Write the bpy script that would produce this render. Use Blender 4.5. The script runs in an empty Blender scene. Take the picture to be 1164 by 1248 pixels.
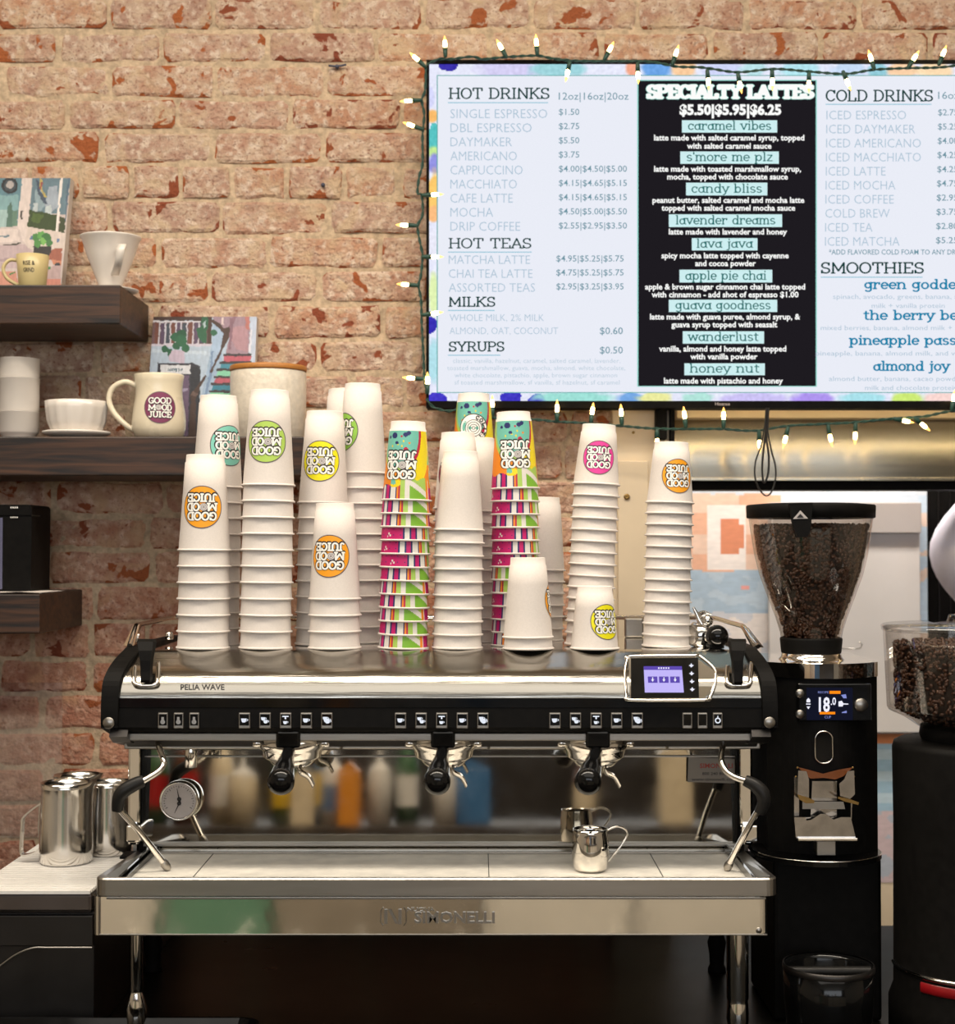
import bpy, bmesh, math, random
from mathutils import Vector, Matrix, noise as mnoise
PI = math.pi
sin, cos, tan, sqrt = math.sin, math.cos, math.tan, math.sqrt
S = bpy.context.scene
COL = S.collection
R = random.Random(7)

# ------------------------------------------------------------------ camera
FP = 1850.0            # focal length in pixels of the 1164 x 1248 frame
CX, CY, HOR = 582.0, 624.0, 665.0
CAMZ = 1.61
TH = math.atan((HOR - CY) / FP)
cam_d = bpy.data.cameras.new('camera')
cam = bpy.data.objects.new('camera', cam_d)
COL.objects.link(cam)
cam.location = (0, 0, CAMZ)
cam.rotation_euler = (PI / 2 + TH, 0, 0)
cam_d.sensor_fit = 'VERTICAL'
cam_d.sensor_height = 36.0
cam_d.lens = FP / 1248.0 * 36.0
cam_d.dof.use_dof = True
cam_d.dof.focus_distance = 2.36
cam_d.dof.aperture_fstop = 5.0
cam_d.clip_start = 0.05
S.camera = cam


def W(px, py, Y):
    """world point seen at photo pixel (px, py) at depth Y"""
    a = (px - CX) / FP
    b = (CY - py) / FP
    dy = cos(TH) - b * sin(TH)
    dz = sin(TH) + b * cos(TH)
    t = Y / dy
    return Vector((a * t, Y, CAMZ + dz * t))


def X(px, Y, py=HOR):
    return W(px, py, Y).x


def Z(py, Y):
    return W(CX, py, Y).z


def rgb(r, g, b):
    f = lambda c: (c / 255.0) / 12.92 if c / 255.0 <= 0.04045 else ((c / 255.0 + 0.055) / 1.055) ** 2.4
    return (f(r), f(g), f(b), 1.0)


# ------------------------------------------------------------------ world, lights, exposure
w = bpy.data.worlds.new('world')
S.world = w
w.use_nodes = True
w.node_tree.nodes['Background'].inputs[0].default_value = (0.80, 0.88, 1.0, 1)
w.node_tree.nodes['Background'].inputs[1].default_value = 1.2
S.view_settings.view_transform = 'Standard'
S.view_settings.look = 'None'
S.view_settings.exposure = 0.0
S.view_settings.gamma = 1.0
S.view_settings.use_curve_mapping = False


def area(name, loc, rot, sx, sy, power, color):
    d = bpy.data.lights.new(name, 'AREA')
    d.shape = 'RECTANGLE'
    d.size, d.size_y = sx, sy
    d.energy = power
    d.color = color
    o = bpy.data.objects.new(name, d)
    COL.objects.link(o)
    o.location = loc
    o.rotation_euler = rot
    return o


area('ceiling_lamp_customer_side', (0.3, 0.2, 3.15), (0.0, 0, 0), 3.6, 2.0, 40, (1.0, 0.94, 0.85))
area('hood_lip_fill', (0.82, 2.925, 1.878), (math.radians(30), 0, 0), 1.1, 0.012, 0.75, (1.0, 0.78, 0.44))  # added warm fill that brightens the hood lip; no lamp is seen there
area('ceiling_lamp_wall', (-0.4, 1.75, 3.15), (math.radians(14), 0, 0), 3.6, 0.35, 42, (1.0, 0.90, 0.76))
area('storefront_daylight', (0.2, -3.95, 2.35), (math.radians(82), 0, 0), 4.8, 1.4, 50, (0.93, 0.96, 1.0))
area('cabinet_front_fill', (0.0, 1.9, 3.12), (math.radians(-38), 0, 0), 2.4, 0.3, 46, (1.0, 0.88, 0.72))  # added fill aimed at the mirrored cabinet fronts, not a known lamp
area('kitchen_lamp', (0.75, 3.12, 2.55), (math.radians(12), 0, 0), 1.0, 0.12, 34, (1.0, 0.93, 0.86))


# ------------------------------------------------------------------ materials
def _new(name):
    m = bpy.data.materials.new(name)
    m.use_nodes = True
    nt = m.node_tree
    return m, nt, nt.nodes['Principled BSDF']


def N(nt, kind, **kw):
    n = nt.nodes.new(kind)
    for k, v in kw.items():
        setattr(n, k, v)
    return n


def mat(name, col, rough=0.5, metal=0.0, var=0.06, scale=60.0, bump=0.0, bscale=200.0, stretch=(1, 1, 1), coat=0.0, spec=0.5, rvar=0.08):
    """procedural principled material: noise varies colour and gloss, optional fine bump"""
    m, nt, p = _new(name)
    geo = N(nt, 'ShaderNodeNewGeometry')
    mp = N(nt, 'ShaderNodeMapping')
    mp.inputs['Scale'].default_value = stretch
    nt.links.new(geo.outputs['Position'], mp.inputs['Vector'])
    nz = N(nt, 'ShaderNodeTexNoise')
    nz.inputs['Scale'].default_value = scale
    nz.inputs['Detail'].default_value = 4
    nt.links.new(mp.outputs[0], nz.inputs['Vector'])
    rp = N(nt, 'ShaderNodeValToRGB')
    c = Vector(col[:3])
    rp.color_ramp.elements[0].position = 0.3
    rp.color_ramp.elements[1].position = 0.7
    rp.color_ramp.elements[0].color = (*(c * (1 - var)), 1)
    rp.color_ramp.elements[1].color = (*[min(1, v) for v in c * (1 + var)], 1)
    nt.links.new(nz.outputs['Fac'], rp.inputs[0])
    nt.links.new(rp.outputs[0], p.inputs['Base Color'])
    mr = N(nt, 'ShaderNodeMapRange')
    mr.inputs[3].default_value = max(0.0, rough - rvar * 0.5)
    mr.inputs[4].default_value = rough + rvar
    nt.links.new(nz.outputs['Fac'], mr.inputs[0])
    nt.links.new(mr.outputs[0], p.inputs['Roughness'])
    p.inputs['Metallic'].default_value = metal
    p.inputs['Specular IOR Level'].default_value = spec
    if coat:
        p.inputs['Coat Weight'].default_value = coat
    if bump:
        n2 = N(nt, 'ShaderNodeTexNoise')
        n2.inputs['Scale'].default_value = bscale
        n2.inputs['Detail'].default_value = 3
        nt.links.new(mp.outputs[0], n2.inputs['Vector'])
        b = N(nt, 'ShaderNodeBump')
        b.inputs['Strength'].default_value = bump
        b.inputs['Distance'].default_value = 0.002
        nt.links.new(n2.outputs['Fac'], b.inputs['Height'])
        nt.links.new(b.outputs[0], p.inputs['Normal'])
    return m


def emit(name, col, strength=1.0):
    m, nt, p = _new(name)
    p.inputs['Base Color'].default_value = (0.0, 0.0, 0.0, 1)
    p.inputs['Specular IOR Level'].default_value = 0.0
    p.inputs['Roughness'].default_value = 0.6
    nz = N(nt, 'ShaderNodeTexNoise')
    nz.inputs['Scale'].default_value = 300
    mx = N(nt, 'ShaderNodeMapRange')
    mx.inputs[3].default_value = strength * 0.97
    mx.inputs[4].default_value = strength * 1.03
    nt.links.new(nz.outputs['Fac'], mx.inputs[0])
    p.inputs['Emission Color'].default_value = col
    nt.links.new(mx.outputs[0], p.inputs['Emission Strength'])
    return m


def attr_mat(name, rough=0.6, emission=0.0, bump=0.0, nscale=80.0, var=0.1):
    """colour comes from the mesh's own 'paint' attribute (flat print), varied by noise"""
    m, nt, p = _new(name)
    a = N(nt, 'ShaderNodeAttribute', attribute_name='paint')
    nz = N(nt, 'ShaderNodeTexNoise')
    nz.inputs['Scale'].default_value = nscale
    nz.inputs['Detail'].default_value = 5
    geo = N(nt, 'ShaderNodeTexCoord')
    nt.links.new(geo.outputs['Object'], nz.inputs['Vector'])
    mr = N(nt, 'ShaderNodeMapRange')
    mr.inputs[3].default_value = 1 - var
    mr.inputs[4].default_value = 1 + var
    nt.links.new(nz.outputs['Fac'], mr.inputs[0])
    mx = N(nt, 'ShaderNodeVectorMath', operation='SCALE')
    nt.links.new(a.outputs['Color'], mx.inputs[0])
    nt.links.new(mr.outputs[0], mx.inputs['Scale'])
    if emission:
        p.inputs['Base Color'].default_value = (0, 0, 0, 1)
        p.inputs['Specular IOR Level'].default_value = 0.0
        nt.links.new(mx.outputs[0], p.inputs['Emission Color'])
        p.inputs['Emission Strength'].default_value = emission
    else:
        nt.links.new(mx.outputs[0], p.inputs['Base Color'])
    p.inputs['Roughness'].default_value = rough
    if bump:
        b = N(nt, 'ShaderNodeBump')
        b.inputs['Strength'].default_value = bump
        b.inputs['Distance'].default_value = 0.001
        nt.links.new(nz.outputs['Fac'], b.inputs['Height'])
        nt.links.new(b.outputs[0], p.inputs['Normal'])
    return m


def clear_mat(name, tint=(0.95, 0.95, 0.95, 1), gloss=0.10, edge=0.55):
    """thin clear plastic: see-through sheet with a fresnel reflection"""
    m = bpy.data.materials.new(name)
    m.use_nodes = True
    nt = m.node_tree
    nt.nodes.clear()
    out = N(nt, 'ShaderNodeOutputMaterial')
    tr = N(nt, 'ShaderNodeBsdfTransparent')
    tr.inputs[0].default_value = tint
    gl = N(nt, 'ShaderNodeBsdfGlossy')
    gl.inputs['Roughness'].default_value = 0.03
    lw = N(nt, 'ShaderNodeLayerWeight')
    lw.inputs[0].default_value = 0.35
    nz = N(nt, 'ShaderNodeTexNoise')
    nz.inputs['Scale'].default_value = 30
    mr = N(nt, 'ShaderNodeMapRange')
    mr.inputs[3].default_value = gloss
    mr.inputs[4].default_value = edge
    nt.links.new(lw.outputs['Facing'], mr.inputs[0])
    mm = N(nt, 'ShaderNodeMath', operation='MULTIPLY_ADD')
    nt.links.new(nz.outputs['Fac'], mm.inputs[0])
    mm.inputs[1].default_value = 0.03
    nt.links.new(mr.outputs[0], mm.inputs[2])
    mix = N(nt, 'ShaderNodeMixShader')
    nt.links.new(mm.outputs[0], mix.inputs[0])
    nt.links.new(tr.outputs[0], mix.inputs[1])
    nt.links.new(gl.outputs[0], mix.inputs[2])
    nt.links.new(mix.outputs[0], out.inputs[0])
    return m


def wood(name, c1, c2, rough=0.45):
    m, nt, p = _new(name)
    geo = N(nt, 'ShaderNodeNewGeometry')
    mp = N(nt, 'ShaderNodeMapping')
    mp.inputs['Scale'].default_value = (2.5, 30, 45)
    nt.links.new(geo.outputs['Position'], mp.inputs[0])
    nz = N(nt, 'ShaderNodeTexNoise')
    nz.inputs['Scale'].default_value = 2.2
    nz.inputs['Detail'].default_value = 8
    nz.inputs['Distortion'].default_value = 0.8
    nt.links.new(mp.outputs[0], nz.inputs[0])
    rp = N(nt, 'ShaderNodeValToRGB')
    rp.color_ramp.elements[0].position = 0.35
    rp.color_ramp.elements[0].color = c1
    rp.color_ramp.elements[1].position = 0.72
    rp.color_ramp.elements[1].color = c2
    nt.links.new(nz.outputs['Fac'], rp.inputs[0])
    nt.links.new(rp.outputs[0], p.inputs['Base Color'])
    p.inputs['Roughness'].default_value = rough
    b = N(nt, 'ShaderNodeBump')
    b.inputs['Strength'].default_value = 0.3
    b.inputs['Distance'].default_value = 0.001
    nt.links.new(nz.outputs['Fac'], b.inputs['Height'])
    nt.links.new(b.outputs[0], p.inputs['Normal'])
    return m


def brushed(name, col, rough):
    """steel brushed along x: highlights smear upright"""
    m = mat(name, col, rough, 1.0, 0.05, 30, stretch=(0.1, 0.1, 3))
    nt = m.node_tree
    p = nt.nodes['Principled BSDF']
    p.inputs['Anisotropic'].default_value = 1.0
    p.inputs['Anisotropic Rotation'].default_value = 0.25
    tg = N(nt, 'ShaderNodeTangent', direction_type='RADIAL', axis='Z')
    nt.links.new(tg.outputs[0], p.inputs['Tangent'])
    return m


M = {}
M['hoodsteel'] = mat('satin_hood_steel', (0.39, 0.37, 0.33), 0.13, 1.0, 0.04, 30, bump=0.12, bscale=400, stretch=(0.02, 1, 1), rvar=0.1)
M['pitcher'] = mat('soft_polished_steel', (0.78, 0.76, 0.73), 0.15, 1.0, 0.04, 20, rvar=0.06)
M['chrome'] = mat('polished_steel', (0.74, 0.71, 0.66), 0.06, 1.0, 0.03, 25, rvar=0.06)
M['mirror'] = mat('mirror_steel', (0.52, 0.49, 0.43), 0.035, 1.0, 0.10, 18, rvar=0.05)
M['wavy'] = mat('wavy_polished_steel', (0.88, 0.85, 0.78), 0.07, 1.0, 0.03, 20, bump=0.25, bscale=9, rvar=0.04)
M['steel'] = mat('satin_steel', (0.36, 0.335, 0.30), 0.32, 1.0, 0.05, 60, bump=0.05, bscale=300, stretch=(0.06, 1, 1))
M['tray'] = mat('tray_steel', (0.86, 0.82, 0.74), 0.42, 0.2, 0.12, 30, bump=0.3, bscale=500)
M['hood'] = brushed('brushed_hood_steel', (0.50, 0.46, 0.38), 0.22)
M['dark_steel'] = mat('dark_steel', (0.05, 0.046, 0.044), 0.35, 0.9, 0.1, 20)
M['black'] = mat('black_plastic', (0.006, 0.0055, 0.005), 0.5, 0, 0.2, 80, spec=0.07)
M['gloss_black'] = mat('gloss_black', (0.004, 0.004, 0.004), 0.08, 0, 0.2, 30, spec=0.3)
M['matt_black'] = mat('matt_black', (0.006, 0.0055, 0.005), 0.6, 0, 0.2, 80, spec=0.05)
M['rubber'] = mat('black_rubber', (0.014, 0.013, 0.012), 0.38, 0, 0.1, 80, spec=0.2)
M['paper'] = mat('white_cup_paper', rgb(214, 206, 199), 0.62, 0, 0.035, 420, bump=0.06, bscale=900, spec=0.25)
M['ceramic'] = mat('white_glazed_ceramic', rgb(222, 214, 205), 0.22, 0, 0.04, 15, coat=0.3)
M['cream_ceramic'] = mat('cream_glazed_ceramic', rgb(222, 210, 184), 0.25, 0, 0.06, 12, coat=0.3)
M['beige_ceramic'] = mat('beige_glazed_ceramic', rgb(196, 178, 128), 0.3, 0, 0.06, 30)
M['canister'] = mat('speckled_canister', rgb(212, 202, 186), 0.3, 0, 0.10, 110, bump=1.0, bscale=60)
M['lid_wood'] = mat('bamboo_lid', rgb(176, 116, 52), 0.45, 0, 0.14, 60, stretch=(1, 12, 12))
M['shelf'] = wood('dark_stained_wood', rgb(20, 13, 9), rgb(78, 50, 31))
M['white'] = mat('white_print', rgb(240, 238, 232), 0.5, 0, 0.02)
M['ink'] = mat('black_ink', rgb(28, 24, 24), 0.5, 0, 0.05)
M['grey_ink'] = mat('grey_ink', rgb(150, 142, 142), 0.5, 0, 0.05)
M['ring'] = mat('dark_ring_ink', rgb(92, 82, 84), 0.5, 0, 0.05)
M['cream_paint'] = mat('cream_painted_board', rgb(214, 196, 168), 0.5, 0, 0.05, 10, bump=0.1, bscale=60)
M['wire'] = mat('green_light_wire', rgb(28, 66, 54), 0.45, 0, 0.1, 200)
M['blackwire'] = mat('black_cable', rgb(24, 20, 16), 0.4, 0, 0.1, 200)
M['bulb'] = emit('warm_bulb_glow', (1.0, 0.66, 0.24, 1), 24.0)
M['bulb_tip'] = emit('warm_bulb_tip', (1.0, 0.48, 0.10, 1), 4.0)
M['mortar'] = mat('lime_mortar', rgb(194, 171, 143), 0.9, 0, 0.26, 90, bump=1.0, bscale=220, spec=0.1)
M['floor'] = mat('dark_floor', rgb(70, 62, 56), 0.4, 0, 0.1, 8)
M['wallpaint'] = mat('warm_wall_paint', rgb(196, 184, 166), 0.8, 0, 0.04, 5)
M['ceilpaint'] = mat('ceiling_paint', rgb(214, 206, 190), 0.85, 0, 0.04, 5)
M['counter'] = mat('black_counter_top', (0.005, 0.005, 0.0045), 0.28, 0, 0.3, 12, spec=0.10)
M['mat'] = mat('ribbed_white_mat', rgb(232, 228, 222), 0.4, 0, 0.04, 60)
M['napkin'] = mat('paper_napkin', rgb(214, 204, 196), 0.8, 0, 0.05, 40)
M['grille_dark'] = mat('slot_dark', (0.03, 0.026, 0.02), 0.5, 0.3, 0.1)
M['clear'] = clear_mat('clear_plastic')
M['clear_hopper'] = clear_mat('clear_hopper', (0.93, 0.90, 0.87, 1), 0.05, 0.5)
M['acrylic'] = clear_mat('clear_acrylic_sheet', (0.97, 0.96, 0.98, 1), 0.11, 0.45)


# ------------------------------------------------------------------ mesh builder
class MB:
    def __init__(s):
        s.v, s.f, s.m, s.s = [], [], [], []

    def add(s, vs, fs, mi=0, smooth=False):
        o = len(s.v)
        s.v += [tuple(v) for v in vs]
        for f in fs:
            s.f.append([i + o for i in f])
            s.m.append(mi)
            s.s.append(smooth)
        return s

    def box(s, x0, x1, y0, y1, z0, z1, mi=0, bev=0.0):
        if bev <= 0:
            vs = [(x, y, z) for z in (z0, z1) for y in (y0, y1) for x in (x0, x1)]
            s.add(vs, [(0, 2, 3, 1), (4, 5, 7, 6), (0, 1, 5, 4), (2, 6, 7, 3), (0, 4, 6, 2), (1, 3, 7, 5)], mi)
        else:
            bm = bmesh.new()
            bmesh.ops.create_cube(bm, size=1)
            for v in bm.verts:
                v.co = Vector(((x0 + x1) / 2 + v.co.x * (x1 - x0), (y0 + y1) / 2 + v.co.y * (y1 - y0), (z0 + z1) / 2 + v.co.z * (z1 - z0)))
            bmesh.ops.bevel(bm, geom=bm.edges[:], offset=bev, segments=2, affect='EDGES', profile=0.5)
            bm.verts.ensure_lookup_table()
            s.add([v.co.copy() for v in bm.verts], [[v.index for v in f.verts] for f in bm.faces], mi)
            bm.free()
        return s

    def lathe(s, prof, c=(0, 0, 0), axis=(0, 0, 1), n=32, mi=0, cap0=False, cap1=False, smooth=True, arc=None):
        """prof: list of (radius, height) along axis from c"""
        c = Vector(c)
        q = Vector((0, 0, 1)).rotation_difference(Vector(axis).normalized())
        vs, fs = [], []
        full = arc is None
        a0, a1 = (0, 2 * PI) if full else arc
        cnt = n if full else n + 1
        for r, h in prof:
            for k in range(cnt):
                a = a0 + (a1 - a0) * k / n
                vs.append(c + q @ Vector((r * cos(a), r * sin(a), h)))
        for i in range(len(prof) - 1):
            for k in range(n):
                k2 = (k + 1) % cnt
                fs.append((i * cnt + k, i * cnt + k2, (i + 1) * cnt + k2, (i + 1) * cnt + k))
        s.add(vs, fs, mi, smooth)
        if cap0:
            s.add(vs[:cnt], [list(range(cnt))[::-1]], mi)
        if cap1:
            s.add(vs[-cnt:], [list(range(cnt))], mi)
        return s

    def tube(s, pts, r, n=10, mi=0, cap=True, closed=False):
        pts = [Vector(p) for p in pts]
        m = len(pts)
        rs = r if isinstance(r, (list, tuple)) else [r] * m
        up = None
        vs, fs = [], []
        for i, p in enumerate(pts):
            if closed:
                t = pts[(i + 1) % m] - pts[i - 1]
            else:
                t = pts[min(i + 1, m - 1)] - pts[max(i - 1, 0)]
            t.normalize()
            if up is None:
                up = Vector((0, 0, 1)) if abs(t.z) < 0.9 else Vector((1, 0, 0))
            a = t.cross(up).normalized()
            b = a.cross(t).normalized()
            up = b
            for k in range(n):
                an = 2 * PI * k / n
                vs.append(p + (a * cos(an) + b * sin(an)) * rs[i])
        for i in range(m if closed else m - 1):
            j = (i + 1) % m
            for k in range(n):
                k2 = (k + 1) % n
                fs.append((i * n + k, i * n + k2, j * n + k2, j * n + k))
        s.add(vs, fs, mi, True)
        if cap and not closed:
            s.add(vs[:n], [list(range(n))[::-1]], mi)
            s.add(vs[-n:], [list(range(n))], mi)
        return s

    def prism(s, poly, d0, d1, plane='XZ', mi=0, smooth=False):
        """poly in 2D, extruded between d0 and d1 along the third axis"""
        def pt(a, b, d):
            return {'XZ': (a, d, b), 'YZ': (d, a, b), 'XY': (a, b, d)}[plane]
        n = len(poly)
        vs = [pt(a, b, d0) for a, b in poly] + [pt(a, b, d1) for a, b in poly]
        s.add(vs, [list(range(n))[::-1], [n + i for i in range(n)]], mi)
        s.add(vs, [(i, (i + 1) % n, n + (i + 1) % n, n + i) for i in range(n)], mi, smooth)
        return s

    def sphere(s, c, r, n=16, mi=0, sc=(1, 1, 1), rot=None):
        c = Vector(c)
        h = n // 2
        vs, fs = [], []
        for i in range(h + 1):
            ph = PI * i / h
            for k in range(n):
                a = 2 * PI * k / n
                v = Vector((sin(ph) * cos(a) * sc[0], sin(ph) * sin(a) * sc[1], cos(ph) * sc[2])) * r
                if rot:
                    v = rot @ v
                vs.append(c + v)
        for i in range(h):
            for k in range(n):
                k2 = (k + 1) % n
                fs.append((i * n + k, (i + 1) * n + k, (i + 1) * n + k2, i * n + k2))
        return s.add(vs, fs, mi, True)

    def build(s, name, mats, parent=None, origin=None, fix=True):
        me = bpy.data.meshes.new(name)
        o0 = Vector(origin) if origin is not None else Vector((0, 0, 0))
        me.from_pydata([tuple(Vector(v) - o0) for v in s.v], [], s.f)
        if not isinstance(mats, (list, tuple)):
            mats = [mats]
        for m in mats:
            me.materials.append(M[m] if isinstance(m, str) else m)
        me.polygons.foreach_set('material_index', s.m)
        me.polygons.foreach_set('use_smooth', s.s)
        me.update()
        if fix:
            bm = bmesh.new()
            bm.from_mesh(me)
            bmesh.ops.remove_doubles(bm, verts=bm.verts[:], dist=1e-5)
            bmesh.ops.recalc_face_normals(bm, faces=bm.faces[:])
            bm.to_mesh(me)
            bm.free()
        o = bpy.data.objects.new(name, me)
        COL.objects.link(o)
        if origin is not None:
            o.location = o0
        if parent is not None:
            o.parent = parent
            if origin is None:
                o.matrix_parent_inverse = WM(parent).inverted()
            else:
                o.matrix_parent_inverse = WM(parent).inverted()
        return o


def WM(o):
    m = Matrix.LocRotScale(o.location, o.rotation_euler, o.scale)
    if o.parent is not None:
        m = WM(o.parent) @ o.matrix_parent_inverse @ m
    return m


def empty(name, loc, label=None, cat=None, group=None):
    o = bpy.data.objects.new(name, None)
    COL.objects.link(o)
    o.location = loc
    o.empty_display_size = 0.05
    return tag(o, label, cat, group)


def tag(o, label=None, cat=None, group=None, kind=None):
    if label:
        o['label'] = label
    if cat:
        o['category'] = cat
    if group:
        o['group'] = group
    if kind:
        o['kind'] = kind
    return o


def dup(o, parent=None):
    c = o.copy()
    COL.objects.link(c)
    if parent is not None:
        c.parent = parent
    for ch in o.children:
        dup(ch, c)
    return c


def catmull(pts, sub=6, closed=False):
    pts = [Vector(p) for p in pts]
    n = len(pts)
    out = []
    for i in range(n if closed else n - 1):
        if closed:
            p0, p1, p2, p3 = pts[i - 1], pts[i], pts[(i + 1) % n], pts[(i + 2) % n]
        else:
            p0, p1, p2, p3 = pts[max(i - 1, 0)], pts[i], pts[i + 1], pts[min(i + 2, n - 1)]
        for k in range(sub):
            t = k / sub
            out.append(0.5 * ((2 * p1) + (p2 - p0) * t + (2 * p0 - 5 * p1 + 4 * p2 - p3) * t * t + (3 * p1 - p0 - 3 * p2 + p3) * t ** 3))
    if not closed:
        out.append(pts[-1])
    return out


# ------------------------------------------------------------------ lettering
def arc(cx, cy, rx, ry, a0, a1, n=12):
    return [(cx + rx * cos(math.radians(a0 + (a1 - a0) * i / n)), cy + ry * sin(math.radians(a0 + (a1 - a0) * i / n))) for i in range(n + 1)]


XH = 0.66
G = {
    'A': (0.86, [[(.06, 0), (.43, 1), (.80, 0)], [(.2, .34), (.66, .34)]]),
    'C': (0.86, [arc(.45, .5, .38, .5, 40, 320), [(.76, .98), (.76, .72)]]),
    'D': (0.92, [[(.16, 0), (.16, 1)], [(.04, 1), (.4, 1)] + arc(.4, .5, .42, .5, 90, -90) + [(.04, 0)]]),
    'E': (0.80, [[(.16, 0), (.16, 1)], [(.04, 1), (.7, 1), (.7, .78)], [(.16, .5), (.52, .5)], [(.04, 0), (.72, 0), (.72, .24)]]),
    'G': (0.92, [arc(.47, .5, .40, .5, 45, 345), [(.55, .42), (.94, .42)], [(.80, .42), (.80, .06)], [(.78, .98), (.78, .76)]]),
    'H': (0.96, [[(.16, 0), (.16, 1)], [(.80, 0), (.80, 1)], [(.16, .5), (.80, .5)]]),
    'I': (0.42, [[(.21, 0), (.21, 1)]]),
    'J': (0.66, [[(.46, 1), (.46, .25)] + arc(.26, .25, .2, .25, 0, -150, 8)]),
    'K': (0.92, [[(.16, 0), (.16, 1)], [(.16, .4), (.76, 1)], [(.34, .56), (.80, 0)]]),
    'L': (0.76, [[(.16, 0), (.16, 1)], [(.04, 0), (.68, 0), (.68, .28)]]),
    'M': (1.10, [[(.14, 0), (.14, 1), (.55, .2), (.96, 1), (.96, 0)]]),
    'N': (0.98, [[(.16, 0), (.16, 1), (.82, 0), (.82, 1)]]),
    'O': (0.94, [arc(.47, .5, .40, .5, 0, 360, 20)]),
    'P': (0.82, [[(.16, 0), (.16, 1)], [(.04, 1), (.45, 1)] + arc(.45, .74, .30, .26, 90, -90, 8) + [(.16, .48)]]),
    'R': (0.90, [[(.16, 0), (.16, 1)], [(.04, 1), (.45, 1)] + arc(.45, .74, .28, .26, 90, -90, 8) + [(.16, .48)], [(.46, .48), (.78, 0)]]),
    'S': (0.76, [arc(.37, .74, .28, .26, 30, 270, 10) + arc(.37, .24, .30, .24, 90, -150, 10), [(.62, .98), (.62, .76)], [(.09, .0), (.09, .26)]]),
    'T': (0.88, [[(.44, 0), (.44, 1)], [(.08, .76), (.08, 1), (.80, 1), (.80, .76)]]),
    'U': (0.94, [[(.16, 1), (.16, .35)] + arc(.47, .35, .31, .35, 180, 360, 10) + [(.78, 1)]]),
    'Y': (0.90, [[(.08, 1), (.44, .48), (.80, 1)], [(.44, .48), (.44, 0)]]),
    'a': (0.72, [arc(.32, .3, .25, .3, 0, 360, 14), [(.58, XH), (.58, .04), (.7, 0)]]),
    'b': (0.76, [[(.14, 1), (.14, 0)], arc(.40, .32, .25, .32, 0, 360, 14)]),
    'c': (0.64, [arc(.34, .33, .26, .33, 45, 320, 12), [(.56, .62), (.56, .46)]]),
    'd': (0.78, [[(.62, 1), (.62, 0)], arc(.36, .32, .25, .32, 0, 360, 14)]),
    'e': (0.66, [arc(.34, .33, .27, .33, 0, 315, 14), [(.08, .34), (.6, .34)]]),
    'g': (0.74, [arc(.32, .36, .24, .28, 0, 360, 14), [(.58, XH), (.58, -.1)] + arc(.34, -.1, .24, .2, 0, -150, 8)]),
    'h': (0.80, [[(.14, 0), (.14, 1)], [(.14, .4)] + arc(.40, .42, .24, .24, 150, 0, 8) + [(.64, 0)]]),
    'i': (0.36, [[(.18, 0), (.18, XH)], [(.18, .88), (.18, .98)]]),
    'j': (0.38, [[(.22, XH), (.22, -.1)] + arc(.06, -.1, .16, .18, 0, -120, 6), [(.22, .88), (.22, .98)]]),
    'k': (0.76, [[(.14, 0), (.14, 1)], [(.14, .22), (.58, XH)], [(.32, .40), (.64, 0)]]),
    'l': (0.36, [[(.18, 0), (.18, 1)]]),
    'm': (1.12, [[(.14, 0), (.14, XH)], [(.14, .4)] + arc(.36, .43, .2, .23, 150, 0, 6) + [(.56, 0)], [(.56, .4)] + arc(.77, .43, .2, .23, 150, 0, 6) + [(.97, 0)]]),
    'n': (0.80, [[(.14, 0), (.14, XH)], [(.14, .4)] + arc(.40, .42, .24, .24, 150, 0, 8) + [(.64, 0)]]),
    'o': (0.70, [arc(.35, .33, .27, .33, 0, 360, 16)]),
    'p': (0.78, [[(.14, XH), (.14, -.3)], arc(.42, .34, .25, .32, 0, 360, 14)]),
    'r': (0.60, [[(.14, 0), (.14, XH)], [(.14, .36)] + arc(.38, .42, .2, .22, 150, 50, 5), [(.52, .66), (.52, .48)]]),
    's': (0.60, [arc(.30, .49, .20, .17, 30, 270, 8) + arc(.30, .16, .22, .16, 90, -150, 8)]),
    't': (0.52, [[(.22, .88), (.22, .14)] + arc(.36, .14, .14, .14, 180, 300, 5), [(.06, XH), (.44, XH)]]),
    'u': (0.80, [[(.14, XH), (.14, .26)] + arc(.38, .26, .24, .26, 180, 360, 8), [(.62, XH), (.62, 0)]]),
    'v': (0.72, [[(.08, XH), (.36, 0), (.64, XH)]]),
    'w': (1.02, [[(.08, XH), (.28, 0), (.51, XH), (.74, 0), (.94, XH)]]),
    'y': (0.72, [[(.08, XH), (.36, .04)], [(.64, XH), (.30, -.2), (.14, -.28)]]),
    'z': (0.62, [[(.10, XH), (.54, XH), (.08, 0), (.56, 0)]]),
    "'": (0.22, [[(.11, 1), (.11, .78)]]),
    ' ': (0.42, []),
}
LEVELS_Y = (0.0, XH, 1.0, -0.3)


def strokes(text, serif=0.13, gap=0.04):
    """list of polylines in em units (cap height 1) and the total width"""
    x, out = 0.0, []
    for ch in text:
        wd, st = G[ch]
        for s in st:
            out.append([(a + x, b) for a, b in s])
            if serif > 0 and len(s) < 30:
                for p, q in ((s[0], s[1]), (s[-1], s[-2])):
                    if any(abs(p[1] - L) < .005 for L in LEVELS_Y) and abs(q[1] - p[1]) > .9 * abs(q[0] - p[0]) and abs(q[1] - p[1]) > .3:
                        lo, hi = (serif, serif)
                        if ch in 'hnmurpbkldi' and p[1] > 0.5:
                            lo, hi = serif * 1.1, 0.0
                        out.append([(p[0] - lo + x, p[1]), (p[0] + hi + x, p[1])])
        x += wd + gap
    return out, max(x - gap, 0.01)


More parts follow.
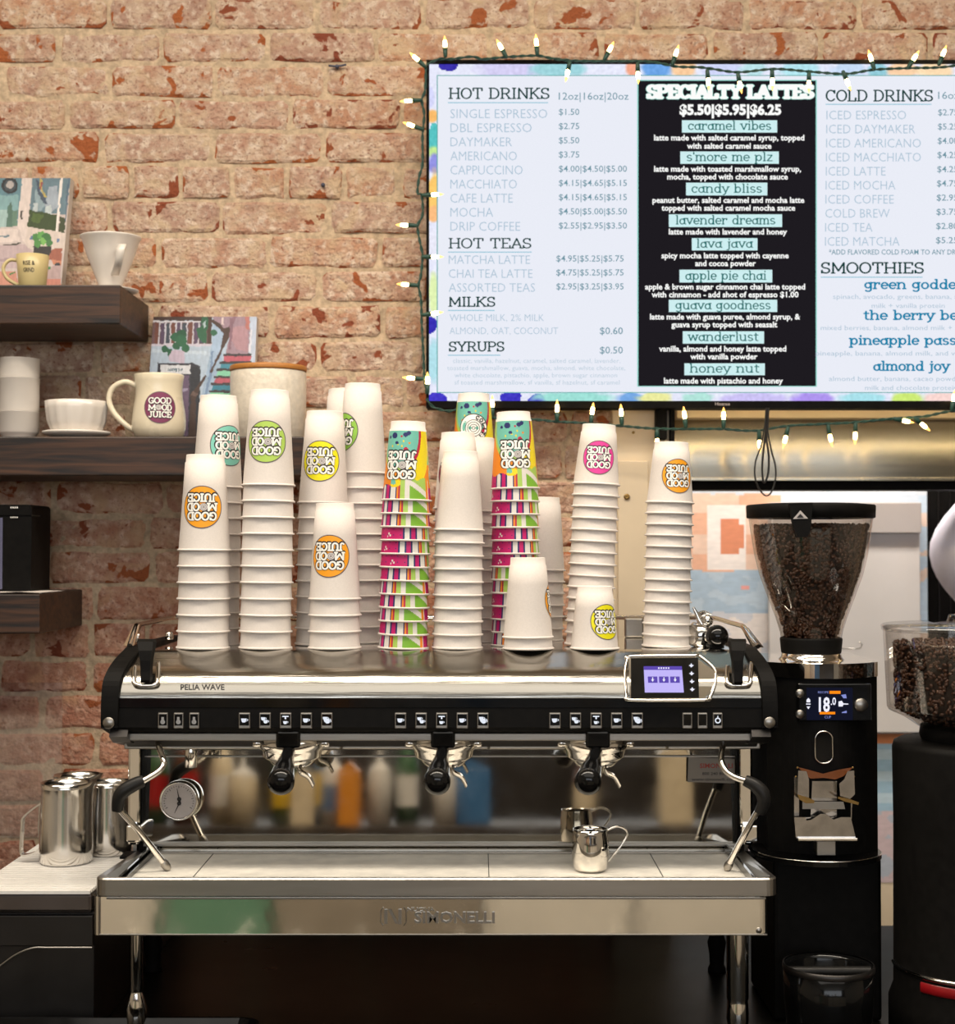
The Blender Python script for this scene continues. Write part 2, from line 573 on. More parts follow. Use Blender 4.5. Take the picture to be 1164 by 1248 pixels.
def ribbons(mb, sts, half, fn, mi=0, vhalf=None, seglen=0.35):
    """draw polylines as flat ribbons with round-ish joints; fn maps (u, v) -> 3D point"""
    vhalf = vhalf or half
    for s in sts:
        pts = [Vector(p) for p in s]
        # subdivide long segments so that ribbons follow curved surfaces
        fine = [pts[0]]
        for a, b in zip(pts, pts[1:]):
            k = max(1, int(math.ceil((b - a).length / seglen)))
            for i in range(1, k + 1):
                fine.append(a.lerp(b, i / k))
        for a, b in zip(fine, fine[1:]):
            d = b - a
            if d.length < 1e-6:
                continue
            d.normalize()
            nx, ny = -d.y, d.x
            ox, oy = nx * half, ny * vhalf
            ex, ey = d.x * half * .35, d.y * vhalf * .35
            q = [(a.x + ox - ex, a.y + oy - ey), (b.x + ox + ex, b.y + oy + ey), (b.x - ox + ex, b.y - oy + ey), (a.x - ox - ex, a.y - oy - ey)]
            mb.add([fn(u, v) for u, v in q], [(3, 2, 1, 0)], mi)
        for p in (fine if len(fine) > 2 else (fine[0], fine[-1])):
            mb.add([fn(p.x + half * cos(k * PI / 3) * .98, p.y + vhalf * sin(k * PI / 3) * .98) for k in range(6)], [range(6)], mi)
    return mb


_tc = {}


def sans(text, weight=0.0):
    """outline of a line of sans lettering as (verts2d, faces, x0, x1)"""
    key = (text, weight)
    if key in _tc:
        return _tc[key]
    cu = bpy.data.curves.new('lettering', 'FONT')
    cu.body = text
    cu.resolution_u = 2
    cu.offset = weight
    cu.fill_mode = 'FRONT'
    ob = bpy.data.objects.new('lettering', cu)
    COL.objects.link(ob)
    dg = bpy.context.evaluated_depsgraph_get()
    me = ob.evaluated_get(dg).to_mesh()
    vs = [(v.co.x, v.co.y) for v in me.vertices]
    fs = [list(p.vertices) for p in me.polygons]
    ob.evaluated_get(dg).to_mesh_clear()
    bpy.data.objects.remove(ob)
    bpy.data.curves.remove(cu)
    x0 = min(v[0] for v in vs)
    x1 = max(v[0] for v in vs)
    _tc[key] = (vs, fs, x0, x1)
    return _tc[key]


CAPH = 0.70   # cap height of the built-in face in em


def paint_grid(name, fn3, nu, nv, colour, material, parent=None, origin=None):
    """grid over (0..1, 0..1) placed by fn3, each face coloured by colour(u, v)"""
    vs = [fn3(i / nu, j / nv) for j in range(nv + 1) for i in range(nu + 1)]
    fs = [(j * (nu + 1) + i, j * (nu + 1) + i + 1, (j + 1) * (nu + 1) + i + 1, (j + 1) * (nu + 1) + i) for j in range(nv) for i in range(nu)]
    me = bpy.data.meshes.new(name)
    o0 = Vector(origin) if origin is not None else Vector((0, 0, 0))
    me.from_pydata([tuple(Vector(v) - o0) for v in vs], [], fs)
    a = me.attributes.new('paint', 'FLOAT_COLOR', 'FACE')
    buf = []
    for j in range(nv):
        for i in range(nu):
            c = colour((i + .5) / nu, (j + .5) / nv)
            buf += [c[0], c[1], c[2], 1.0]
    a.data.foreach_set('color', buf)
    me.polygons.foreach_set('use_smooth', [True] * len(me.polygons))
    me.materials.append(material)
    o = bpy.data.objects.new(name, me)
    COL.objects.link(o)
    if origin is not None:
        o.location = o0
    if parent is not None:
        o.parent = parent
        o.matrix_parent_inverse = WM(parent).inverted()
    return o


def inpoly(x, y, poly):
    c = False
    n = len(poly)
    j = n - 1
    for i in range(n):
        xi, yi = poly[i]
        xj, yj = poly[j]
        if (yi > y) != (yj > y) and x < (xj - xi) * (y - yi) / (yj - yi) + xi:
            c = not c
        j = i
    return c
# ================================================================== the room
WY = 2.95                                   # face of the mortar
def struct(name, mb, m, parent=None, **k):
    o = mb.build(name, m, parent, **k)
    if parent is None:
        o['kind'] = 'structure'
    return o

struct('floor', MB().box(-3.2, 3.6, -4.1, 6.2, -0.05, 0.0), 'floor')
struct('ceiling', MB().box(-3.2, 3.6, -4.1, 6.2, 3.2, 3.25), 'ceilpaint')
struct('wall_left', MB().box(-3.25, -3.2, -4.1, 6.2, 0, 3.2), 'wallpaint')
struct('wall_right', MB().box(3.6, 3.65, -4.1, 6.2, 0, 3.2), 'wallpaint')
struct('wall_kitchen', MB().box(-3.2, 3.6, 6.2, 6.25, 0, 3.2), 'wallpaint')
b = MB()                                    # storefront wall behind the camera, with a wide window opening
b.box(-3.2, 3.6, -4.15, -4.1, 0, 1.6).box(-3.2, 3.6, -4.15, -4.1, 2.95, 3.2).box(-3.2, -2.3, -4.15, -4.1, 1.6, 2.95).box(2.6, 3.6, -4.15, -4.1, 1.6, 2.95)
M['panelling'] = mat('dark_panelled_wall', rgb(58, 50, 44), .5, 0, .3, 3)
struct('wall_front', b, 'panelling')

OX0, OX1, OZ = X(748, WY), 2.3, Z(492, WY)   # pass-through opening to the kitchen
gx0, gx1, gz0, gz1, st = -1.5, 1.6, 0.80, 2.9, 0.0105
nx, nz_ = int((gx1 - gx0) / st), int((gz1 - gz0) / st)
vs, fs = [], []
for j in range(nz_ + 1):
    z = gz0 + (gz1 - gz0) * j / nz_
    for i in range(nx + 1):
        x = gx0 + (gx1 - gx0) * i / nx
        p = Vector((x * 26, 3.3, z * 26))
        d = mnoise.noise(p) * 0.0036 + mnoise.noise(p * 0.31) * 0.003 + mnoise.noise(p * 2.7) * 0.0018
        vs.append((x, WY + d, z))
for j in range(nz_):
    zc = gz0 + (gz1 - gz0) * (j + .5) / nz_
    for i in range(nx):
        xc = gx0 + (gx1 - gx0) * (i + .5) / nx
        if xc > OX0 and zc < OZ:
            continue
        a = j * (nx + 1) + i
        fs.append((a, a + 1, a + nx + 2, a + nx + 1))
b = MB()
b.add(vs, fs, 0, True)
# coarse continuation of the same wall beyond the picture
b.box(-3.2, -1.5, WY, WY + .12, 0, 3.2).box(1.6, 2.3, WY, WY + .12, OZ, 3.2).box(2.3, 3.6, WY, WY + .12, 0, 3.2)
b.box(-1.5, 1.6, WY, WY + .12, 2.9, 3.2).box(-1.5, OX0, WY + .012, WY + .12, 0, 2.9).box(OX0, 1.6, WY + .012, WY + .12, OZ, 2.9)
wall = struct('wall_back', b, 'mortar', fix=False)

# ---- brick material: whitewash remains over red brick, chips along the lower edges
def brick_material():
    m, nt, p = _new('worn_whitewashed_brick')
    geo = N(nt, 'ShaderNodeNewGeometry')
    tint = N(nt, 'ShaderNodeAttribute', attribute_name='tint')
    edge = N(nt, 'ShaderNodeAttribute', attribute_name='edge')
    sep = N(nt, 'ShaderNodeSeparateColor')
    nt.links.new(tint.outputs['Color'], sep.inputs[0])
    def noise(scale, detail=5, dist=0.0):
        n = N(nt, 'ShaderNodeTexNoise')
        n.inputs['Scale'].default_value = scale
        n.inputs['Detail'].default_value = detail
        n.inputs['Distortion'].default_value = dist
        nt.links.new(geo.outputs['Position'], n.inputs['Vector'])
        return n.outputs['Fac']
    def ramp(src, a, b_, ca, cb):
        r = N(nt, 'ShaderNodeValToRGB')
        r.color_ramp.elements[0].position = a
        r.color_ramp.elements[1].position = b_
        r.color_ramp.elements[0].color = ca
        r.color_ramp.elements[1].color = cb
        nt.links.new(src, r.inputs[0])
        return r.outputs[0]
    def mix(f, a, b_):
        x = N(nt, 'ShaderNodeMix', data_type='RGBA')
        if isinstance(f, float):
            x.inputs[0].default_value = f
        else:
            nt.links.new(f, x.inputs[0])
        for k, v in ((6, a), (7, b_)):
            if isinstance(v, tuple):
                x.inputs[k].default_value = v
            else:
                nt.links.new(v, x.inputs[k])
        return x.outputs[2]
    K0, K1 = (0, 0, 0, 1), (1, 1, 1, 1)
    pz = N(nt, 'ShaderNodeSeparateXYZ')
    nt.links.new(geo.outputs['Position'], pz.inputs[0])
    low = N(nt, 'ShaderNodeMapRange')          # the courses near the counter kept less whitewash
    low.inputs[1].default_value, low.inputs[2].default_value = 1.95, 1.35
    low.inputs[3].default_value, low.inputs[4].default_value = 0.0, 1.0
    nt.links.new(pz.outputs[2], low.inputs[0])
    base = mix(sep.outputs[0], rgb(184, 146, 126), rgb(188, 138, 106))        # pinkish to orange by brick
    base = mix(sep.outputs[1], base, rgb(172, 140, 124))                      # some greyer
    base = mix(ramp(noise(30, 8), .38, .68, K0, K1), base, rgb(206, 182, 158))  # whitewash film
    base = mix(ramp(noise(85, 7), .50, .66, K0, K1), base, rgb(222, 202, 182))
    base = mix(ramp(noise(170, 6), .54, .68, K0, (.8, .8, .8, 1)), base, rgb(140, 92, 72))
    base = mix(ramp(noise(11, 6, 1.5), .52, .66, K0, (.75, .75, .75, 1)), base, rgb(200, 174, 142))
    base = mix(ramp(noise(17, 7, .6), .58, .74, K0, (.7, .7, .7, 1)), base, rgb(158, 118, 102))
    redder = mix(low.outputs[0], (1, 1, 1, 1), (.98, .74, .68, 1))
    mm = N(nt, 'ShaderNodeMix', data_type='RGBA', blend_type='MULTIPLY')
    mm.inputs[0].default_value = 1.0
    nt.links.new(base, mm.inputs[6])
    nt.links.new(redder, mm.inputs[7])
    base = mm.outputs[2]
    # chips
    ad = N(nt, 'ShaderNodeMath', operation='MULTIPLY_ADD')
    nt.links.new(edge.outputs['Fac'], ad.inputs[0])
    ad.inputs[1].default_value = 0.16
    nt.links.new(noise(24, 4, 0.4), ad.inputs[2])
    chips = ramp(ad.outputs[0], .672, .695, K0, K1)
    red = mix(sep.outputs[2], rgb(132, 70, 52), rgb(168, 98, 58))
    base = mix(chips, base, red)
    nt.links.new(base, p.inputs['Base Color'])
    p.inputs['Roughness'].default_value = 0.88
    p.inputs['Specular IOR Level'].default_value = 0.15
    bp = N(nt, 'ShaderNodeBump')
    bp.inputs['Strength'].default_value = 1.0
    bp.inputs['Distance'].default_value = 0.006
    sm = N(nt, 'ShaderNodeMath', operation='ADD')
    nt.links.new(noise(140, 5), sm.inputs[0])
    nt.links.new(noise(38, 3), sm.inputs[1])
    nt.links.new(sm.outputs[0], bp.inputs['Height'])
    nt.links.new(bp.outputs[0], p.inputs['Normal'])
    return m
M['brick'] = brick_material()

def brick_geo(x0, x1, z0, z1, r):
    """front with a rounded irregular outline: outer ring, raised inner ring, side skirt"""
    w2, h2 = (x1 - x0) / 2, (z1 - z0) / 2
    cx, cz = (x0 + x1) / 2, (z0 + z1) / 2
    base = [(-1, -.62), (-.93, -1), (-.4, -1), (.3, -1), (.93, -1), (1, -.62), (1, .62), (.94, 1), (.35, 1), (-.35, 1), (-.94, 1), (-1, .62)]
    fr = WY - r.uniform(.0022, .0066)
    out, inn, back, edge = [], [], [], []
    for a, c in base:
        ja, jc = r.uniform(-.0022, .0022), r.uniform(-.002, .002)
        x, z = cx + a * w2 + ja, cz + c * h2 + jc
        out.append((x, fr + .0028 + r.uniform(0, .0015), z))
        inn.append((cx + (a * (w2 - .007)) + ja, fr + r.uniform(-.0008, .0008), cz + c * (h2 - .006) + jc))
        back.append((x, WY + .012, z))
    n = 12
    vs = out + inn + back
    fs = [(i, (i + 1) % n, n + (i + 1) % n, n + i) for i in range(n)]
    fs += [(2 * n + i, 2 * n + (i + 1) % n, (i + 1) % n, i) for i in range(n)]
    fs.append([n + i for i in range(n)])
    ed = []
    for a, c in base:
        ed.append(1.0 if c < -.7 else (.75 if abs(a) > .9 else .55))
    ed += [e * .35 for e in ed] + [1.0] * n
    return vs, fs, ed

def brick_object(name, geos, r, tints):
    vs, fs, ed, ti, sm = [], [], [], [], []
    for (v, f, e), t in zip(geos, tints):
        o = len(vs)
        vs += v
        fs += [[k + o for k in q] for q in f]
        ed += e
        ti += [t] * len(v)
    me = bpy.data.meshes.new(name)
    me.from_pydata(vs, [], fs)
    a = me.attributes.new('edge', 'FLOAT', 'POINT')
    a.data.foreach_set('value', ed)
    c = me.attributes.new('tint', 'FLOAT_COLOR', 'POINT')
    c.data.foreach_set('color', [x for t in ti for x in (t[0], t[1], t[2], 1.0)])
    me.materials.append(M['brick'])
    bm = bmesh.new(); bm.from_mesh(me); bmesh.ops.recalc_face_normals(bm, faces=bm.faces[:]); bm.to_mesh(me); bm.free()
    o = bpy.data.objects.new(name, me)
    COL.objects.link(o)
    o.parent = wall
    return o

rows = [-84, -44, -2, 38, 78, 120, 160, 201, 244, 287, 329, 371, 414, 456, 499, 541, 585, 629, 670, 713, 758, 803, 846, 891, 935, 979, 1022, 1066, 1110]
joints = {2: [-8, 129, 257, 384, 516], 3: [-68, 67, 194, 324, 458, 596], 4: [0, 132, 261, 395, 528], 5: [-58, 78, 214, 353, 489],
          6: [-14, 121, 258, 393, 527], 7: [-32, 33, 96, 158, 219, 281, 348, 418, 487, 553], 8: [-2, 132, 268, 400, 540], 9: [-76, 60, 192, 326, 462],
          10: [-6, 134, 254, 390, 524], 11: [-80, 60, 190, 331, 466], 12: [-10, 118, 250, 388, 520], 13: [-30, 35, 100, 165, 230, 296, 361, 428, 494, 560],
          18: [-80, 57, 185, 320, 452], 19: [-12, 117, 240, 372, 505], 20: [-88, 40, 112, 180, 312, 448], 21: [0, 111, 245, 380], 22: [-80, 53, 180, 312], 23: [-20, 120, 250], 24: [-78, 57, 74, 205, 340], 25: [-10, 52, 182, 316]}
r = random.Random(11)
single, hidden = 0, []
for k in range(len(rows) - 1):
    y0, y1 = rows[k], rows[k + 1]
    z1, z0 = Z(y0 + 2.7, WY), Z(y1 - 2.7, WY)
    header = k in (1, 7, 13, 19, 25) and k not in (19, 25)
    js = list(joints.get(k, []))
    if not js:
        js = [-100 + r.uniform(-30, 30)]
    pitch = 66 if header else 134
    x = js[0]
    while x > -260:
        x -= pitch + r.uniform(-4, 4)
        js.insert(0, x)
    x = js[-1]
    while x < 1420:
        x += pitch + r.uniform(-5, 5)
        js.append(x)
    for a, c in zip(js, js[1:]):
        if c - a < 22:
            continue
        ga, gc = X(a + 2.9, WY), X(c - 2.9, WY)
        jit = r.uniform(-.0012, .0012)
        if z0 < OZ and ga > OX0 - .03:
            continue
        if z0 < OZ:
            gc = min(gc, OX0 - .004)
        t = (r.random() ** 1.6, r.random() ** 2 * .9, r.random())
        geo = brick_geo(ga, gc, z0 + jit, z1 + jit, r)
        mid = (a + c) / 2
        seen = c > -4 and a < 1168 and y1 > 0 and not (a > 530 and y0 > 86 and y1 < 480) and not (y0 > 800 and a > 185) and not (a > 262 and y0 > 620 and y1 < 1200 and a < 700)
        if seen and single < 298:
            brick_object('brick', [geo], r, [t])
            single += 1
        else:
            hidden.append((geo, t))
o = brick_object('brick_field', [g for g, t in hidden], r, [t for g, t in hidden])
o['kind'] = 'stuff'

# small fixings left in the brickwork
def anchor(px, py, name, label, r_=.004, drip=False):
    c = W(px, py, WY - .006)
    mb = MB().lathe([(r_, 0), (r_, .006), (r_ * .5, .009), (0.0001, .009)], c, (0, -1, 0), 10)
    if drip:
        mb.tube([c + Vector((-.016, -.004, .002)), c + Vector((-.004, -.006, .0)), c + Vector((.008, -.006, .001)), c + Vector((.018, -.004, .004))], .0022, 6)
    return tag(mb.build(name, 'plug'), label, 'fixing')
M['plug'] = mat('blue_grey_plug', rgb(70, 74, 92), 0.5, 0, .1)
anchor(411, 82, 'cable_clip', 'small blue grey cable clip on the upper brick wall, left of the television', drip=True)
anchor(394, 226, 'wall_plug', 'tiny blue grey wall plug in an orange brick, left of the television')

M['brass'] = mat('dull_brass', rgb(150, 120, 70), 0.3, 0.9, .1)
# ================================================================== kitchen side seen through the opening
mb = MB()
mb.box(X(746, 2.93), X(818, 2.93), 2.915, 3.0, 0.9, Z(496, 2.93), bev=.002)
post = struct('trim_1', mb, 'cream_paint')
mb = MB().box(X(753, 2.91), X(790, 2.91), 2.906, 2.915, Z(860, 2.91), Z(562, 2.91), bev=.0015)
mb.build('panel', 'cream_paint', post)
for (px, py, rr) in ((764, 605.5, .0058), (772, 527, .003)):
    MB().lathe([(rr, 0), (rr, .002), (rr * .6, .0035), (rr * .3, .0025), (.0001, .0025)], W(px, py, 2.905), (0, -1, 0), 14).build('screw', 'brass', post)
tag(MB().box(X(799, 2.9), X(812, 2.9), 2.88, 2.915, Z(536, 2.9), Z(496, 2.9), bev=.002).box(X(817, 2.9), X(822, 2.9), 2.89, 2.915, Z(545, 2.9), Z(496, 2.9)).build('tv_bracket', 'matt_black'),
    'black steel bracket under the television on the cream post', 'bracket')

# stainless hood with a cream upper lip
hy = 3.06
hood = empty('extractor_hood', (X(1040, hy), hy, Z(583, hy)), 'brushed stainless steel hood under the television with bright vertical streaks', 'hood')
hx0, hx1 = X(823, hy), 1.72
pf = []
for i in range(13):
    t = i / 12
    pf.append((hy + .012 * sin(t * PI) * -1 + .02 * t, Z(583, hy) * (1 - t) + Z(511, hy) * t))
mb = MB()
n = len(pf)
vs = [(x, y, z) for x in (hx0, hx1) for y, z in pf]
mb.add(vs, [(i, n + i, n + i + 1, i + 1) for i in range(n - 1)], 0, True)
mb.box(hx0, hx1, hy + .03, hy + .12, Z(583, hy), Z(511, hy))
mb.build('face_panel', 'hood', hood, fix=False)
MB().box(hx0, hx1, hy - .03, hy + .13, Z(511, hy), Z(496, hy) + .05, bev=.002).build('upper_lip', 'cream_paint', hood)
MB().box(hx0, hx1, hy - .004, hy + .006, Z(586, hy), Z(582, hy), bev=.001).build('lower_flange', 'hood', hood)
tag(MB().box(X(826, 3.08), 1.74, 3.075, 3.16, Z(597, 3.08), Z(585.5, 3.08), bev=.002).build('black_beam', 'matt_black'), 'black bar running under the stainless hood', 'beam')

# mural board and what hangs on it
def blobs_mural(u, v):
    px, py = 820 + u * 312, 1070 - v * 475      # photo-sized canvas coordinates of the painting itself
    n = mnoise.noise(Vector((px * .035, py * .05, 2.0)))
    c = rgb(226, 168, 138)
    if py < 603 + 5 * n:
        c = rgb(206, 214, 222)
    elif px > 1122 + 2 * n:
        c = rgb(190, 208, 222) if n > -.1 else rgb(228, 206, 190)
    elif py < 696 + 4 * n:
        c = rgb(228, 176, 146) if (int((py - 603) / 24) + int(px / 60)) % 2 else rgb(232, 200, 178)
        if px > 950:
            c = rgb(196, 208, 220)
        if (860 < px < 908 and 616 < py < 694):
            c = rgb(240, 230, 222)
            if 876 < px < 905 and 634 < py < 675 and not (px > 898 and (py < 640 or py > 669)):
                c = rgb(216, 138, 102)
    elif py < 748 + 5 * n:
        c = rgb(170, 190, 206) if (n < .15) else rgb(184, 200, 212)
        if abs(px - 906) < 5 and abs(py - 716) < 3:
            c = rgb(230, 160, 150)
    elif py < 893:
        c = rgb(232, 222, 214) if n > -.2 else rgb(206, 206, 210)
    elif py < 903:
        c = rgb(228, 142, 86)
    elif py < 985 + 6 * n:
        c = rgb(150, 180, 198) if (int(py / 13)) % 2 else rgb(176, 196, 206)
    else:
        c = rgb(196, 176, 178) if n > -.1 else rgb(170, 176, 186)
    k = 1 + .10 * mnoise.noise(Vector((px * .1, py * .25, 9.0)))
    return (c[0] * k, c[1] * k, c[2] * k)
M['mural'] = attr_mat('painted_mural_board', 0.6, 0, 0.1, 40, .06)
my = 3.45
mu = empty('mural_board', W(976, 1070, my), 'large painted board in orange, white and blue behind the grinders', 'painting')
c0, c1 = W(824, 1075, my), W(1129, 594, my)
paint_grid('painting', lambda u, v: (c0.x + (c1.x - c0.x) * u, my - .004, c0.z + (c1.z - c0.z) * v), 150, 200, blobs_mural, M['mural'], mu)
MB().box(c0.x, c1.x, my - .003, my + .02, .75, c1.z).build('backing', 'cream_paint', mu)
gy = 3.42
gb = empty('grey_board', W(1030, 893, gy), 'plain light grey board hung in front of the painted board, behind the grinders', 'board')
M['greyboard'] = mat('pale_grey_board', rgb(206, 200, 194), 0.6, 0, .05, 6)
M['greyshade'] = mat('grey_board_shade', rgb(172, 164, 158), 0.6, 0, .05, 6)  # darker grey stands for the hood's shadow on the board
MB().box(X(937, gy), X(1121.5, gy), gy, gy + .015, Z(893, gy), Z(613, gy), bev=.002).build('sheet', 'greyboard', gb)
MB().box(X(938, gy), X(1121.5, gy), gy - .012, gy - .002, Z(650, gy), Z(612.5, gy), bev=.002).build('top_shade_strip', 'greyshade', gb)  # thin strip carrying the painted hood shadow
MB().tube([W(1024, 790, gy - .004), W(1040, 791, gy - .006), W(1049, 790, gy - .012), W(1051, 785, gy - .014), W(1047, 782, gy - .012)], .0012, 6).build('wire_hook', 'steel', gb)
MB().lathe([(.004, 0), (.004, .003), (.0001, .004)], W(947, 799, gy), (0, -1, 0), 8).build('hole_grommet', 'black', gb)

cab = empty('dark_cabinet', (X(1200, 3.5), 3.5, .9), 'tall black cabinet behind the person at the right edge', 'cabinet')
MB().box(X(1130, 3.5), 1.9, 3.5, 3.9, .75, Z(560, 3.5), bev=.003).build('carcass', 'matt_black', cab)
for px in (1143, 1157, 1170, 1184):
    MB().box(X(px, 3.5), X(px + 1.0, 3.5), 3.494, 3.5, .8, Z(590, 3.5)).build('seam_strip', 'dark_steel', cab)

# ================================================================== counter
ct = empty('bar_counter', (0, 2.4, 0), 'black bar counter that the espresso machine and both grinders stand on', 'counter')
MB().box(-2.2, 1.9, 1.93, WY - .012, .84, .88, bev=.004).build('worktop', 'counter', ct)
MB().box(-2.2, 1.9, 1.97, WY - .02, 0.0, .838).build('base', 'matt_black', ct)
# ================================================================== television with the menu
TY = 2.86
tv = empty('television', W(888, 498, TY), 'large wall television showing a drinks menu above the cups', 'television')
def TP(px, py, d=0.0):
    p = W(px, py, TY)
    return Vector((p.x, TY - d, p.z))
def trect(mb, x0, y0, x1, y1, d, mi=0):
    return mb.add([TP(x0, y1, d), TP(x1, y1, d), TP(x1, y0, d), TP(x0, y0, d)], [(0, 1, 2, 3)], mi)
xa, xb, ya, yb = 519.5, 1260, 74, 497.5
p0, p1 = TP(xa, yb), TP(xb, ya)
s0, s1 = TP(523, 489), TP(1256, 78.4)
mb = MB()
mb.box(p0.x, p1.x, TY, TY + .05, p0.z, p1.z, bev=.003)
mb.box(p0.x + .2, p1.x - .2, TY + .05, WY - .008, p0.z + .15, p1.z - .15)
mb.build('housing', 'matt_black', tv)
mb = MB()
for (x0, x1, z0, z1) in ((p0.x, s0.x, p0.z, p1.z), (s1.x, p1.x, p0.z, p1.z), (s0.x, s1.x, p0.z, s0.z), (s0.x, s1.x, s1.z, p1.z)):
    mb.box(x0, x1, TY - .006, TY + .002, z0, z1)
mb.build('bezel', 'matt_black', tv)

# watercolour border of the menu, lit by the screen
bl = [  # x, y, radius x, radius y, colour
    (545, 78, 12, 9, (60, 50, 170)), (602, 77, 7, 3, (90, 80, 200)), (525, 118, 5, 16, (214, 216, 250)), (528, 142, 9, 10, (252, 190, 110)), (530, 168, 8, 20, (90, 196, 196)),
    (530, 186, 9, 10, (200, 236, 150)), (529, 200, 8, 14, (150, 150, 230)), (529, 240, 9, 34, (254, 204, 110)), (529, 262, 9, 12, (252, 190, 130)), (528, 300, 8, 24, (236, 236, 250)), (529, 358, 8, 30, (226, 244, 180)),
    (524, 398, 10, 11, (58, 50, 180)), (529, 440, 9, 30, (180, 226, 236)), (533, 487, 13, 9, (70, 60, 200)), (623, 487, 13, 12, (66, 58, 196)), (655, 489, 12, 8, (70, 60, 200)),
    (620, 84, 46, 16, (216, 210, 246)), (680, 84, 40, 12, (160, 214, 222)), (770, 84, 9, 12, (246, 170, 140)), (800, 84, 22, 14, (110, 166, 232)), (834, 85, 18, 12, (253, 206, 160)), (880, 84, 30, 12, (210, 216, 250)),
    (920, 84, 20, 10, (190, 230, 236)), (975, 86, 30, 12, (180, 230, 240)), (1035, 85, 26, 12, (200, 220, 246)), (1070, 86, 16, 10, (150, 206, 220)), (1100, 86, 22, 12, (252, 210, 170)), (1140, 86, 26, 12, (254, 222, 180)),
    (700, 485, 60, 9, (160, 226, 216)), (770, 486, 22, 9, (120, 170, 230)), (800, 485, 24, 9, (236, 236, 160)), (850, 486, 24, 9, (180, 230, 220)), (920, 486, 50, 9, (206, 196, 246)), (990, 486, 30, 9, (176, 150, 240)),
    (1050, 486, 34, 9, (170, 226, 236)), (1106, 486, 26, 9, (206, 236, 120)), (1150, 486, 30, 9, (250, 216, 210))]
def border_col(u, v):
    px, py = 523 + u * 733, 489 - v * 410.6
    c = [232, 234, 252]
    nn = 1 + .35 * mnoise.noise(Vector((px * .08, py * .1, 4)))
    for (bx, by, rx, ry, col) in bl:
        d = sqrt(((px - bx) / (rx * nn)) ** 2 + ((py - by) / (ry * nn)) ** 2)
        if d < 1:
            k = 1 if col[2] > 160 and col[0] < 100 else min(1, (1 - d) * 3.0)
            c = [a * (1 - k) + b_ * k for a, b_ in zip(c, col)]
    k = mnoise.noise(Vector((px * .25, py * .25, 1))) * 14
    cc = rgb(*[max(0, min(255, a + k)) for a in c])
    return cc
M['tvborder'] = attr_mat('screen_watercolour_border', .3, 1.0, 0, 30, .03)
EM = {}
def em(r_, g, b_, s=1.0):
    k = (r_, g, b_, s)
    if k not in EM:
        EM[k] = emit('screen_%d_%d_%d' % (r_, g, b_), rgb(r_, g, b_), s)
    return EM[k]
def strip(name, x0, y0, x1, y1, nu, nv):
    a, c = TP(x0, y1, .0005), TP(x1, y0, .0005)
    paint_grid(name, lambda u, v: (a.x + (c.x - a.x) * u, a.y, a.z + (c.z - a.z) * v), nu, nv,
               lambda u, v: border_col((x0 + (x1 - x0) * u - 523) / 733, (489 - (y1 + (y0 - y1) * v)) / 410.6), M['tvborder'], tv)
strip('menu_border', 523, 78.4, 1256, 92.5, 500, 10)
strip('menu_border', 523, 478.5, 1256, 489, 500, 8)
strip('menu_border', 523, 92.5, 533, 478.5, 7, 260)
strip('menu_border', 1246, 92.5, 1256, 478.5, 7, 60)
page = em(234, 237, 247)
trect(MB(), 533, 92.5, 1246, 478.5, .001).build('menu_page', page, tv, fix=False)
mb = MB()
for (x0, y0, x1, y1) in ((532.4, 92, 533.6, 479), (532.4, 91.8, 1246, 92.8), (532.4, 478, 1246, 479)):
    trect(mb, x0, y0, x1, y1, .0014)
mb.build('page_outline', em(92, 168, 164), tv, fix=False)
mb = MB(); trect(mb, 776.5, 97.5, 995.5, 471.5, .0013)
mb.build('panel_outline', em(150, 214, 204), tv, fix=False)
mb = MB(); trect(mb, 778, 98.8, 994, 470.5, .0018)
mb.build('dark_panel', em(30, 27, 32), tv, fix=False)

ink = {}
def put(col, layer=.0024):
    k = (col, layer)
    if k not in ink:
        ink[k] = MB()
    return ink[k]
def T(text, x0, x1, yb_, cap, col, weight=0.0, layer=.0024):
    """sans lettering fitted between x0 and x1 on baseline yb_ with the given cap height (photo pixels)"""
    v, f, a, c = sans(text, weight)
    kx = (x1 - x0) / (c - a)
    ky = cap / CAPH
    put(col, layer).add([TP(x0 + (p[0] - a) * kx, yb_ - p[1] * ky, layer) for p in v], f)
def TS(text, x0, x1, yb_, cap, col, half=.07, serif=.12, layer=.0024, vh=None):
    st_, wd = strokes(text, serif)
    kx = (x1 - x0) / wd
    ribbons(put(col, layer), st_, half * cap / kx, lambda u, v: TP(x0 + u * kx, yb_ - v * cap, layer), vhalf=(vh or half * .7), seglen=9)
DK, IT, PR, UL = (24, 62, 60), (174, 196, 213), (112, 150, 164), (150, 198, 216)
def UND(x0, x1, y):
    trect(put(UL), x0, y, x1, y + 1.2, .0024)

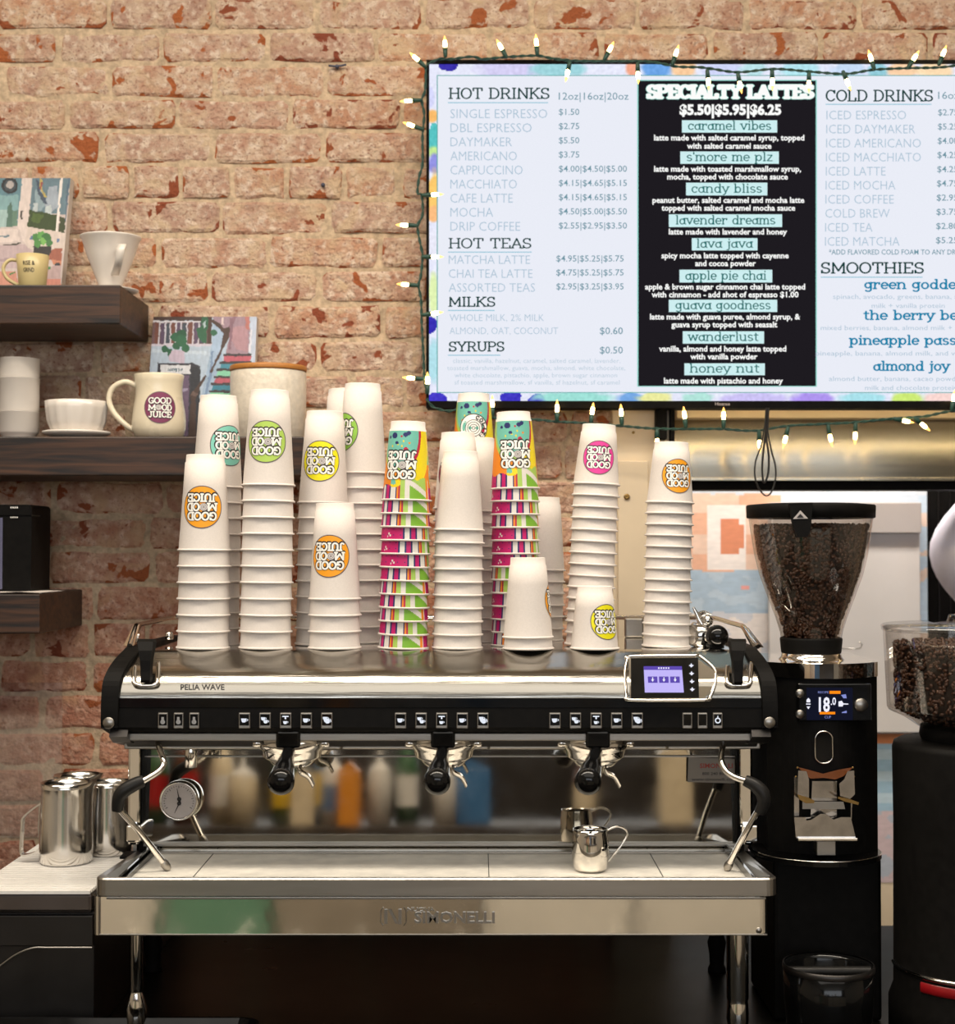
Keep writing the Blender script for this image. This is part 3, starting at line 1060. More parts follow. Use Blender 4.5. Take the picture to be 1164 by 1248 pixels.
TS('HOT DRINKS', 547, 670, 120.5, 12.5, DK, .085); UND(546, 668, 125)
T('12oz|16oz|20oz', 681, 766, 122, 9, PR)
items = [('SINGLE ESPRESSO', 549, 667, '$1.50', 706), ('DBL ESPRESSO', 549, 648, '$2.75', 706), ('DAYMAKER', 549, 624, '$5.50', 706), ('AMERICANO', 549, 630, '$3.75', 706),
         ('CAPPUCCINO', 549, 637, '$4.00|$4.50|$5.00', 764), ('MACCHIATO', 549, 630, '$4.15|$4.65|$5.15', 764), ('CAFE LATTE', 549, 625, '$4.15|$4.65|$5.15', 764), ('MOCHA', 549, 601, '$4.50|$5.00|$5.50', 764), ('DRIP COFFEE', 549, 634, '$2.55|$2.95|$3.50', 764)]
for i, (s, a, c, p, pe) in enumerate(items):
    T(s, a, c, 144.5 + 17.15 * i, 11.3, IT, -.008)
    T(p, 681, pe, 140.5 + 17.3 * i, 7.6, PR, .004)
TS('HOT TEAS', 547, 648, 302.5, 11.5, DK, .085); UND(546, 648, 307)
for i, (s, c, p) in enumerate([('MATCHA LATTE', 646, '$4.95|$5.25|$5.75'), ('CHAI TEA LATTE', 649, '$4.75|$5.25|$5.75'), ('ASSORTED TEAS', 652, '$2.95|$3.25|$3.95')]):
    T(s, 547, c, 322 + 17 * i, 10.8, IT, -.008)
    T(p, 678, 760, 319 + 17 * i, 7.6, PR, .004)
TS('MILKS', 547, 604, 373.5, 11, DK, .095); UND(546, 603, 378)
T('WHOLE MILK, 2% MILK', 548, 663, 391.5, 8.5, IT, -.008)
T('ALMOND, OAT, COCONUT', 548, 680, 407.5, 8.5, IT, -.008)
T('$0.60', 731, 759, 407.5, 8.5, PR, .004)
TS('SYRUPS', 547, 615, 428, 11, DK, .095); UND(546, 610, 432.5)
T('$0.50', 731, 759, 431, 8.5, PR, .004)
for i, (s, a, c) in enumerate([('classic, vanilla, hazelnut, caramel, salted caramel, lavender,', 552, 756), ('toasted marshmallow, guava, mocha, almond, white chocolate,', 545, 762),
                               ('white chocolate, pistachio, apple, brown sugar cinnamon', 554, 752), ('sf toasted marshmallow, sf vanilla, sf hazelnut, sf caramel', 554, 755)]):
    T(s, a, c, 442.5 + 8.8 * i, 5.6, (186, 204, 218), -.004)

WH, TB, TX = (252, 252, 250), (206, 238, 240), (30, 110, 108)
TS('SPECIALTY LATTES', 789, 991, 119.5, 14.5, (150, 220, 206), .235, .17, .0022, .15)
TS('SPECIALTY LATTES', 789, 991, 119.5, 14.5, WH, .20, .15, .0026, .12)
T('$5.50|$5.95|$6.25', 828, 952, 140, 12, WH, .045)
spec = [('caramel vibes', 831, 947, 147, 162, [('latte made with salted caramel syrup, topped', 797, 980, 171.5), ('with salted caramel sauce', 837, 940, 181.5)]),
        ("s'more me plz", 829, 949, 185, 200, [('latte made with toasted marshmallow syrup,', 797, 976, 209.5), ('mocha, topped with chocolate sauce', 813, 960, 219)]),
        ('candy bliss', 836, 935, 223, 238.5, [('peanut butter, salted caramel and mocha latte', 795, 980, 247.5), ('topped with salted caramel mocha sauce', 806, 969, 257)]),
        ('lavender dreams', 815, 953, 261.5, 277, [('latte made with lavender and honey', 815, 959, 286)]),
        ('lava java', 843, 923, 290.5, 305.5, [('spicy mocha latte topped with cayenne', 806, 961, 315), ('and cocoa powder', 847, 921, 324.5)]),
        ('apple pie chai', 828, 941, 329, 344.5, [('apple & brown sugar cinnamon chai latte topped', 786, 981, 353), ('with cinnamon - add shot of espresso $1.00', 794, 973, 362.5)]),
        ('guava goodness', 815, 947, 365.5, 380.5, [('latte made with guava puree, almond syrup, &', 792, 975, 389.5), ('guava syrup topped with seasalt', 818, 947, 399)]),
        ('wanderlust', 832, 931, 404, 419, [('vanilla, almond and honey latte topped', 803, 958, 428.5), ('with vanilla powder', 841, 923, 438)]),
        ('honey nut', 834, 932, 443, 457.5, [('latte made with pistachio and honey', 809, 954, 467.5)])]
for (s, a, c, t0, t1, lines) in spec:
    trect(put(TB, .0022), a, t0, c, t1, .0022)
    wsp = (c - a) * .045
    TS(s, a + wsp + 2, c - wsp - 2, t1 - 3.6, 10.4, TX, .075, .10, .0026)
    for (q, x0, x1, yy) in lines:
        T(q, x0, x1, yy, 6.8, WH, .028, .0026)
TS('COLD DRINKS', 1006, 1137, 123.5, 13, DK, .085); UND(1006, 1135, 127)
T('16oz|24oz', 1143, 1200, 121, 9, PR)
for i, (s, c, p) in enumerate([('ICED ESPRESSO', 1104, '$2.75'), ('ICED DAYMAKER', 1115, '$5.25'), ('ICED AMERICANO', 1122, '$4.00'), ('ICED MACCHIATO', 1122, '$4.25'), ('ICED LATTE', 1079, '$4.25'),
                              ('ICED MOCHA', 1091, '$4.75'), ('ICED COFFEE', 1089, '$2.95'), ('COLD BREW', 1084, '$3.75'), ('ICED TEA', 1063, '$2.80'), ('ICED MATCHA', 1096, '$5.25')]):
    T(s, 1007 - .2 * i, c, 146 + 17.1 * i, 11, IT, -.008)
    T(p, 1143 - .3 * i, 1167, 141 + 17.3 * i, 7.6, PR, .004)
T('*ADD FLAVORED COLD FOAM TO ANY DRINK', 1010, 1178, 310.5, 6.2, PR, .008)
TS('SMOOTHIES', 1000, 1126, 333, 12.5, DK, .095); UND(1000, 1124, 337.5)
BL2 = (28, 132, 172)
TS('green goddess', 1053, 1183, 352, 11, BL2, .11, .12)
T('spinach, avocado, greens, banana, almond', 1015, 1194, 364.5, 5.8, IT, -.002)
T('milk + vanilla protein', 1062, 1151, 375.5, 5.8, IT, -.002)
TS('the berry best', 1052, 1184, 389.5, 11, BL2, .11, .12)
T('mixed berries, banana, almond milk +', 1000, 1160, 402.5, 5.8, IT, -.002)
TS('pineapple passion', 1035, 1192, 420, 11, BL2, .11, .12)
T('pineapple, banana, almond milk, and vanilla', 994, 1186, 433.5, 5.8, IT, -.002)
TS('almond joy', 1064, 1157, 451.5, 11, BL2, .11, .12)
T('almond butter, banana, cacao powder,', 1010, 1176, 464.5, 5.8, IT, -.002)
T('milk and chocolate protein', 1054, 1166, 475.5, 5.8, IT, -.002)
for (col, layer), mb in ink.items():
    mb.build('menu_lettering', em(*col), tv, fix=False)['kind'] = 'stuff'
v, f, a, c = sans('Hisense', .01)
mb = MB().add([TP(871 + (p[0] - a) * 18 / (c - a), 494.5 - p[1] * 5.5, .0065) for p in v], f)
mb.build('maker_lettering', 'grey_ink', tv, fix=False)

# ================================================================== string lights
sl = empty('string_lights', W(519, 76, 2.84), 'green string of small warm bulbs draped around the television', 'string lights')
LY = 2.842
top = [(1250, 78), (1200, 76), (1147, 82), (1109, 83), (1065, 85), (1030, 90), (985, 87), (944, 84), (900, 88), (868, 84), (852, 82), (824, 81), (790, 75), (740, 74.5), (700, 74), (672, 71), (655, 68), (625, 69), (600, 71), (587, 72), (575, 69), (550, 72), (535, 72), (520, 79)]
left = [(519, 82), (518, 110), (514, 122), (517, 140), (515, 165), (515, 200), (511, 215), (509, 235), (514, 238), (515, 262), (509, 276), (513, 300), (515, 312), (513, 335), (510, 348), (513, 365), (514, 395), (516, 430), (517, 455), (520, 480)]
bot = [(520, 486), (528, 496), (545, 501), (560, 500), (590, 508), (640, 511), (660, 512), (679, 514), (720, 516), (757, 519), (800, 522.5), (840, 523), (880, 523), (920, 525), (960, 519), (1000, 517), (1040, 515), (1080, 511), (1110, 509), (1130, 507), (1160, 501), (1210, 498), (1260, 500)]
def twist(pts, r_=.0016, off=.0015, Y0=LY):
    c = catmull([W(a, b_, Y0) for a, b_ in pts], 10)
    out = []
    for ph in (0, PI):
        L, q = 0, []
        for i, p in enumerate(c):
            if i:
                L += (p - c[i - 1]).length
            a = L * 2 * PI / .034 + ph
            t = (c[min(i + 1, len(c) - 1)] - c[max(i - 1, 0)]).normalized()
            s_ = t.cross(Vector((0, 1, 0))).normalized()
            q.append(p + s_ * off * cos(a) + Vector((0, 1, 0)) * off * sin(a))
        out.append(q)
    mb = MB()
    for q in out:
        mb.tube(q, r_, 5)
    return mb
for pts in (top, left, bot):
    twist(pts).build('wire', 'wire', sl, fix=False)
def fairy(bx, by, tx, ty, Y0=LY - .004, toward=0.0):
    """socket at (bx, by), bulb tip towards (tx, ty)"""
    a, c = W(bx, by, Y0), W(tx, ty, Y0)
    d = (c - a)
    d.y -= toward
    d.normalize()
    L1, L2 = .018, .026
    s_ = MB().lathe([(.0022, 0), (.0036, .002), (.0042, .008), (.0046, L1), (.0001, L1)], a, d, 10, cap0=True).build('bulb_socket', 'wire', sl, fix=False)
    e = a + d * (L1 - .001)
    mb = MB().lathe([(.0026, 0), (.0036, .004), (.0038, .009), (.0030, .015)], e, d, 10)
    mb.lathe([(.0030, .015), (.0018, .020), (.0006, .0235), (.0001, .0245)], e, d, 10, 1)
    mb.build('bulb', ['bulb', 'bulb_tip'], s_, fix=False)
for q in [(543, 70, 542, 46), (655, 68, 653.5, 48), (736, 74, 747, 53), (819, 80, 825, 62), (618, 71, 613, 62), (695, 74, 690, 96), (777, 76, 778, 100), (862, 84, 864, 108), (899, 88, 901, 98), (941, 84, 941.5, 108),
          (986, 87, 986, 95), (1027, 86, 1032, 98), (1066, 86, 1063, 76), (1106, 84, 1113, 73), (1144, 80, 1151, 62), (1190, 78, 1194, 94),
          (519, 82, 506, 70), (514, 122, 497, 123), (516, 158, 505, 154), (514, 238, 534, 237), (509, 275, 484, 274), (514, 313, 535, 313), (510, 348, 484, 346), (514, 384, 521, 383), (517, 462, 504, 461), (521, 480, 521, 462),
          (600, 508, 600, 488), (679, 514, 679, 491), (720, 517, 721, 509), (758, 519, 757, 499), (801, 523, 801, 540), (836, 522, 834, 503), (882, 523, 882, 503), (925, 525, 926, 545), (961, 520, 956, 540), (1009, 518, 1013, 538), (1043, 515, 1042, 541), (1088, 510, 1093, 511), (1113, 508, 1119, 513), (1160, 501, 1163, 482)]:
    fairy(*q)

# loops of black cable hanging below the television
cb = catmull([W(a, c, 2.82) for a, c in ((934, 497), (932, 520), (927, 545), (921, 562), (920, 580), (925, 595), (933, 604), (940, 600), (945, 585), (945, 568), (940, 548), (936, 525), (937, 497))], 6)
mb = MB().tube(cb, .0017, 6)
mb.tube(catmull([W(a, c, 2.83) for a, c in ((936, 497), (934, 530), (937, 556), (936, 578), (931, 588), (929, 570), (931, 545), (934, 520), (934, 497))], 6), .0022, 6)
tag(mb.build('cable', 'blackwire', fix=False), 'black cable looping down from the television in front of the hood', 'cable')
# ================================================================== wooden wall shelves
SF = 2.71
def shelf(y_top, y_bot, xr, Yf, label, x_left=-1.45):
    z1, z0 = Z(y_top, Yf), Z(y_bot, Yf)
    x1 = X(xr, Yf)
    mb = MB().box(x_left, x1, Yf, WY - .004, z0, z1, bev=.0025)
    o = mb.build('wall_shelf', 'shelf')
    tag(o, label, 'shelf')
    return z1
ZU = shelf(347, 395, 145, SF, 'upper dark wood shelf on the brick wall holding the small beige mug')
ZL = shelf(532, 580, 383, SF, 'long dark wood shelf behind the left cup stacks holding the canister')
ZT = shelf(724, 772.5, 49, 2.66, 'lowest dark wood shelf, short, at the left edge below the long shelf')

M['paint'] = attr_mat('canvas_paint', 0.55, 0, 0.5, 160, .10)
def poly_colour(polys, bg, wob=1.2, shade=.10):
    def f(px, py):
        wx = px + wob * mnoise.noise(Vector((px * .2, py * .2, 5)))
        wy = py + wob * mnoise.noise(Vector((px * .2, py * .2, 15)))
        c = bg
        for col, pl in polys:
            if len(pl) == 3 and not isinstance(pl[0], tuple):
                if (wx - pl[0]) ** 2 + (wy - pl[1]) ** 2 < pl[2] ** 2:
                    c = col
            elif inpoly(wx, wy, pl):
                c = col
        k = 1 + shade * 1.6 * mnoise.noise(Vector((px * .35, py * .10, 3)))
        q = rgb(*c)
        return (q[0] * k, q[1] * k, q[2] * k)
    return f
def R4(x0, y0, x1, y1):
    return [(x0, y0), (x1, y0), (x1, y1), (x0, y1)]

def canvas(name, corners, Yt, Yb, zb, polys, bg, nu, nv, label):
    """corners in photo pixels TL, TR, BR, BL of the visible front; leans back against the wall"""
    TL, TR, BR, BL = corners
    ytop = TL[1]
    def pt(px, py):
        t = (py - ytop) / (BL[1] - ytop)
        return W(px, py, Yt + (Yb - Yt) * t)
    root = empty(name, pt(*BL), label, 'painting')
    col = poly_colour(polys, bg)
    def fn3(u, v):
        t = 1 - v
        px = (TL[0] + (BL[0] - TL[0]) * t) * (1 - u) + (TR[0] + (BR[0] - TR[0]) * t) * u
        py = TL[1] + (BL[1] - TL[1]) * t
        return pt(px, py)
    def cf(u, v):
        t = 1 - v
        px = (TL[0] + (BL[0] - TL[0]) * t) * (1 - u) + (TR[0] + (BR[0] - TR[0]) * t) * u
        return col(px, TL[1] + (BL[1] - TL[1]) * t)
    paint_grid('painting', fn3, nu, nv, cf, M['paint'], root)
    a, b_, c, d = fn3(0, 1), fn3(1, 1), fn3(1, 0), fn3(0, 0)
    off = Vector((0, .0008, 0))
    th = Vector((0, .026, 0))
    q = [p + off for p in (a, b_, c, d)]
    vs = q + [p + th for p in q]
    MB().add(vs, [(0, 1, 2, 3), (4, 7, 6, 5), (0, 4, 5, 1), (1, 5, 6, 2), (2, 6, 7, 3), (3, 7, 4, 0)]).build('stretcher', 'canvas_edge', root)
    return root
M['canvas_edge'] = mat('canvas_edge', rgb(206, 198, 190), .8, 0, .06, 60)

W1 = (206, 192, 186)
p1 = [((88, 124, 136), R4(-60, 214, 27, 280)), ((120, 156, 160), R4(-60, 238, 22, 256)), ((150, 176, 174), R4(-60, 256, 12, 279)), ((74, 104, 92), [(8, 279), (9, 252), (13, 246), (15, 252), (15, 279)]), ((90, 120, 104), R4(15, 256, 21, 279)),
      (W1, [(28, 214), (40, 214), (33, 280), (30, 300), (20, 300), (22, 260)]), ((188, 174, 170), [(-60, 282), (22, 276), (30, 298), (-60, 302)]), (W1, [(-60, 281), (21, 279), (23, 294), (-60, 300)]), ((96, 118, 130), R4(-20, 287, 12, 289)),
      ((38, 34, 30), R4(25, 257, 27.5, 268)),
      ((92, 116, 128), [(40, 214), (86, 214), (81, 262), (36, 258)]), ((130, 150, 158), [(43, 232), (50, 228), (56, 246), (50, 258), (42, 256)]), ((172, 182, 186), [(41, 247), (47, 247), (46, 258), (40, 257)]), ((150, 160, 172), [(60, 228), (70, 226), (72, 252), (60, 260), (54, 250)]),
      ((180, 190, 192), [(55, 252), (62, 250), (64, 262), (55, 262)]), ((60, 74, 92), [(44, 218), (49, 222), (48, 232), (56, 242), (58, 250), (52, 246), (46, 236)]), ((178, 160, 90), [(49, 217), (52, 220), (51, 230), (57, 240), (54, 240), (48, 230)]), ((140, 72, 64), [(50, 222), (52, 224), (50, 232), (48, 230)]),
      ((44, 62, 22), [(36, 256), (70, 262), (67, 284), (33, 276)]), ((66, 88, 34), [(40, 259), (54, 262), (48, 272), (38, 270)]), ((50, 60, 30), [(73, 264), (80, 266), (79, 283), (71, 283)]),
      ((222, 214, 208), [(74, 214), (77, 214), (72, 262), (70, 284), (67.5, 284), (70, 258)]), ((70, 92, 112), [(83, 214), (85, 214), (80, 270), (79, 270)]),
      ((198, 184, 176), [(32, 276), (80, 284), (78, 306), (30, 304)]), ((60, 58, 50), [(2, 299), (26, 295), (26, 297), (2, 302)]),
      ((176, 156, 158), [(-60, 302), (30, 298), (42, 308), (40, 326), (-60, 330)]), ((156, 136, 140), [(-60, 318), (24, 314), (24, 317), (-60, 323)]), ((36, 34, 34), [(40, 300), (63, 300), (61, 314), (41, 311)]),
      ((60, 116, 56), (44, 289, 5)), ((84, 146, 70), (50, 287, 5)), ((50, 104, 52), (57, 290, 6)), ((110, 166, 84), (52, 294, 4)), ((70, 128, 60), (46, 297, 4.5)), ((58, 112, 60), (60, 296, 4)), ((96, 116, 150), (71, 293, 2.5)), ((84, 108, 140), (38, 290, 1.8)),
      ((146, 84, 66), [(63, 304), (76, 302), (75, 318), (58, 316)]), ((184, 120, 92), [(62, 316), (75, 318), (74, 326), (64, 322)]), ((44, 44, 50), (70, 323, 3.2)), ((172, 148, 148), R4(52, 324, 74, 350)), ((190, 124, 108), R4(56, 340, 74, 350)), ((60, 120, 70), [(56, 326), (61, 324), (62, 328), (57, 329)]),
      ((186, 128, 110), [(-60, 334), (20, 330), (22, 350), (-60, 350)]), ((60, 118, 62), [(11, 334), (19, 330), (19, 332), (12, 336)]), ((30, 34, 40), (12, 226, 10)), ((56, 66, 74), (12, 226, 7)), ((168, 160, 158), (12.5, 225, 4.6))]
canvas('painting_canvas', [(-42, 217), (86, 217), (73, 367), (-50, 367)], 2.92, 2.84, ZU, p1, (186, 172, 168), 110, 128, 'unframed painting of a white window and potted plant on the upper shelf')

def q(x, y):
    return (170 + x / 7.275, 380 + y / 7.275)
def Q(*a):
    return [q(a[i], a[i + 1]) for i in range(0, len(a), 2)]
LB, LV = (170, 186, 204), (150, 126, 140)
p2 = [((62, 42, 38), Q(120, 30, 640, 30, 640, 82, 120, 76)), ((104, 78, 82), Q(120, 90, 640, 90, 640, 290, 100, 290))]
for i, x in enumerate((140, 192, 240, 286, 332, 384, 440, 490, 540)):
    p2.append((((110, 66, 56), (84, 66, 92), (60, 70, 84))[i % 3], Q(x, 98, x + 34, 98, x + 26, 282, x - 8, 282)))
    p2.append(((198, 196, 208), Q(x + 34, 92, x + 46, 92, x + 38, 284, x + 26, 284)))
p2 += [((206, 204, 212), Q(120, 78, 640, 86, 640, 98, 118, 94)), ((196, 190, 204), Q(104, 284, 640, 284, 640, 306, 104, 306)),
       (LB, Q(100, 306, 640, 306, 610, 1120, 60, 1120)), ((186, 200, 214), Q(110, 330, 600, 350, 600, 380, 108, 360)), ((148, 170, 194), Q(640, 290, 740, 200, 730, 500, 500, 1120, 560, 700)), ((156, 178, 204), Q(650, 86, 760, 120, 730, 400, 640, 540)),
       ((112, 136, 168), Q(640, 350, 655, 350, 640, 560, 560, 900, 540, 900, 620, 540)),
       (LV, Q(640, 30, 980, 30, 970, 380, 760, 400, 800, 200, 660, 80)), ((166, 130, 140), Q(820, 140, 960, 120, 960, 360, 860, 330, 810, 240)), ((128, 96, 110), Q(800, 60, 860, 40, 830, 120, 810, 330, 790, 340)), ((176, 110, 104), Q(935, 40, 975, 40, 975, 170, 945, 150)), ((214, 196, 196), Q(730, 50, 750, 50, 745, 120, 725, 110)),
       ((178, 190, 210), Q(985, 40, 1050, 40, 1030, 500, 980, 380, 990, 190)), ((206, 206, 218), Q(985, 160, 1000, 160, 985, 360, 970, 350)),
       ((186, 172, 190), Q(265, 340, 400, 340, 400, 460, 262, 440)), ((44, 44, 56), Q(160, 455, 470, 455, 540, 480, 540, 620, 460, 1120, 370, 1120, 380, 560, 160, 550)), ((206, 208, 214), Q(186, 470, 450, 474, 450, 552, 186, 546)),
       ((96, 78, 104), Q(385, 570, 440, 570, 430, 1100, 380, 1100)), ((150, 140, 168), Q(380, 680, 430, 676, 430, 700, 380, 710)), ((30, 34, 44), Q(455, 480, 540, 500, 520, 1100, 450, 1100))]
for i, (x, w_) in enumerate(((250, 10), (268, 14), (286, 12), (304, 10), (318, 14), (338, 12), (356, 12), (374, 12))):
    p2.append(((70, 96, 110), Q(x, 502, x + w_, 502, x + w_ - 3, 528, x + 2, 528)))
for i, (x, y, c) in enumerate(((752, 394, (176, 84, 100)), (722, 462, (58, 128, 148)), (694, 524, (124, 190, 160)), (672, 590, (168, 80, 96)), (646, 654, (46, 118, 140)), (626, 718, (130, 196, 164)))):
    p2.append((c, Q(x, y, 1000 if i < 2 else 980, y, 980, y + 46, x - 8, y + 46)))
    p2.append(((52, 44, 50), Q(x - 10, y - 22, 992, y - 24, 985, y, x - 12, y)))
p2 += [((64, 42, 36), Q(605, 40, 645, 40, 640, 282, 600, 282)), ((66, 46, 40), Q(640, 60, 720, 110, 745, 150, 800, 130, 800, 210, 770, 270, 640, 545, 620, 540, 720, 330, 740, 200, 720, 160, 640, 90)),
       ((64, 44, 38), Q(580, 560, 598, 570, 520, 700, 500, 780, 500, 1120, 430, 1120, 460, 780, 445, 740, 490, 690)), ((96, 76, 70), Q(450, 740, 480, 700, 520, 730, 500, 750)),
       ((32, 92, 64), [q(315, 215)] and (170 + 315 / 7.275, 380 + 225 / 7.275, 5.4)), ((28, 84, 58), (170 + 375 / 7.275, 380 + 200 / 7.275, 6)), ((36, 96, 66), (170 + 370 / 7.275, 380 + 255 / 7.275, 7)), ((28, 86, 60), (170 + 225 / 7.275, 380 + 330 / 7.275, 4.4)),
       ((34, 94, 64), (170 + 408 / 7.275, 380 + 325 / 7.275, 4.8)), ((30, 88, 60), (170 + 325 / 7.275, 380 + 305 / 7.275, 4.6)), ((32, 90, 62), Q(240, 330, 290, 330, 258, 400)), ((32, 90, 62), Q(550, 40, 612, 40, 600, 150, 590, 275, 560, 275, 520, 230, 505, 150, 550, 120)), ((38, 96, 70), (170 + 660 / 7.275, 380 + 185 / 7.275, 4)), ((170, 190, 196), Q(560, 110, 590, 80, 575, 160))]
canvas('painting_canvas', [(187, 386), (313, 385), (307, 543), (176, 543)], 2.925, 2.865, ZL, p2, (170, 186, 204), 150, 180, 'unframed street scene painting with a brown vine, behind the logo mug')

# ---- logo drawing shared by mugs and cups.  fn(u, v, layer) -> point, disc radius = 1
def logo(fn, disc=True, wk=1.0):
    mb = MB()                      # 0 disc colour, 1 ring, 2 black, 3 white, 4 grey
    if disc:
        for mi, r0, r1, lay in ((1, .955, 1.0, .2), (0, 0, .955, 0)):
            nr, na = (1 if r0 else 6), 44
            vs = []
            for i in range(nr + 1):
                rr = r0 + (r1 - r0) * i / nr
                for k in range(na):
                    a = 2 * PI * k / na
                    vs.append(fn(rr * cos(a), rr * sin(a), lay))
            fs = [(i * na + k, i * na + (k + 1) % na, (i + 1) * na + (k + 1) % na, (i + 1) * na + k) for i in range(nr) for k in range(na)]
            mb.add(vs, fs, mi, True)
    rows_ = [('GOOD', -.70, .70, .26, .60), ('M', -.72, -.26, -.165, .165), ('OD', .10, .72, -.165, .165), ('JUICE', -.70, .70, -.60, -.27)]
    for t, x0, x1, y0, y1 in rows_:
        st_, wd = strokes(t, .13)
        kx, ky = (x1 - x0) / wd, (y1 - y0)
        S2 = [[(x0 + a * kx, y0 + b_ * ky) for a, b_ in s] for s in st_]
        ribbons(mb, [[(a + .018, b_ - .022) for a, b_ in s] for s in S2], .088 * wk, lambda u, v: fn(u, v, 1), 2, .082 * wk, .16)
        ribbons(mb, S2, .046 * wk, lambda u, v: fn(u, v, 2), 3, .040 * wk, .16)
    for k, (r0, r1, mi) in enumerate(((.0, .2, 4), (.07, .09, 3), (.14, .16, 3))):
        na = 18
        vs = [fn(-.09 + rr * cos(2 * PI * j / na), rr * .9 * sin(2 * PI * j / na), 1.6 + .2 * k) for rr in (r0, r1) for j in range(na)]
        mb.add(vs, [(j, (j + 1) % na, na + (j + 1) % na, na + j) for j in range(na)], mi, True)
    return mb
LOGOC = {'orange': (240, 158, 20), 'teal': (122, 194, 178), 'lime': (172, 204, 92), 'green': (140, 190, 74), 'yellow': (232, 222, 10), 'magenta': (222, 60, 150), 'maroon': (120, 30, 50), 'plum': (120, 48, 84)}
def logo_mats(c):
    k = 'logo_' + c
    if k not in M:
        M[k] = mat(k + '_print', rgb(*LOGOC[c]), .5, 0, .03)
    return [k, 'ring', 'ink', 'white', 'grey_ink']

# ---- mugs, bowl, cups and canister on the shelves
def handle(pts, r0, flat=1.0, n=10):
    c = catmull(pts, 6)
    return MB().tube(c, r0, n)
def px_len(p, Y):
    return p / FP * Y

# small beige mug
Y = 2.765
k = Y / FP
cx = X(37.5, Y)
h = (352 - 310) * k
mug = empty('mug', (cx, Y, ZU), 'small beige espresso mug with black words on the upper shelf', 'mug')
prof = [(.0001, 0), (15 * k, 0), (16.2 * k, .002), (18 * k, h * .55), (19.8 * k, h), (18.6 * k, h + .0005), (17 * k, h * .55), (14.5 * k, .004), (.0001, .004)]
MB().lathe(prof, (cx, Y, ZU), n=36).build('body', 'beige_ceramic', mug)
handle([(cx - 17.5 * k, Y, ZU + h * .86), (cx - 28 * k, Y - .004, ZU + h * .85), (cx - 34.5 * k, Y - .006, ZU + h * .62), (cx - 30 * k, Y - .005, ZU + h * .32), (cx - 16 * k, Y, ZU + h * .12)], .0034).build('handle', 'beige_ceramic', mug)
def on_cyl(cx, cy, rad, zc, sc, flip=False, yaw=0.0, off=.0003):
    def f(u, v, layer=0):
        if flip:
            u, v = -u, -v
        z = zc + v * sc
        rr = rad(z) + off * (1 + layer)
        a = yaw + u * sc / rad(z)
        return (cx + rr * sin(a), cy - rr * cos(a), z)
    return f
mb = MB()
for (t, x0, x1, y0, cap) in (('RISE &', -.8, .95, .28, .62), ('GRIND', -.75, .85, -.75, .62)):
    v, f, a, c = sans(t, .015)
    fn = on_cyl(cx, Y, lambda z: (15.9 + 3.9 * (z - ZU) / h) * k, ZU + h * .60, 8.2 * k)
    mb.add([fn(x0 + (p[0] - a) * (x1 - x0) / (c - a), y0 + p[1] * cap / CAPH) for p in v], f)
mb.build('lettering', 'ink', mug, fix=False)

# white pour-over dripper on its saucer
Y = 2.80
k = Y / FP
cx = X(133, Y)
drp = empty('coffee_dripper', (cx, Y, ZU), 'white ceramic pour over coffee dripper at the end of the upper shelf', 'dripper')
zb = ZU + .007
MB().lathe([(.0001, 0), (20 * k, 0), (34 * k, .0035), (34.5 * k, .0055), (32 * k, .0062), (18 * k, .004), (.0001, .004)], (cx, Y, ZU), n=40).build('saucer', 'ceramic', drp)
H_ = (358 - 294) * k
MB().lathe([(11 * k, -.002), (13 * k, 0), (14 * k, 4 * k), (15 * k, 7 * k), (22 * k, 24 * k), (29 * k, 42 * k), (35 * k, H_ - .005), (37 * k, H_ - .002), (37 * k, H_), (35.2 * k, H_), (26 * k, 40 * k), (10 * k, 6 * k)], (cx, Y, zb), n=44).build('cone', 'ceramic', drp)
hp = [W(147, 302, Y - 30 * k), W(149, 299, Y - 46 * k), W(147, 306, Y - 52 * k), W(144, 322, Y - 44 * k), W(140, 334, Y - 20 * k)]
c = catmull(hp, 6)
vs, fs = [], []
for i, p in enumerate(c):
    t = (c[min(i + 1, len(c) - 1)] - c[max(i - 1, 0)]).normalized()
    n_ = t.cross(Vector((1, 0, 0))).normalized() * .0028
    wv = Vector((.0072, 0, 0))
    vs += [p - wv - n_, p + wv - n_, p + wv + n_, p - wv + n_]
for i in range(len(c) - 1):
    for j in range(4):
        fs.append((i * 4 + j, i * 4 + (j + 1) % 4, i * 4 + 4 + (j + 1) % 4, i * 4 + 4 + j))
fs += [(0, 1, 2, 3), tuple(len(vs) - 4 + j for j in range(4))]
MB().add(vs, fs, 0, True).build('handle', 'ceramic', drp)

# three stacked straight cups at the left edge
Y = 2.79
k = Y / FP
cx = X(22, Y)
zc = ZL
words = ['bottom', 'middle', 'top']
for i, hh in enumerate((33, 40, 23)):
    h = hh * k + .001
    r_ = 25 * k
    if i == 0:
        pf = [(.0001, 0), (18 * k, 0), (19 * k, .004), (22 * k, .010), (r_ * .97, .014), (r_ * .97, h - .001), (r_, h)]
    else:
        pf = [(r_ * .93, 0), (r_ * .97, .003), (r_ * .97, h - .001), (r_, h)]
    pf += [(r_ * .94, h), (r_ * .92, max(.006, h * .5)), (.0001, max(.004, h * .4))]
    o = MB().lathe(pf, (cx, Y, zc), n=40).build('cup', 'ceramic')
    tag(o, '%s white cup of the stack of three at the left end of the long shelf' % words[i], 'cup', 'stacked cups on the long shelf')
    zc += h + .0004

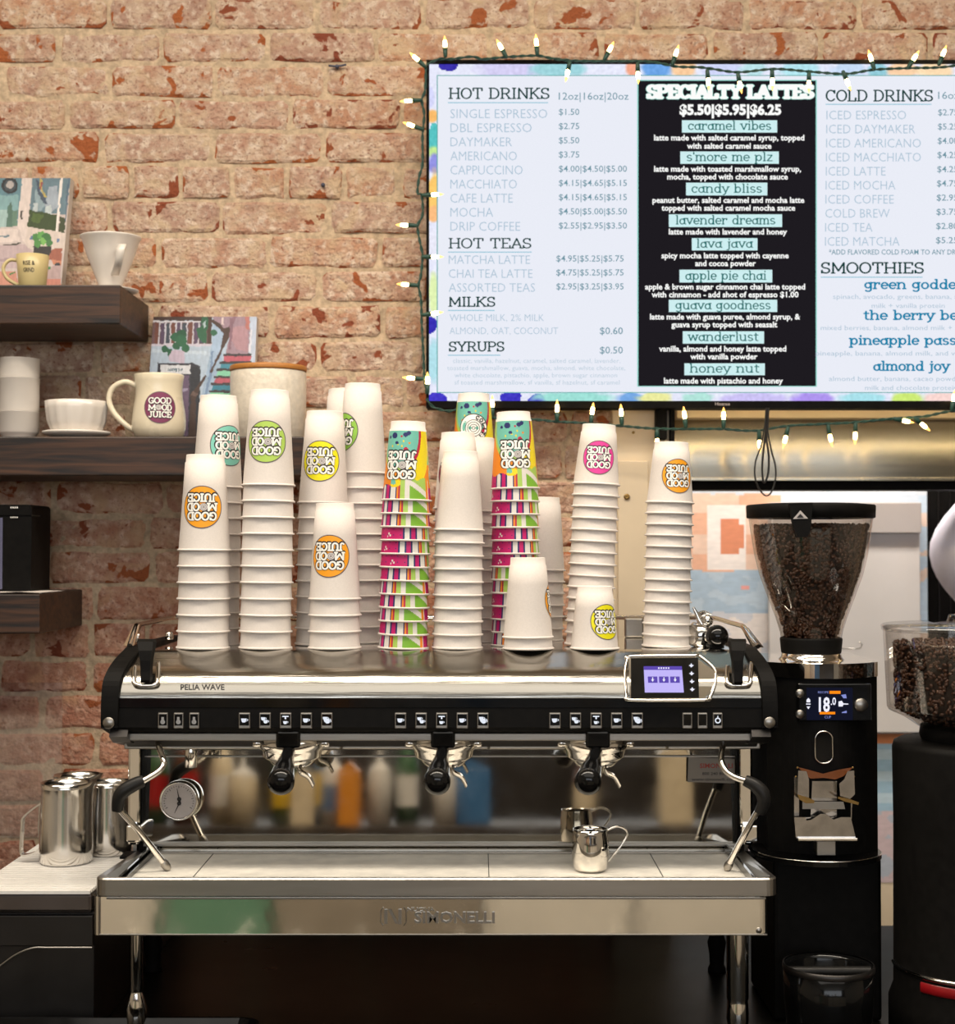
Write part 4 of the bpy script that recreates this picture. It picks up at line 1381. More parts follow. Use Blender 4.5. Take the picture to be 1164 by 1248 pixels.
# fluted bowl on a saucer
Y = 2.785
k = Y / FP
cx = X(92.5, Y)
o = MB().lathe([(.0001, 0), (20 * k, 0), (37 * k, 5 * k), (41 * k, 7.5 * k), (40.5 * k, 9.5 * k), (24 * k, 3.5 * k), (.0001, 3 * k)], (cx, Y, ZL), n=48).build('saucer', 'ceramic')
tag(o, 'round white saucer under the fluted white bowl on the long shelf', 'saucer')
prof = [(.0001, 0), (24 * k, 0), (31 * k, 8 * k), (35 * k, 18 * k), (36.8 * k, 33 * k), (38 * k, 42 * k), (36.6 * k, 42.5 * k), (34 * k, 20 * k), (22 * k, 4 * k), (.0001, 3 * k)]
mb = MB().lathe(prof, (cx, Y, ZL + 4 * k), n=64)
nv = []
for v in mb.v:
    dx, dy, dz = v[0] - cx, v[1] - Y, v[2] - ZL - 4 * k
    rr = sqrt(dx * dx + dy * dy)
    if rr > 20 * k and dz < 36 * k:
        s_ = 1 + .02 * cos(16 * math.atan2(dy, dx))
        nv.append((cx + dx * s_, Y + dy * s_, v[2]))
    else:
        nv.append(v)
mb.v = nv
tag(mb.build('bowl', 'ceramic'), 'white fluted bowl standing on a saucer beside the logo mug', 'bowl')

# big logo mug
Y = 2.775
k = Y / FP
cx = X(193, Y)
mug = empty('mug', (cx, Y, ZL), 'cream mug with a round plum coloured logo on the long shelf', 'mug')
pf = [(.0001, 0), (24 * k, 0), (29 * k, 3 * k), (32.3 * k, 12 * k), (32.6 * k, 22 * k), (31 * k, 36 * k), (28.6 * k, 50 * k), (28 * k, 60 * k), (29 * k, 70 * k), (30.3 * k, 77 * k), (29.6 * k, 78.5 * k), (27 * k, 66 * k), (28 * k, 30 * k), (20 * k, 4 * k), (.0001, 4 * k)]
MB().lathe(pf, (cx, Y, ZL), n=44).build('body', 'cream_ceramic', mug)
handle([(cx - 27 * k, Y, ZL + 65 * k), (cx - 42 * k, Y, ZL + 70 * k), (cx - 57 * k, Y, ZL + 62 * k), (cx - 61 * k, Y, ZL + 47 * k), (cx - 54 * k, Y, ZL + 31 * k), (cx - 40 * k, Y, ZL + 17 * k), (cx - 28 * k, Y, ZL + 10 * k)], .0052).build('handle', 'cream_ceramic', mug)
def mr_(z):
    t = (z - ZL) / k
    return (32.6 - max(0, t - 20) * .10) * k if t > 16 else 32.2 * k
logo(on_cyl(cx, Y, mr_, ZL + 36 * k, 19.5 * k, off=.0004, yaw=.25), True, .8).build('logo', logo_mats('plum'), mug, fix=False)

# speckled canister
Y = 2.815
k = Y / FP
cx = X(326.5, Y)
can = empty('canister', (cx, Y, ZL), 'large speckled cream canister with a wooden lid behind the cups', 'canister')
hB = 84 * k
MB().lathe([(.0001, 0), (42 * k, 0), (44.5 * k, .004), (46 * k, hB * .5), (46.2 * k, hB - .003), (45 * k, hB), (.0001, hB)], (cx, Y, ZL), n=56).build('body', 'canister', can)
MB().lathe([(46.4 * k, hB), (46.9 * k, hB + .002), (46.9 * k, hB + 5 * k), (46 * k, hB + 6.4 * k), (.0001, hB + 6.4 * k)], (cx, Y, ZL), n=56, cap0=True).build('lid', 'lid_wood', can)

# black device on the lowest shelf
Yd = 2.74
dev = empty('black_dispenser', (X(0, Yd), Yd, ZT), 'tall black rounded device on a paper napkin on the lowest shelf', 'device')
x0, x1, z0, z1 = X(-52, Yd), X(38.5, Yd), ZT + .003, Z(615, Yd)
rr = .007
poly = []
for (qx, qz, a0) in ((x1 - rr, z1 - rr, 0), (x0 + rr, z1 - rr, 90)):
    for i in range(7):
        a = math.radians(a0 + 15 * i)
        poly.append((qx + rr * cos(a), qz + rr * sin(a)))
poly += [(x0, z0), (x1 - .001, z0)]
MB().prism(poly, Yd, Yd + .12, 'XZ').build('housing', 'black', dev)
M['devglass'] = mat('bluish_screen_glass', rgb(92, 92, 116), .12, 0, .1, 10)
MB().box(x0 + .012, X(3.2, Yd), Yd - .002, Yd + .001, ZT + .006, Z(631, Yd), bev=.0008).build('front_glass', 'devglass', dev)
mb = MB()
for (ya_, yb_) in ((617.5, 619.5), (629.8, 631.2)):
    for px in (12.5, 15, 17.5, 20):
        mb.box(X(px, Yd), X(px + 1.4, Yd), Yd - .0006, Yd + .0001, Z(yb_, Yd), Z(ya_, Yd))
mb.build('indicator_marks', 'white', dev)
MB().box(X(0, Yd), X(38.7, Yd), Yd - .0012, Yd + .05, Z(628.6, Yd), Z(627.6, Yd)).build('seam', 'gloss_black', dev)
mb = MB()
gx = [X(-60, 2.7), X(-25, 2.7), X(5, 2.7), X(28, 2.7), X(54, 2.70)]
zz = [0, .002, .001, .0024, .001]
vs = [(x, 2.672 + .004 * (i % 2), ZT + .001 + zz[i]) for i, x in enumerate(gx)] + [(x + .004, 2.82, ZT + .0012 + zz[-1 - i] * .4) for i, x in enumerate(gx)]
mb.add(vs, [(i, i + 1, 6 + i, 5 + i) for i in range(4)], 0, True)
vs2 = [(v[0], v[1], v[2] - .001) for v in vs]
mb.add(vs2, [(i + 5, 6 + i, i + 1, i) for i in range(4)], 0, True)
tag(mb.build('paper_napkin', 'napkin', fix=False), 'white paper napkin under the black device on the lowest shelf', 'napkin')
# ================================================================== paper cups stacked upside down on the machine
ZW = Z(790, 2.38)
KP = 2.38 / FP
SZ = {'L': (33 * KP, 23.2 * KP, 117 * KP), 'M': (31.6 * KP, 21.3 * KP, 97 * KP), 'S': (30.6 * KP, 21.2 * KP, 76 * KP)}
def cup_prof(sz):
    R_, r_, h = SZ[sz]
    ch = 9 * KP
    br = R_ - .0024
    body = lambda z: br + (r_ + .0013 - br) * (z / (h - ch)) if z < h - ch else r_ - .0002 * 0
    pf = [(br - .0012, .0)]
    for i in range(9):
        a = -PI / 2 + PI * 1.15 * i / 8
        pf.append((br + .0007 + .0015 * cos(a), .0016 + .0015 * sin(a)))
    pf += [(body(.004), .004), (body(h * .33), h * .33), (body(h * .66), h * .66), (body(h - ch - .0004), h - ch - .0004), (r_ + .0002, h - ch), (r_ - .0004, h - .001), (r_ - .0010, h), (r_ - .0022, h - .0006), (r_ - .0028, h - .006), (.0001, h - .0066)]
    return pf, body
CUP, RAD = {}, {}
for sz in 'LMS':
    pf, body = cup_prof(sz)
    CUP[sz] = MB().lathe(pf, n=40).build('proto', 'paper').data
    CUP[sz].name = 'paper_cup'
    RAD[sz] = body
for o in [o for o in bpy.data.objects if o.name.startswith('proto')]:
    bpy.data.objects.remove(o)

def logo_mesh(sz, colour, disc=True):
    R_, r_, h = SZ[sz]
    sc = {'L': 25.8 * KP, 'M': 21.5 * KP, 'S': 21.3 * KP}[sz]
    zc = {'L': 53 * KP, 'M': 44 * KP, 'S': 33.6 * KP}[sz]
    if not disc:
        sc, zc = 27 * KP, 43 * KP
    fn = on_cyl(0, 0, RAD[sz], zc, sc, flip=True, off=.00030)
    return logo(fn, disc)
# ---- printed wrap of the colourful cups
NAVY, PINK, WHT, ORG, RED, GRN, LGR, TEAL, YEL = rgb(34, 40, 104), rgb(200, 14, 106), rgb(232, 226, 218), rgb(242, 140, 20), rgb(190, 24, 66), rgb(128, 184, 52), rgb(172, 208, 96), rgb(116, 196, 178), rgb(246, 222, 20)
seq = [(-150, 'D'), (-58, NAVY), (-53, WHT), (-42, NAVY), (-38, PINK), (-27, NAVY), (-23, WHT), (-9, NAVY), (-6, ORG), (-1, RED), (3, LGR), (15, WHT), (26, 'T'), (72, ORG), (80, WHT), (84, 'D'), (150, NAVY), (156, WHT), (172, NAVY), (176, PINK), (192, NAVY), (196, WHT), (206, NAVY), (210, 'D')]
def dots(a, v, p, rad, ph):
    ca, cv = (a + ph) % p - p / 2, (v * 1.9 + ph * 1.7) % (p * .8) - p * .4
    return ca * ca + cv * cv < rad * rad
def wrap_col(u, v):
    a = u * 360 - 180           # degrees, 0 = front
    h = v * 83 + 2              # photo pixels above the rim
    c = 'D'
    for s0, cc in seq:
        if a >= s0:
            c = cc
    if c == 'D':
        low = PINK
        if dots(a, h, 17, 1.6, 4):
            low = NAVY
        for (da, dh) in ((-98, 6), (-94, 9), (-90, 6.4), (112, 7), (116, 10), (120, 7)):
            if abs(a - da) < 1.9 and abs(h - dh) < 1.2:
                low = WHT
    elif c == 'T':
        t = (a - 26) / 46
        low = GRN
        d = h - (19 - 15 * t)
        if 0 < d < 7:
            low = WHT
        elif d >= 7:
            low = LGR
    else:
        low = c
    if -60 < a < -24 and h > 14:       # arches on the stripes
        for ac in (-47.5, -16):
            d = sqrt(((a - ac) / 9.0) ** 2 + ((h - 15) / 7) ** 2)
            if d < 1:
                low = NAVY if d > .62 else WHT
    top_low = 16 + 10 * (1 if c == 'T' or c == LGR or c == WHT and a > 0 else .2) + 2 * sin(a * .12)
    if h < top_low:
        return low
    # upper field
    if 8 < a < 60 and h < 40 - (a - 8) * .45:
        d = (40 - (a - 8) * .45) - h
        return LGR if d < 5 else (WHT if d < 11 else GRN)
    d = sqrt(((a + 8) / 62.0) ** 2 + ((h - 84) / 44.0) ** 2)
    if d < 1:
        for (da, dh, rr, col) in ((-24, 79, 6, NAVY), (-44, 77, 3, NAVY), (12, 80, 4.5, NAVY), (22, 82, 4, NAVY), (-14, 70, 3.5, NAVY), (-10, 68, 2, YEL), (0, 78, 1.8, RED), (6, 72, 1.6, YEL), (2, 66, 1.8, YEL), (24, 70, 2, ORG), (14, 62, 4.2, RED), (-30, 66, 1.6, YEL), (-38, 60, 2, ORG)):
            if sqrt(((a - da) * .37) ** 2 + (h - dh) ** 2) < rr * .62:
                return col
        return TEAL
    if d < 1.13:
        return RED if a > 10 else LGR
    if a > 10 and a < 95:
        return YEL if d < 1.75 else (ORG if h < 45 else TEAL)
    if a < -25 and a > -110:
        return ORG if (h + a * .3) < 42 else (LGR if d < 1.4 else YEL)
    n = mnoise.noise(Vector((a * .03, h * .05, 1)))
    return TEAL if n > .12 else (YEL if n > -.05 else (ORG if n > -.25 else LGR))
R_, r_, hM = SZ['M']
M['wrap'] = attr_mat('colourful_cup_print', .5, 0, 0, 200, .04)
M['wrap'].node_tree.nodes['Map Range'].inputs[3].default_value = .80
M['wrap'].node_tree.nodes['Map Range'].inputs[4].default_value = .90
def wfn(u, v):
    a = math.radians(u * 360 - 180)
    z = (v * 83 + 2) * KP
    rr = RAD['M'](z) + .00018
    return (rr * sin(a), -rr * cos(a), z)
wo = paint_grid('printed_wrap', wfn, 250, 70, wrap_col, M['wrap'])
WRAP = wo.data
bpy.data.objects.remove(wo)
LM = {}
def add_part(cup, name, mesh, origin=None):
    o = bpy.data.objects.new(name, mesh)
    COL.objects.link(o)
    o.parent = cup
    return o
ORD = ['top', 'second from top', 'third from top', 'fourth from top', 'fifth from top', 'sixth from top', 'seventh from top', 'eighth from top', 'ninth from top', 'tenth from top', 'eleventh from top',
       'twelfth from top', 'thirteenth from top', 'fourteenth from top', 'fifteenth from top', 'sixteenth from top']
def place_stack(px, Y, sz, n, pitch, colour, yaw, desc, group, lean=0.0, kind='white', yaws=None, topt=0.0):
    """px: photo column of the lowest cup; lean in photo pixels from lowest to highest cup"""
    x0 = X(px, Y, 780)
    rr = random.Random(int(px * 7 + Y * 100))
    h = SZ[sz][2]
    for i in range(n):
        top_ = n - 1 - i
        t = i / max(1, n - 1)
        o = bpy.data.objects.new('paper_cup', CUP[sz])
        COL.objects.link(o)
        jx = rr.uniform(-.0003, .0003)
        o.location = (x0 + lean * t * Y / FP + jx, Y + rr.uniform(-.0003, .0003), ZW + i * pitch)
        la = math.atan(lean * Y / FP / max(.05, (n - 1) * pitch)) if n > 1 else 0
        o.rotation_euler = (rr.uniform(-.004, .004), la + rr.uniform(-.005, .005) + (topt if top_ == 0 else 0), 0)
        yw = yaw if top_ == 0 else (yaws[top_] if yaws and top_ < len(yaws) else rr.uniform(-PI, PI))
        o.rotation_euler.z = yw
        o.rotation_mode = 'ZYX'
        what = {'white': 'white paper cup', 'print': 'printed paper cup'}[kind]
        if n == 1:
            lab = desc
        elif top_ == 0 and colour:
            lab = '%s on top of %s' % ({'white': 'white cup with %s logo' % colour, 'print': 'printed cup with big lettering'}[kind] if colour != 'ring' else 'printed cup with a round emblem', desc)
        elif i == 0:
            lab = '%s, lowest of %s' % (what, desc)
        else:
            lab = '%s, %s in %s' % (what, ORD[top_], desc)
        tag(o, lab, 'cup', group)
        if kind == 'print':
            add_part(o, 'printed_wrap', WRAP)
        if top_ == 0 and colour:
            key = (sz, colour, kind)
            if key not in LM:
                if colour == 'ring':
                    fn = on_cyl(0, 0, RAD[sz], 49 * KP, 19 * KP, flip=True, off=.0004)
                    mb = MB()
                    for mi, r0, r1, lay in ((2, .97, 1.03, 1), (3, 0, .97, .5), (2, .56, .6, 1), (2, .40, .44, 1), (2, .24, .28, 1), (2, .08, .12, 1)):
                        vs = [fn(q_ * cos(2 * PI * j / 32), q_ * sin(2 * PI * j / 32), lay) for q_ in (r0, (r0 + r1) / 2, r1) for j in range(32)]
                        mb.add(vs, [(m_ * 32 + j, m_ * 32 + (j + 1) % 32, (m_ + 1) * 32 + (j + 1) % 32, (m_ + 1) * 32 + j) for m_ in (0, 1) for j in range(32)], mi, True)
                    word = 'JUICE IT'.replace(' ', '')
                    for q_, ch in enumerate('COLITTTT'):
                        ang = math.radians(-20 - q_ * 24)
                        st_, wd = strokes(ch, .12)
                        s2 = [[((a_ - wd / 2) * .26, .66 + b_ * .24) for a_, b_ in s] for s in st_]
                        s2 = [[(a_ * cos(ang + PI) - b_ * sin(ang + PI) * 1, a_ * sin(ang + PI) + b_ * cos(ang + PI)) for a_, b_ in s] for s in s2]
                        ribbons(mb, s2, .035, lambda u, v: fn(u, v, 2), 2, None, .3)
                    LM[key] = mb.build('emblem', logo_mats('lime'), fix=False)
                else:
                    LM[key] = logo_mesh(sz, colour if kind == 'white' else 'lime', kind == 'white').build('logo', logo_mats(colour if kind == 'white' else 'lime'), fix=False)
                lm = LM[key]
                LM[key] = lm.data
                bpy.data.objects.remove(lm)
            add_part(o, 'logo' if colour != 'ring' else 'emblem', LM[key])
PL, PM, PS = 19.7 * KP, 16.25 * KP, 14.2 * KP
g = 'upside down paper cups stacked on the machine'
place_stack(247.6, 2.38, 'L', 7, PL, 'orange', .04, 'the far left front stack', g, 1.0)
place_stack(261, 2.466, 'L', 11, PL, 'teal', .74, 'the tall stack behind the far left one', g, 3)
place_stack(323.6, 2.38, 'L', 11, PL, 'lime', 0.0, 'the tall front stack before the canister', g, 3)
place_stack(390.5, 2.467, 'L', 10, PL, 'yellow', -.08, 'the stack behind the short orange one', g, 3)
place_stack(440, 2.523, 'L', 12, PL, 'green', -1.04, 'the tallest white stack behind the short one', g, 1)
place_stack(421, 2.607, 'L', 12, PL, None, 0, 'the hindmost stack left of the tallest one', g, 0)
place_stack(408, 2.38, 'L', 4, PL, 'orange', -.16, 'the short front stack of four', g, 0)
place_stack(491.5, 2.382, 'M', 12, PM, 'print', -.28, 'the left colourful stack', g, 3.5, 'print', [0, -.12, -.2, .95, .75, 1.15, .25 - .0, -.35, .05, -.4, .18, -.45])
place_stack(557.5, 2.382, 'M', 10, 15.85 * KP, None, 0, 'the plain stack between the colourful ones', g, 2)
place_stack(557.0, 2.467, 'M', 12, 15.5 * KP, 'maroon', -.33, 'the stack right behind the plain front stack', g, 1)
place_stack(578, 2.547, 'M', 12, 15.3 * KP, None, 0, 'the plain stack before the emblem cup', g, 3)
place_stack(576, 2.632, 'M', 16, 15.5 * KP, 'ring', 0.0, 'the hindmost stack below the television', g, 1, 'print')
place_stack(628, 2.446, 'M', 13, PM, 'print', 0.04, 'the right colourful stack', g, 0, 'print', [0, .3, .75, 0.0, .95, .8, .9, -.9, -.6, .4, .35, -.3, -.5], topt=-.018)
place_stack(643.8, 2.362, 'M', 2, 13.5 * KP, 'orange', 1.68, 'the short front stack of two', g, 0)
place_stack(658.5, 2.582, 'M', 7, 15.3 * KP, None, 0, 'the low stack behind the right colourful one', g, 2)
place_stack(717, 2.45, 'S', 15, 14.32 * KP, 'magenta', 0.0, 'the stack with the magenta logo', g, 10)
place_stack(724.7, 2.365, 'S', 1, PS, 'yellow', .56, 'single white paper cup with a yellow logo in front of the magenta logo stack', g)
place_stack(811.8, 2.42, 'S', 14, 13.6 * KP, 'orange', .28, 'the rightmost stack', g, 5)
# ================================================================== espresso machine
em_x0, em_x1 = X(124, 2.25), X(947, 2.25)
mach = empty('espresso_machine', (0, 2.5, .88), 'wide polished steel three group espresso machine with black end caps on the counter', 'espresso machine')
FY = 2.25
# outer profile (Y, Z) of the chrome hood from the cup warmer down to the button strip
hp = [(2.70, ZW), (2.352, ZW), (2.338, ZW - .0015), (2.324, ZW - .006), (2.308, Z(804, 2.308)), (2.290, Z(811, 2.29)), (2.275, Z(819, 2.275)), (2.263, Z(829, 2.263)), (2.255, Z(841, 2.255)), (2.2515, Z(852, 2.2515)), (2.252, Z(861, 2.252))]
cx0, cx1 = X(144, FY), X(932, FY)
front = [Vector((0, a, b_)) for a, b_ in hp[1:]]
fine = [(p.y, p.z) for p in catmull(front, 4)]
# display recess between these columns
dx0, dx1 = X(763, 2.27), X(872, 2.27)
def sheet(x0, x1, prof, smooth=True):
    n = len(prof)
    return [(x, y, z) for x in (x0, x1) for y, z in prof], [(i, n + i, n + i + 1, i + 1) for i in range(n - 1)]
mb = MB()
mb.add(*sheet(cx0, cx1, fine), 0, True)
mb.build('front_hood', 'hoodsteel', mach, fix=False)
MB().box(cx0 + .001, cx1 - .001, 2.352, 2.70, ZW - .012, ZW - .0002).build('cup_warmer', 'chrome', mach)
# inner body
zb = Z(893, FY)
mb = MB().prism([(2.262, zb), (2.262, Z(861, 2.262)), (2.285, Z(822, 2.285)), (2.33, Z(803, 2.33)), (2.36, ZW - .012), (2.70, ZW - .012), (2.72, 1.40), (2.72, 1.16), (2.50, 1.16), (2.50, Z(914, 2.43)), (2.43, Z(914, 2.43)), (2.30, Z(910, 2.30))], cx0 + .004, cx1 - .004, 'YZ')
# prism 'YZ' extrudes along x
mb.build('body', 'dark_steel', mach)
# black button strip
zs0, zs1 = Z(893, FY), Z(862, FY)
mb = MB().prism([(2.252, zs0 + .003), (2.249, zs0 + .008), (2.2505, zs1 - .001), (2.254, zs1), (2.27, zs1), (2.27, zs0), (2.256, zs0)], cx0, cx1, 'YZ')
mb.build('button_strip', 'black', mach)
mb = MB().box(cx0, cx1, 2.2498, 2.262, Z(863, 2.25), Z(850.5, 2.25), bev=.0008)  # dark reflection low on the hood, built as a black strip
mb.build('dark_reflection', 'gloss_black', mach)
# end caps: curved black side pieces
def endcap(xa, xb, sgn):
    prof = [(2.72, 1.30), (2.72, ZW - .03), (2.70, ZW - .002), (2.66, ZW + .003), (2.40, ZW + .0045), (2.352, ZW + .004), (2.325, Z(794, 2.325)), (2.298, Z(802, 2.298)), (2.272, Z(814, 2.272)), (2.254, Z(830, 2.254)), (2.246, Z(848, 2.246)), (2.243, Z(868, 2.243)), (2.244, Z(885, 2.244)), (2.252, Z(888, 2.252)), (2.32, Z(896, 2.32)), (2.45, Z(899, 2.45))]
    pf = [Vector((0, a, b_)) for a, b_ in prof]
    cc = [(p.y, p.z) for p in catmull(pf, 3)] + [(2.60, 1.30)]
    n = len(cc)
    zt, zl = ZW, Z(885, 2.244)
    def inset(z):
        t = max(0, (z - (zt - .045)) / .045)
        return .0125 * min(1, t) ** 1.6
    vs = []
    for s_, xx in ((0, xa), (1, xb)):
        for y, z in cc:
            vs.append((xx - sgn * inset(z), y, z))
    # rounded outer edge
    mid = []
    for y, z in cc:
        mid.append((xb - sgn * inset(z) + sgn * .0015, y + .006 if y < 2.4 else y, z - (.004 if z > 1.4 else 0)))
    mb = MB()
    o = vs + mid
    fs = [(i, i + 1, n + i + 1, n + i) for i in range(n - 1)]
    fs += [(n + i, n + i + 1, 2 * n + i + 1, 2 * n + i) for i in range(n - 1)]
    fs += [list(range(n)), [2 * n + i for i in range(n)]]
    mb.add(o, fs, 0, False)
    e = mb.build('end_cap', 'black', mach)
    return e
endcap(X(146, FY), em_x0 + .0015, -1)
endcap(X(928, FY), em_x1 - .0015, 1)
for px in (132.5, 938):
    c = W(px, 881 if px < 500 else 880.5, 2.2435)
    vs_ = MB().lathe([(.0085, 0), (.0085, .0015), (.0075, .0026), (.0001, .0028)], c, (0, -1, 0), 24)
    vs_.build('cap_screw', 'steel', mach)
# underside trim, dark then bright
for name, y0, y1, za, zc_, m_ in (('lower_trim', 2.262, 2.29, Z(903, 2.262), Z(893.5, 2.262), 'steel'), ('lower_rail', 2.30, 2.33, Z(913, 2.30), Z(905, 2.30), 'steel')):
    mb = MB()
    for a, c in ((152, 416), (417, 595), (596, 704), (705, 812), (813, 926)) if name == 'lower_rail' else ((150, 926),):
        mb.box(X(a + .4, y0), X(c - .4, y0), y0, y1, za, zc_, bev=.0015)
    mb.build(name, m_, mach)
MB().prism([(2.245, Z(898, 2.245)), (2.252, Z(888, 2.252)), (2.42, Z(890, 2.42)), (2.42, Z(912, 2.42)), (2.27, Z(905, 2.27))], X(135, 2.25), X(157, 2.25), 'YZ').build('under_cap', 'dark_steel', mach)
MB().prism([(2.245, Z(898, 2.245)), (2.252, Z(888, 2.252)), (2.42, Z(890, 2.42)), (2.42, Z(912, 2.42)), (2.27, Z(905, 2.27))], X(915, 2.25), X(938, 2.25), 'YZ').build('under_cap', 'dark_steel', mach)

# ---- buttons with white symbols
cupsym = [[(-.5, .25), (.35, .25), (.3, -.2), (.1, -.38), (-.28, -.38), (-.45, -.15)], [(.38, .2), (.62, .12), (.6, -.08), (.36, -.2), (.36, -.1), (.5, -.03), (.5, .07), (.38, .1)]]
def button(px, sym, w_=11.5):
    zc = Z(878, 2.249)
    x = X(px, 2.249)
    k = 2.249 / FP
    b_ = MB().box(x - w_ / 2 * k, x + w_ / 2 * k, 2.2455, 2.251, zc - 9.6 * k, zc + 9.6 * k, bev=.0012).build('button', 'steel', mach)
    MB().box(x - (w_ / 2 - 1.3) * k, x + (w_ / 2 - 1.3) * k, 2.2448, 2.2456, zc - 5.8 * k, zc + 7.8 * k, bev=.0003).build('button_face', 'gloss_black', b_)
    mb = MB()
    S_ = 7.6 * k
    def cup(dx, dy, sc, fill=True):
        for pl in cupsym:
            q_ = [(x + dx * S_ + a * S_ * sc, 2.2444, zc + .8 * k + dy * S_ + b2 * S_ * sc) for a, b2 in pl]
            mb.add(q_, [range(len(q_))])
    if sym == 1:
        cup(0, 0, 1)
    elif sym == 2:
        cup(-.22, .25, .8); cup(.18, -.2, .85)
    elif sym == 3:
        cup(0, -.35, .75)
        mb.box(x - .5 * S_, x + .5 * S_, 2.2440, 2.2446, zc + 4.6 * k, zc + 6 * k)
        mb.box(x - .12 * S_, x + .12 * S_, 2.2440, 2.2446, zc + 2 * k, zc + 4.6 * k)
    elif sym == 4:
        cup(-.2, .3, .85); cup(.05, .0, 1.05); cup(.2, -.2, .9)
    elif sym == 5:
        for a in range(12):
            t0, t1 = 2 * PI * a / 12, 2 * PI * (a + 1) / 12
            mb.add([(x + r_ * S_ * sin(t), 2.2444, zc + .3 * k + r_ * S_ * cos(t)) for r_, t in ((.28, t0), (.48, t0), (.48, t1), (.28, t1))], [(0, 1, 2, 3)])
        mb.box(x - .5 * k, x + .5 * k, 2.2440, 2.2446, zc + 2.5 * k, zc + 6 * k)
    elif sym == 6:
        mb.lathe([(.38 * S_, 0), (.0001, .0003)], (x, 2.2446, zc - 1.5 * k), (0, -1, 0), 12)
        mb.box(x - .2 * S_, x + .2 * S_, 2.2440, 2.2446, zc, zc + 4.5 * k)
    if mb.v:
        mb.build('symbol', 'symdim' if sym == 6 else 'symglow', b_, fix=False)
M['symglow'] = emit('lit_button_symbol', rgb(235, 240, 250), .95)
M['symdim'] = mat('dim_button_symbol', rgb(150, 150, 150), .4, 0, .05)
for px in (200, 219, 238):
    button(px, 6, 12)
for g0 in (299, 488.5, 676):
    for i, s_ in enumerate((1, 2, 3, 1, 4)):
        button(g0 + 25 * i, s_, 14)
for px, s_ in ((836.8, 0), (855.2, 0), (873.6, 5)):
    button(px, s_, 12)

# ---- steam paddles at both ends
def paddle(px, y0, y1, w_):
    Yp = 2.262
    seat = [W(px - 14, 833, 2.268), W(px + 15, 833, 2.268), W(px + 15, 815, 2.285), W(px - 14, 815, 2.285)]
    ro = MB().tube(catmull([W(px - 13, 812, 2.278), W(px - 14, 826, 2.262), W(px - 12, 834, 2.254), W(px, 835.5, 2.253), W(px + 13, 834, 2.254), W(px + 15, 826, 2.262), W(px + 16, 808, 2.285)], 5), .0034, 10).build('paddle_seat', 'chrome', mach)
    ys = [(y0, w_ * .55, 2.272), (y0 + 3, w_ * .60, 2.262), (y0 + 14, w_ * .52, 2.252), (y0 + 26, w_ * .40, 2.248), (y0 + 40, w_ * .36, 2.246), (y1 - 3, w_ * .36, 2.243), (y1, w_ * .33, 2.247)]
    vs, fs = [], []
    for (yy, hw, Y_) in ys:
        for (sx, dy) in ((-1, .010), (-.8, 0), (.8, 0), (1, .010)):
            p = W(px + (hw * sx), yy, Y_)
            vs.append((p.x, Y_ + dy, p.z))
    n = len(ys)
    for i in range(n - 1):
        for j in range(3):
            fs.append((i * 4 + j, i * 4 + j + 1, i * 4 + 5 + j, i * 4 + 4 + j))
        fs.append((i * 4 + 3, i * 4, i * 4 + 4, i * 4 + 7))
    fs += [(0, 1, 2, 3), tuple((n - 1) * 4 + j for j in range(4))]
    MB().add(vs, fs, 0, False).build('steam_paddle', 'black', mach)
paddle(177, 779, 832, 20)
paddle(900, 779, 834, 19)

# ---- display with bezel
k = 2.27 / FP
def DP(px, py, d=0.0):
    """on a plane tilted back like the hood at the display"""
    t = (852 - py) / 52.0
    return W(px, py, 2.246 + .040 * t - d)
bz = [DP(769, 800), DP(846, 799), DP(853, 800), DP(871, 816), DP(872, 832), DP(865, 850), DP(858, 853), DP(770, 853), DP(764, 848), DP(762, 820), DP(765, 804)]
dsp = MB().tube(catmull(bz, 4, True), .0026, 8, closed=True).build('display_bezel', 'chrome', mach)
MB().add([DP(x, y, .0004) for x, y in ((766, 801), (846, 800), (871, 818), (870, 838), (858, 852), (768, 852))], [range(6)]).build('display_housing', 'chrome', dsp, fix=False)
MB().add([DP(x, y, .0012) for x, y in ((769, 802), (851, 801.5), (852, 850), (769, 850.5))], [range(4)]).build('display_glass', 'gloss_black', dsp, fix=False)
MB().add([DP(x, y, .0016) for x, y in ((784.5, 812), (831, 812), (833.5, 844), (786, 844))], [range(4)]).build('lit_screen', emit('lilac_screen', rgb(196, 184, 250), 1.0), dsp, fix=False)
mb = MB().add([DP(x, y, .0019) for x, y in ((784.5, 812), (831, 812), (831.3, 816.5), (784.8, 816.5))], [range(4)])
for i in range(3):
    x0 = 789.5 + 13.6 * i
    mb.add([DP(x, y, .0019) for x, y in ((x0, 824.5), (x0 + 11.6, 824.5), (x0 + 12, 832.2), (x0 + .4, 832.2))], [range(4)])
mb.build('screen_icons', emit('violet_screen_icons', rgb(96, 76, 176), 1.0), dsp, fix=False)
mb = MB()
for i in range(3):
    x0 = 795.5 + 13.7 * i
    mb.add([DP(x, y, .0022) for x, y in ((x0 - 2, 828), (x0 + 2, 828), (x0, 831))], [range(3)])
    mb.add([DP(x, y, .0022) for x, y in ((x0 - .6, 825.5), (x0 + .6, 825.5), (x0 + .6, 828.2), (x0 - .6, 828.2))], [range(4)])
for i in range(4):
    c = (842.5 + .4 * i, 811 + 9.7 * i)
    mb.add([DP(c[0] + dx, c[1] + dy, .0022) for dx, dy in ((-3, 0), (-1, -.9), (0, -3), (1.2, -.6), (3.4, -.4), (1.6, 1.1), (0, 2.6), (-1.4, 1))], [range(8)])
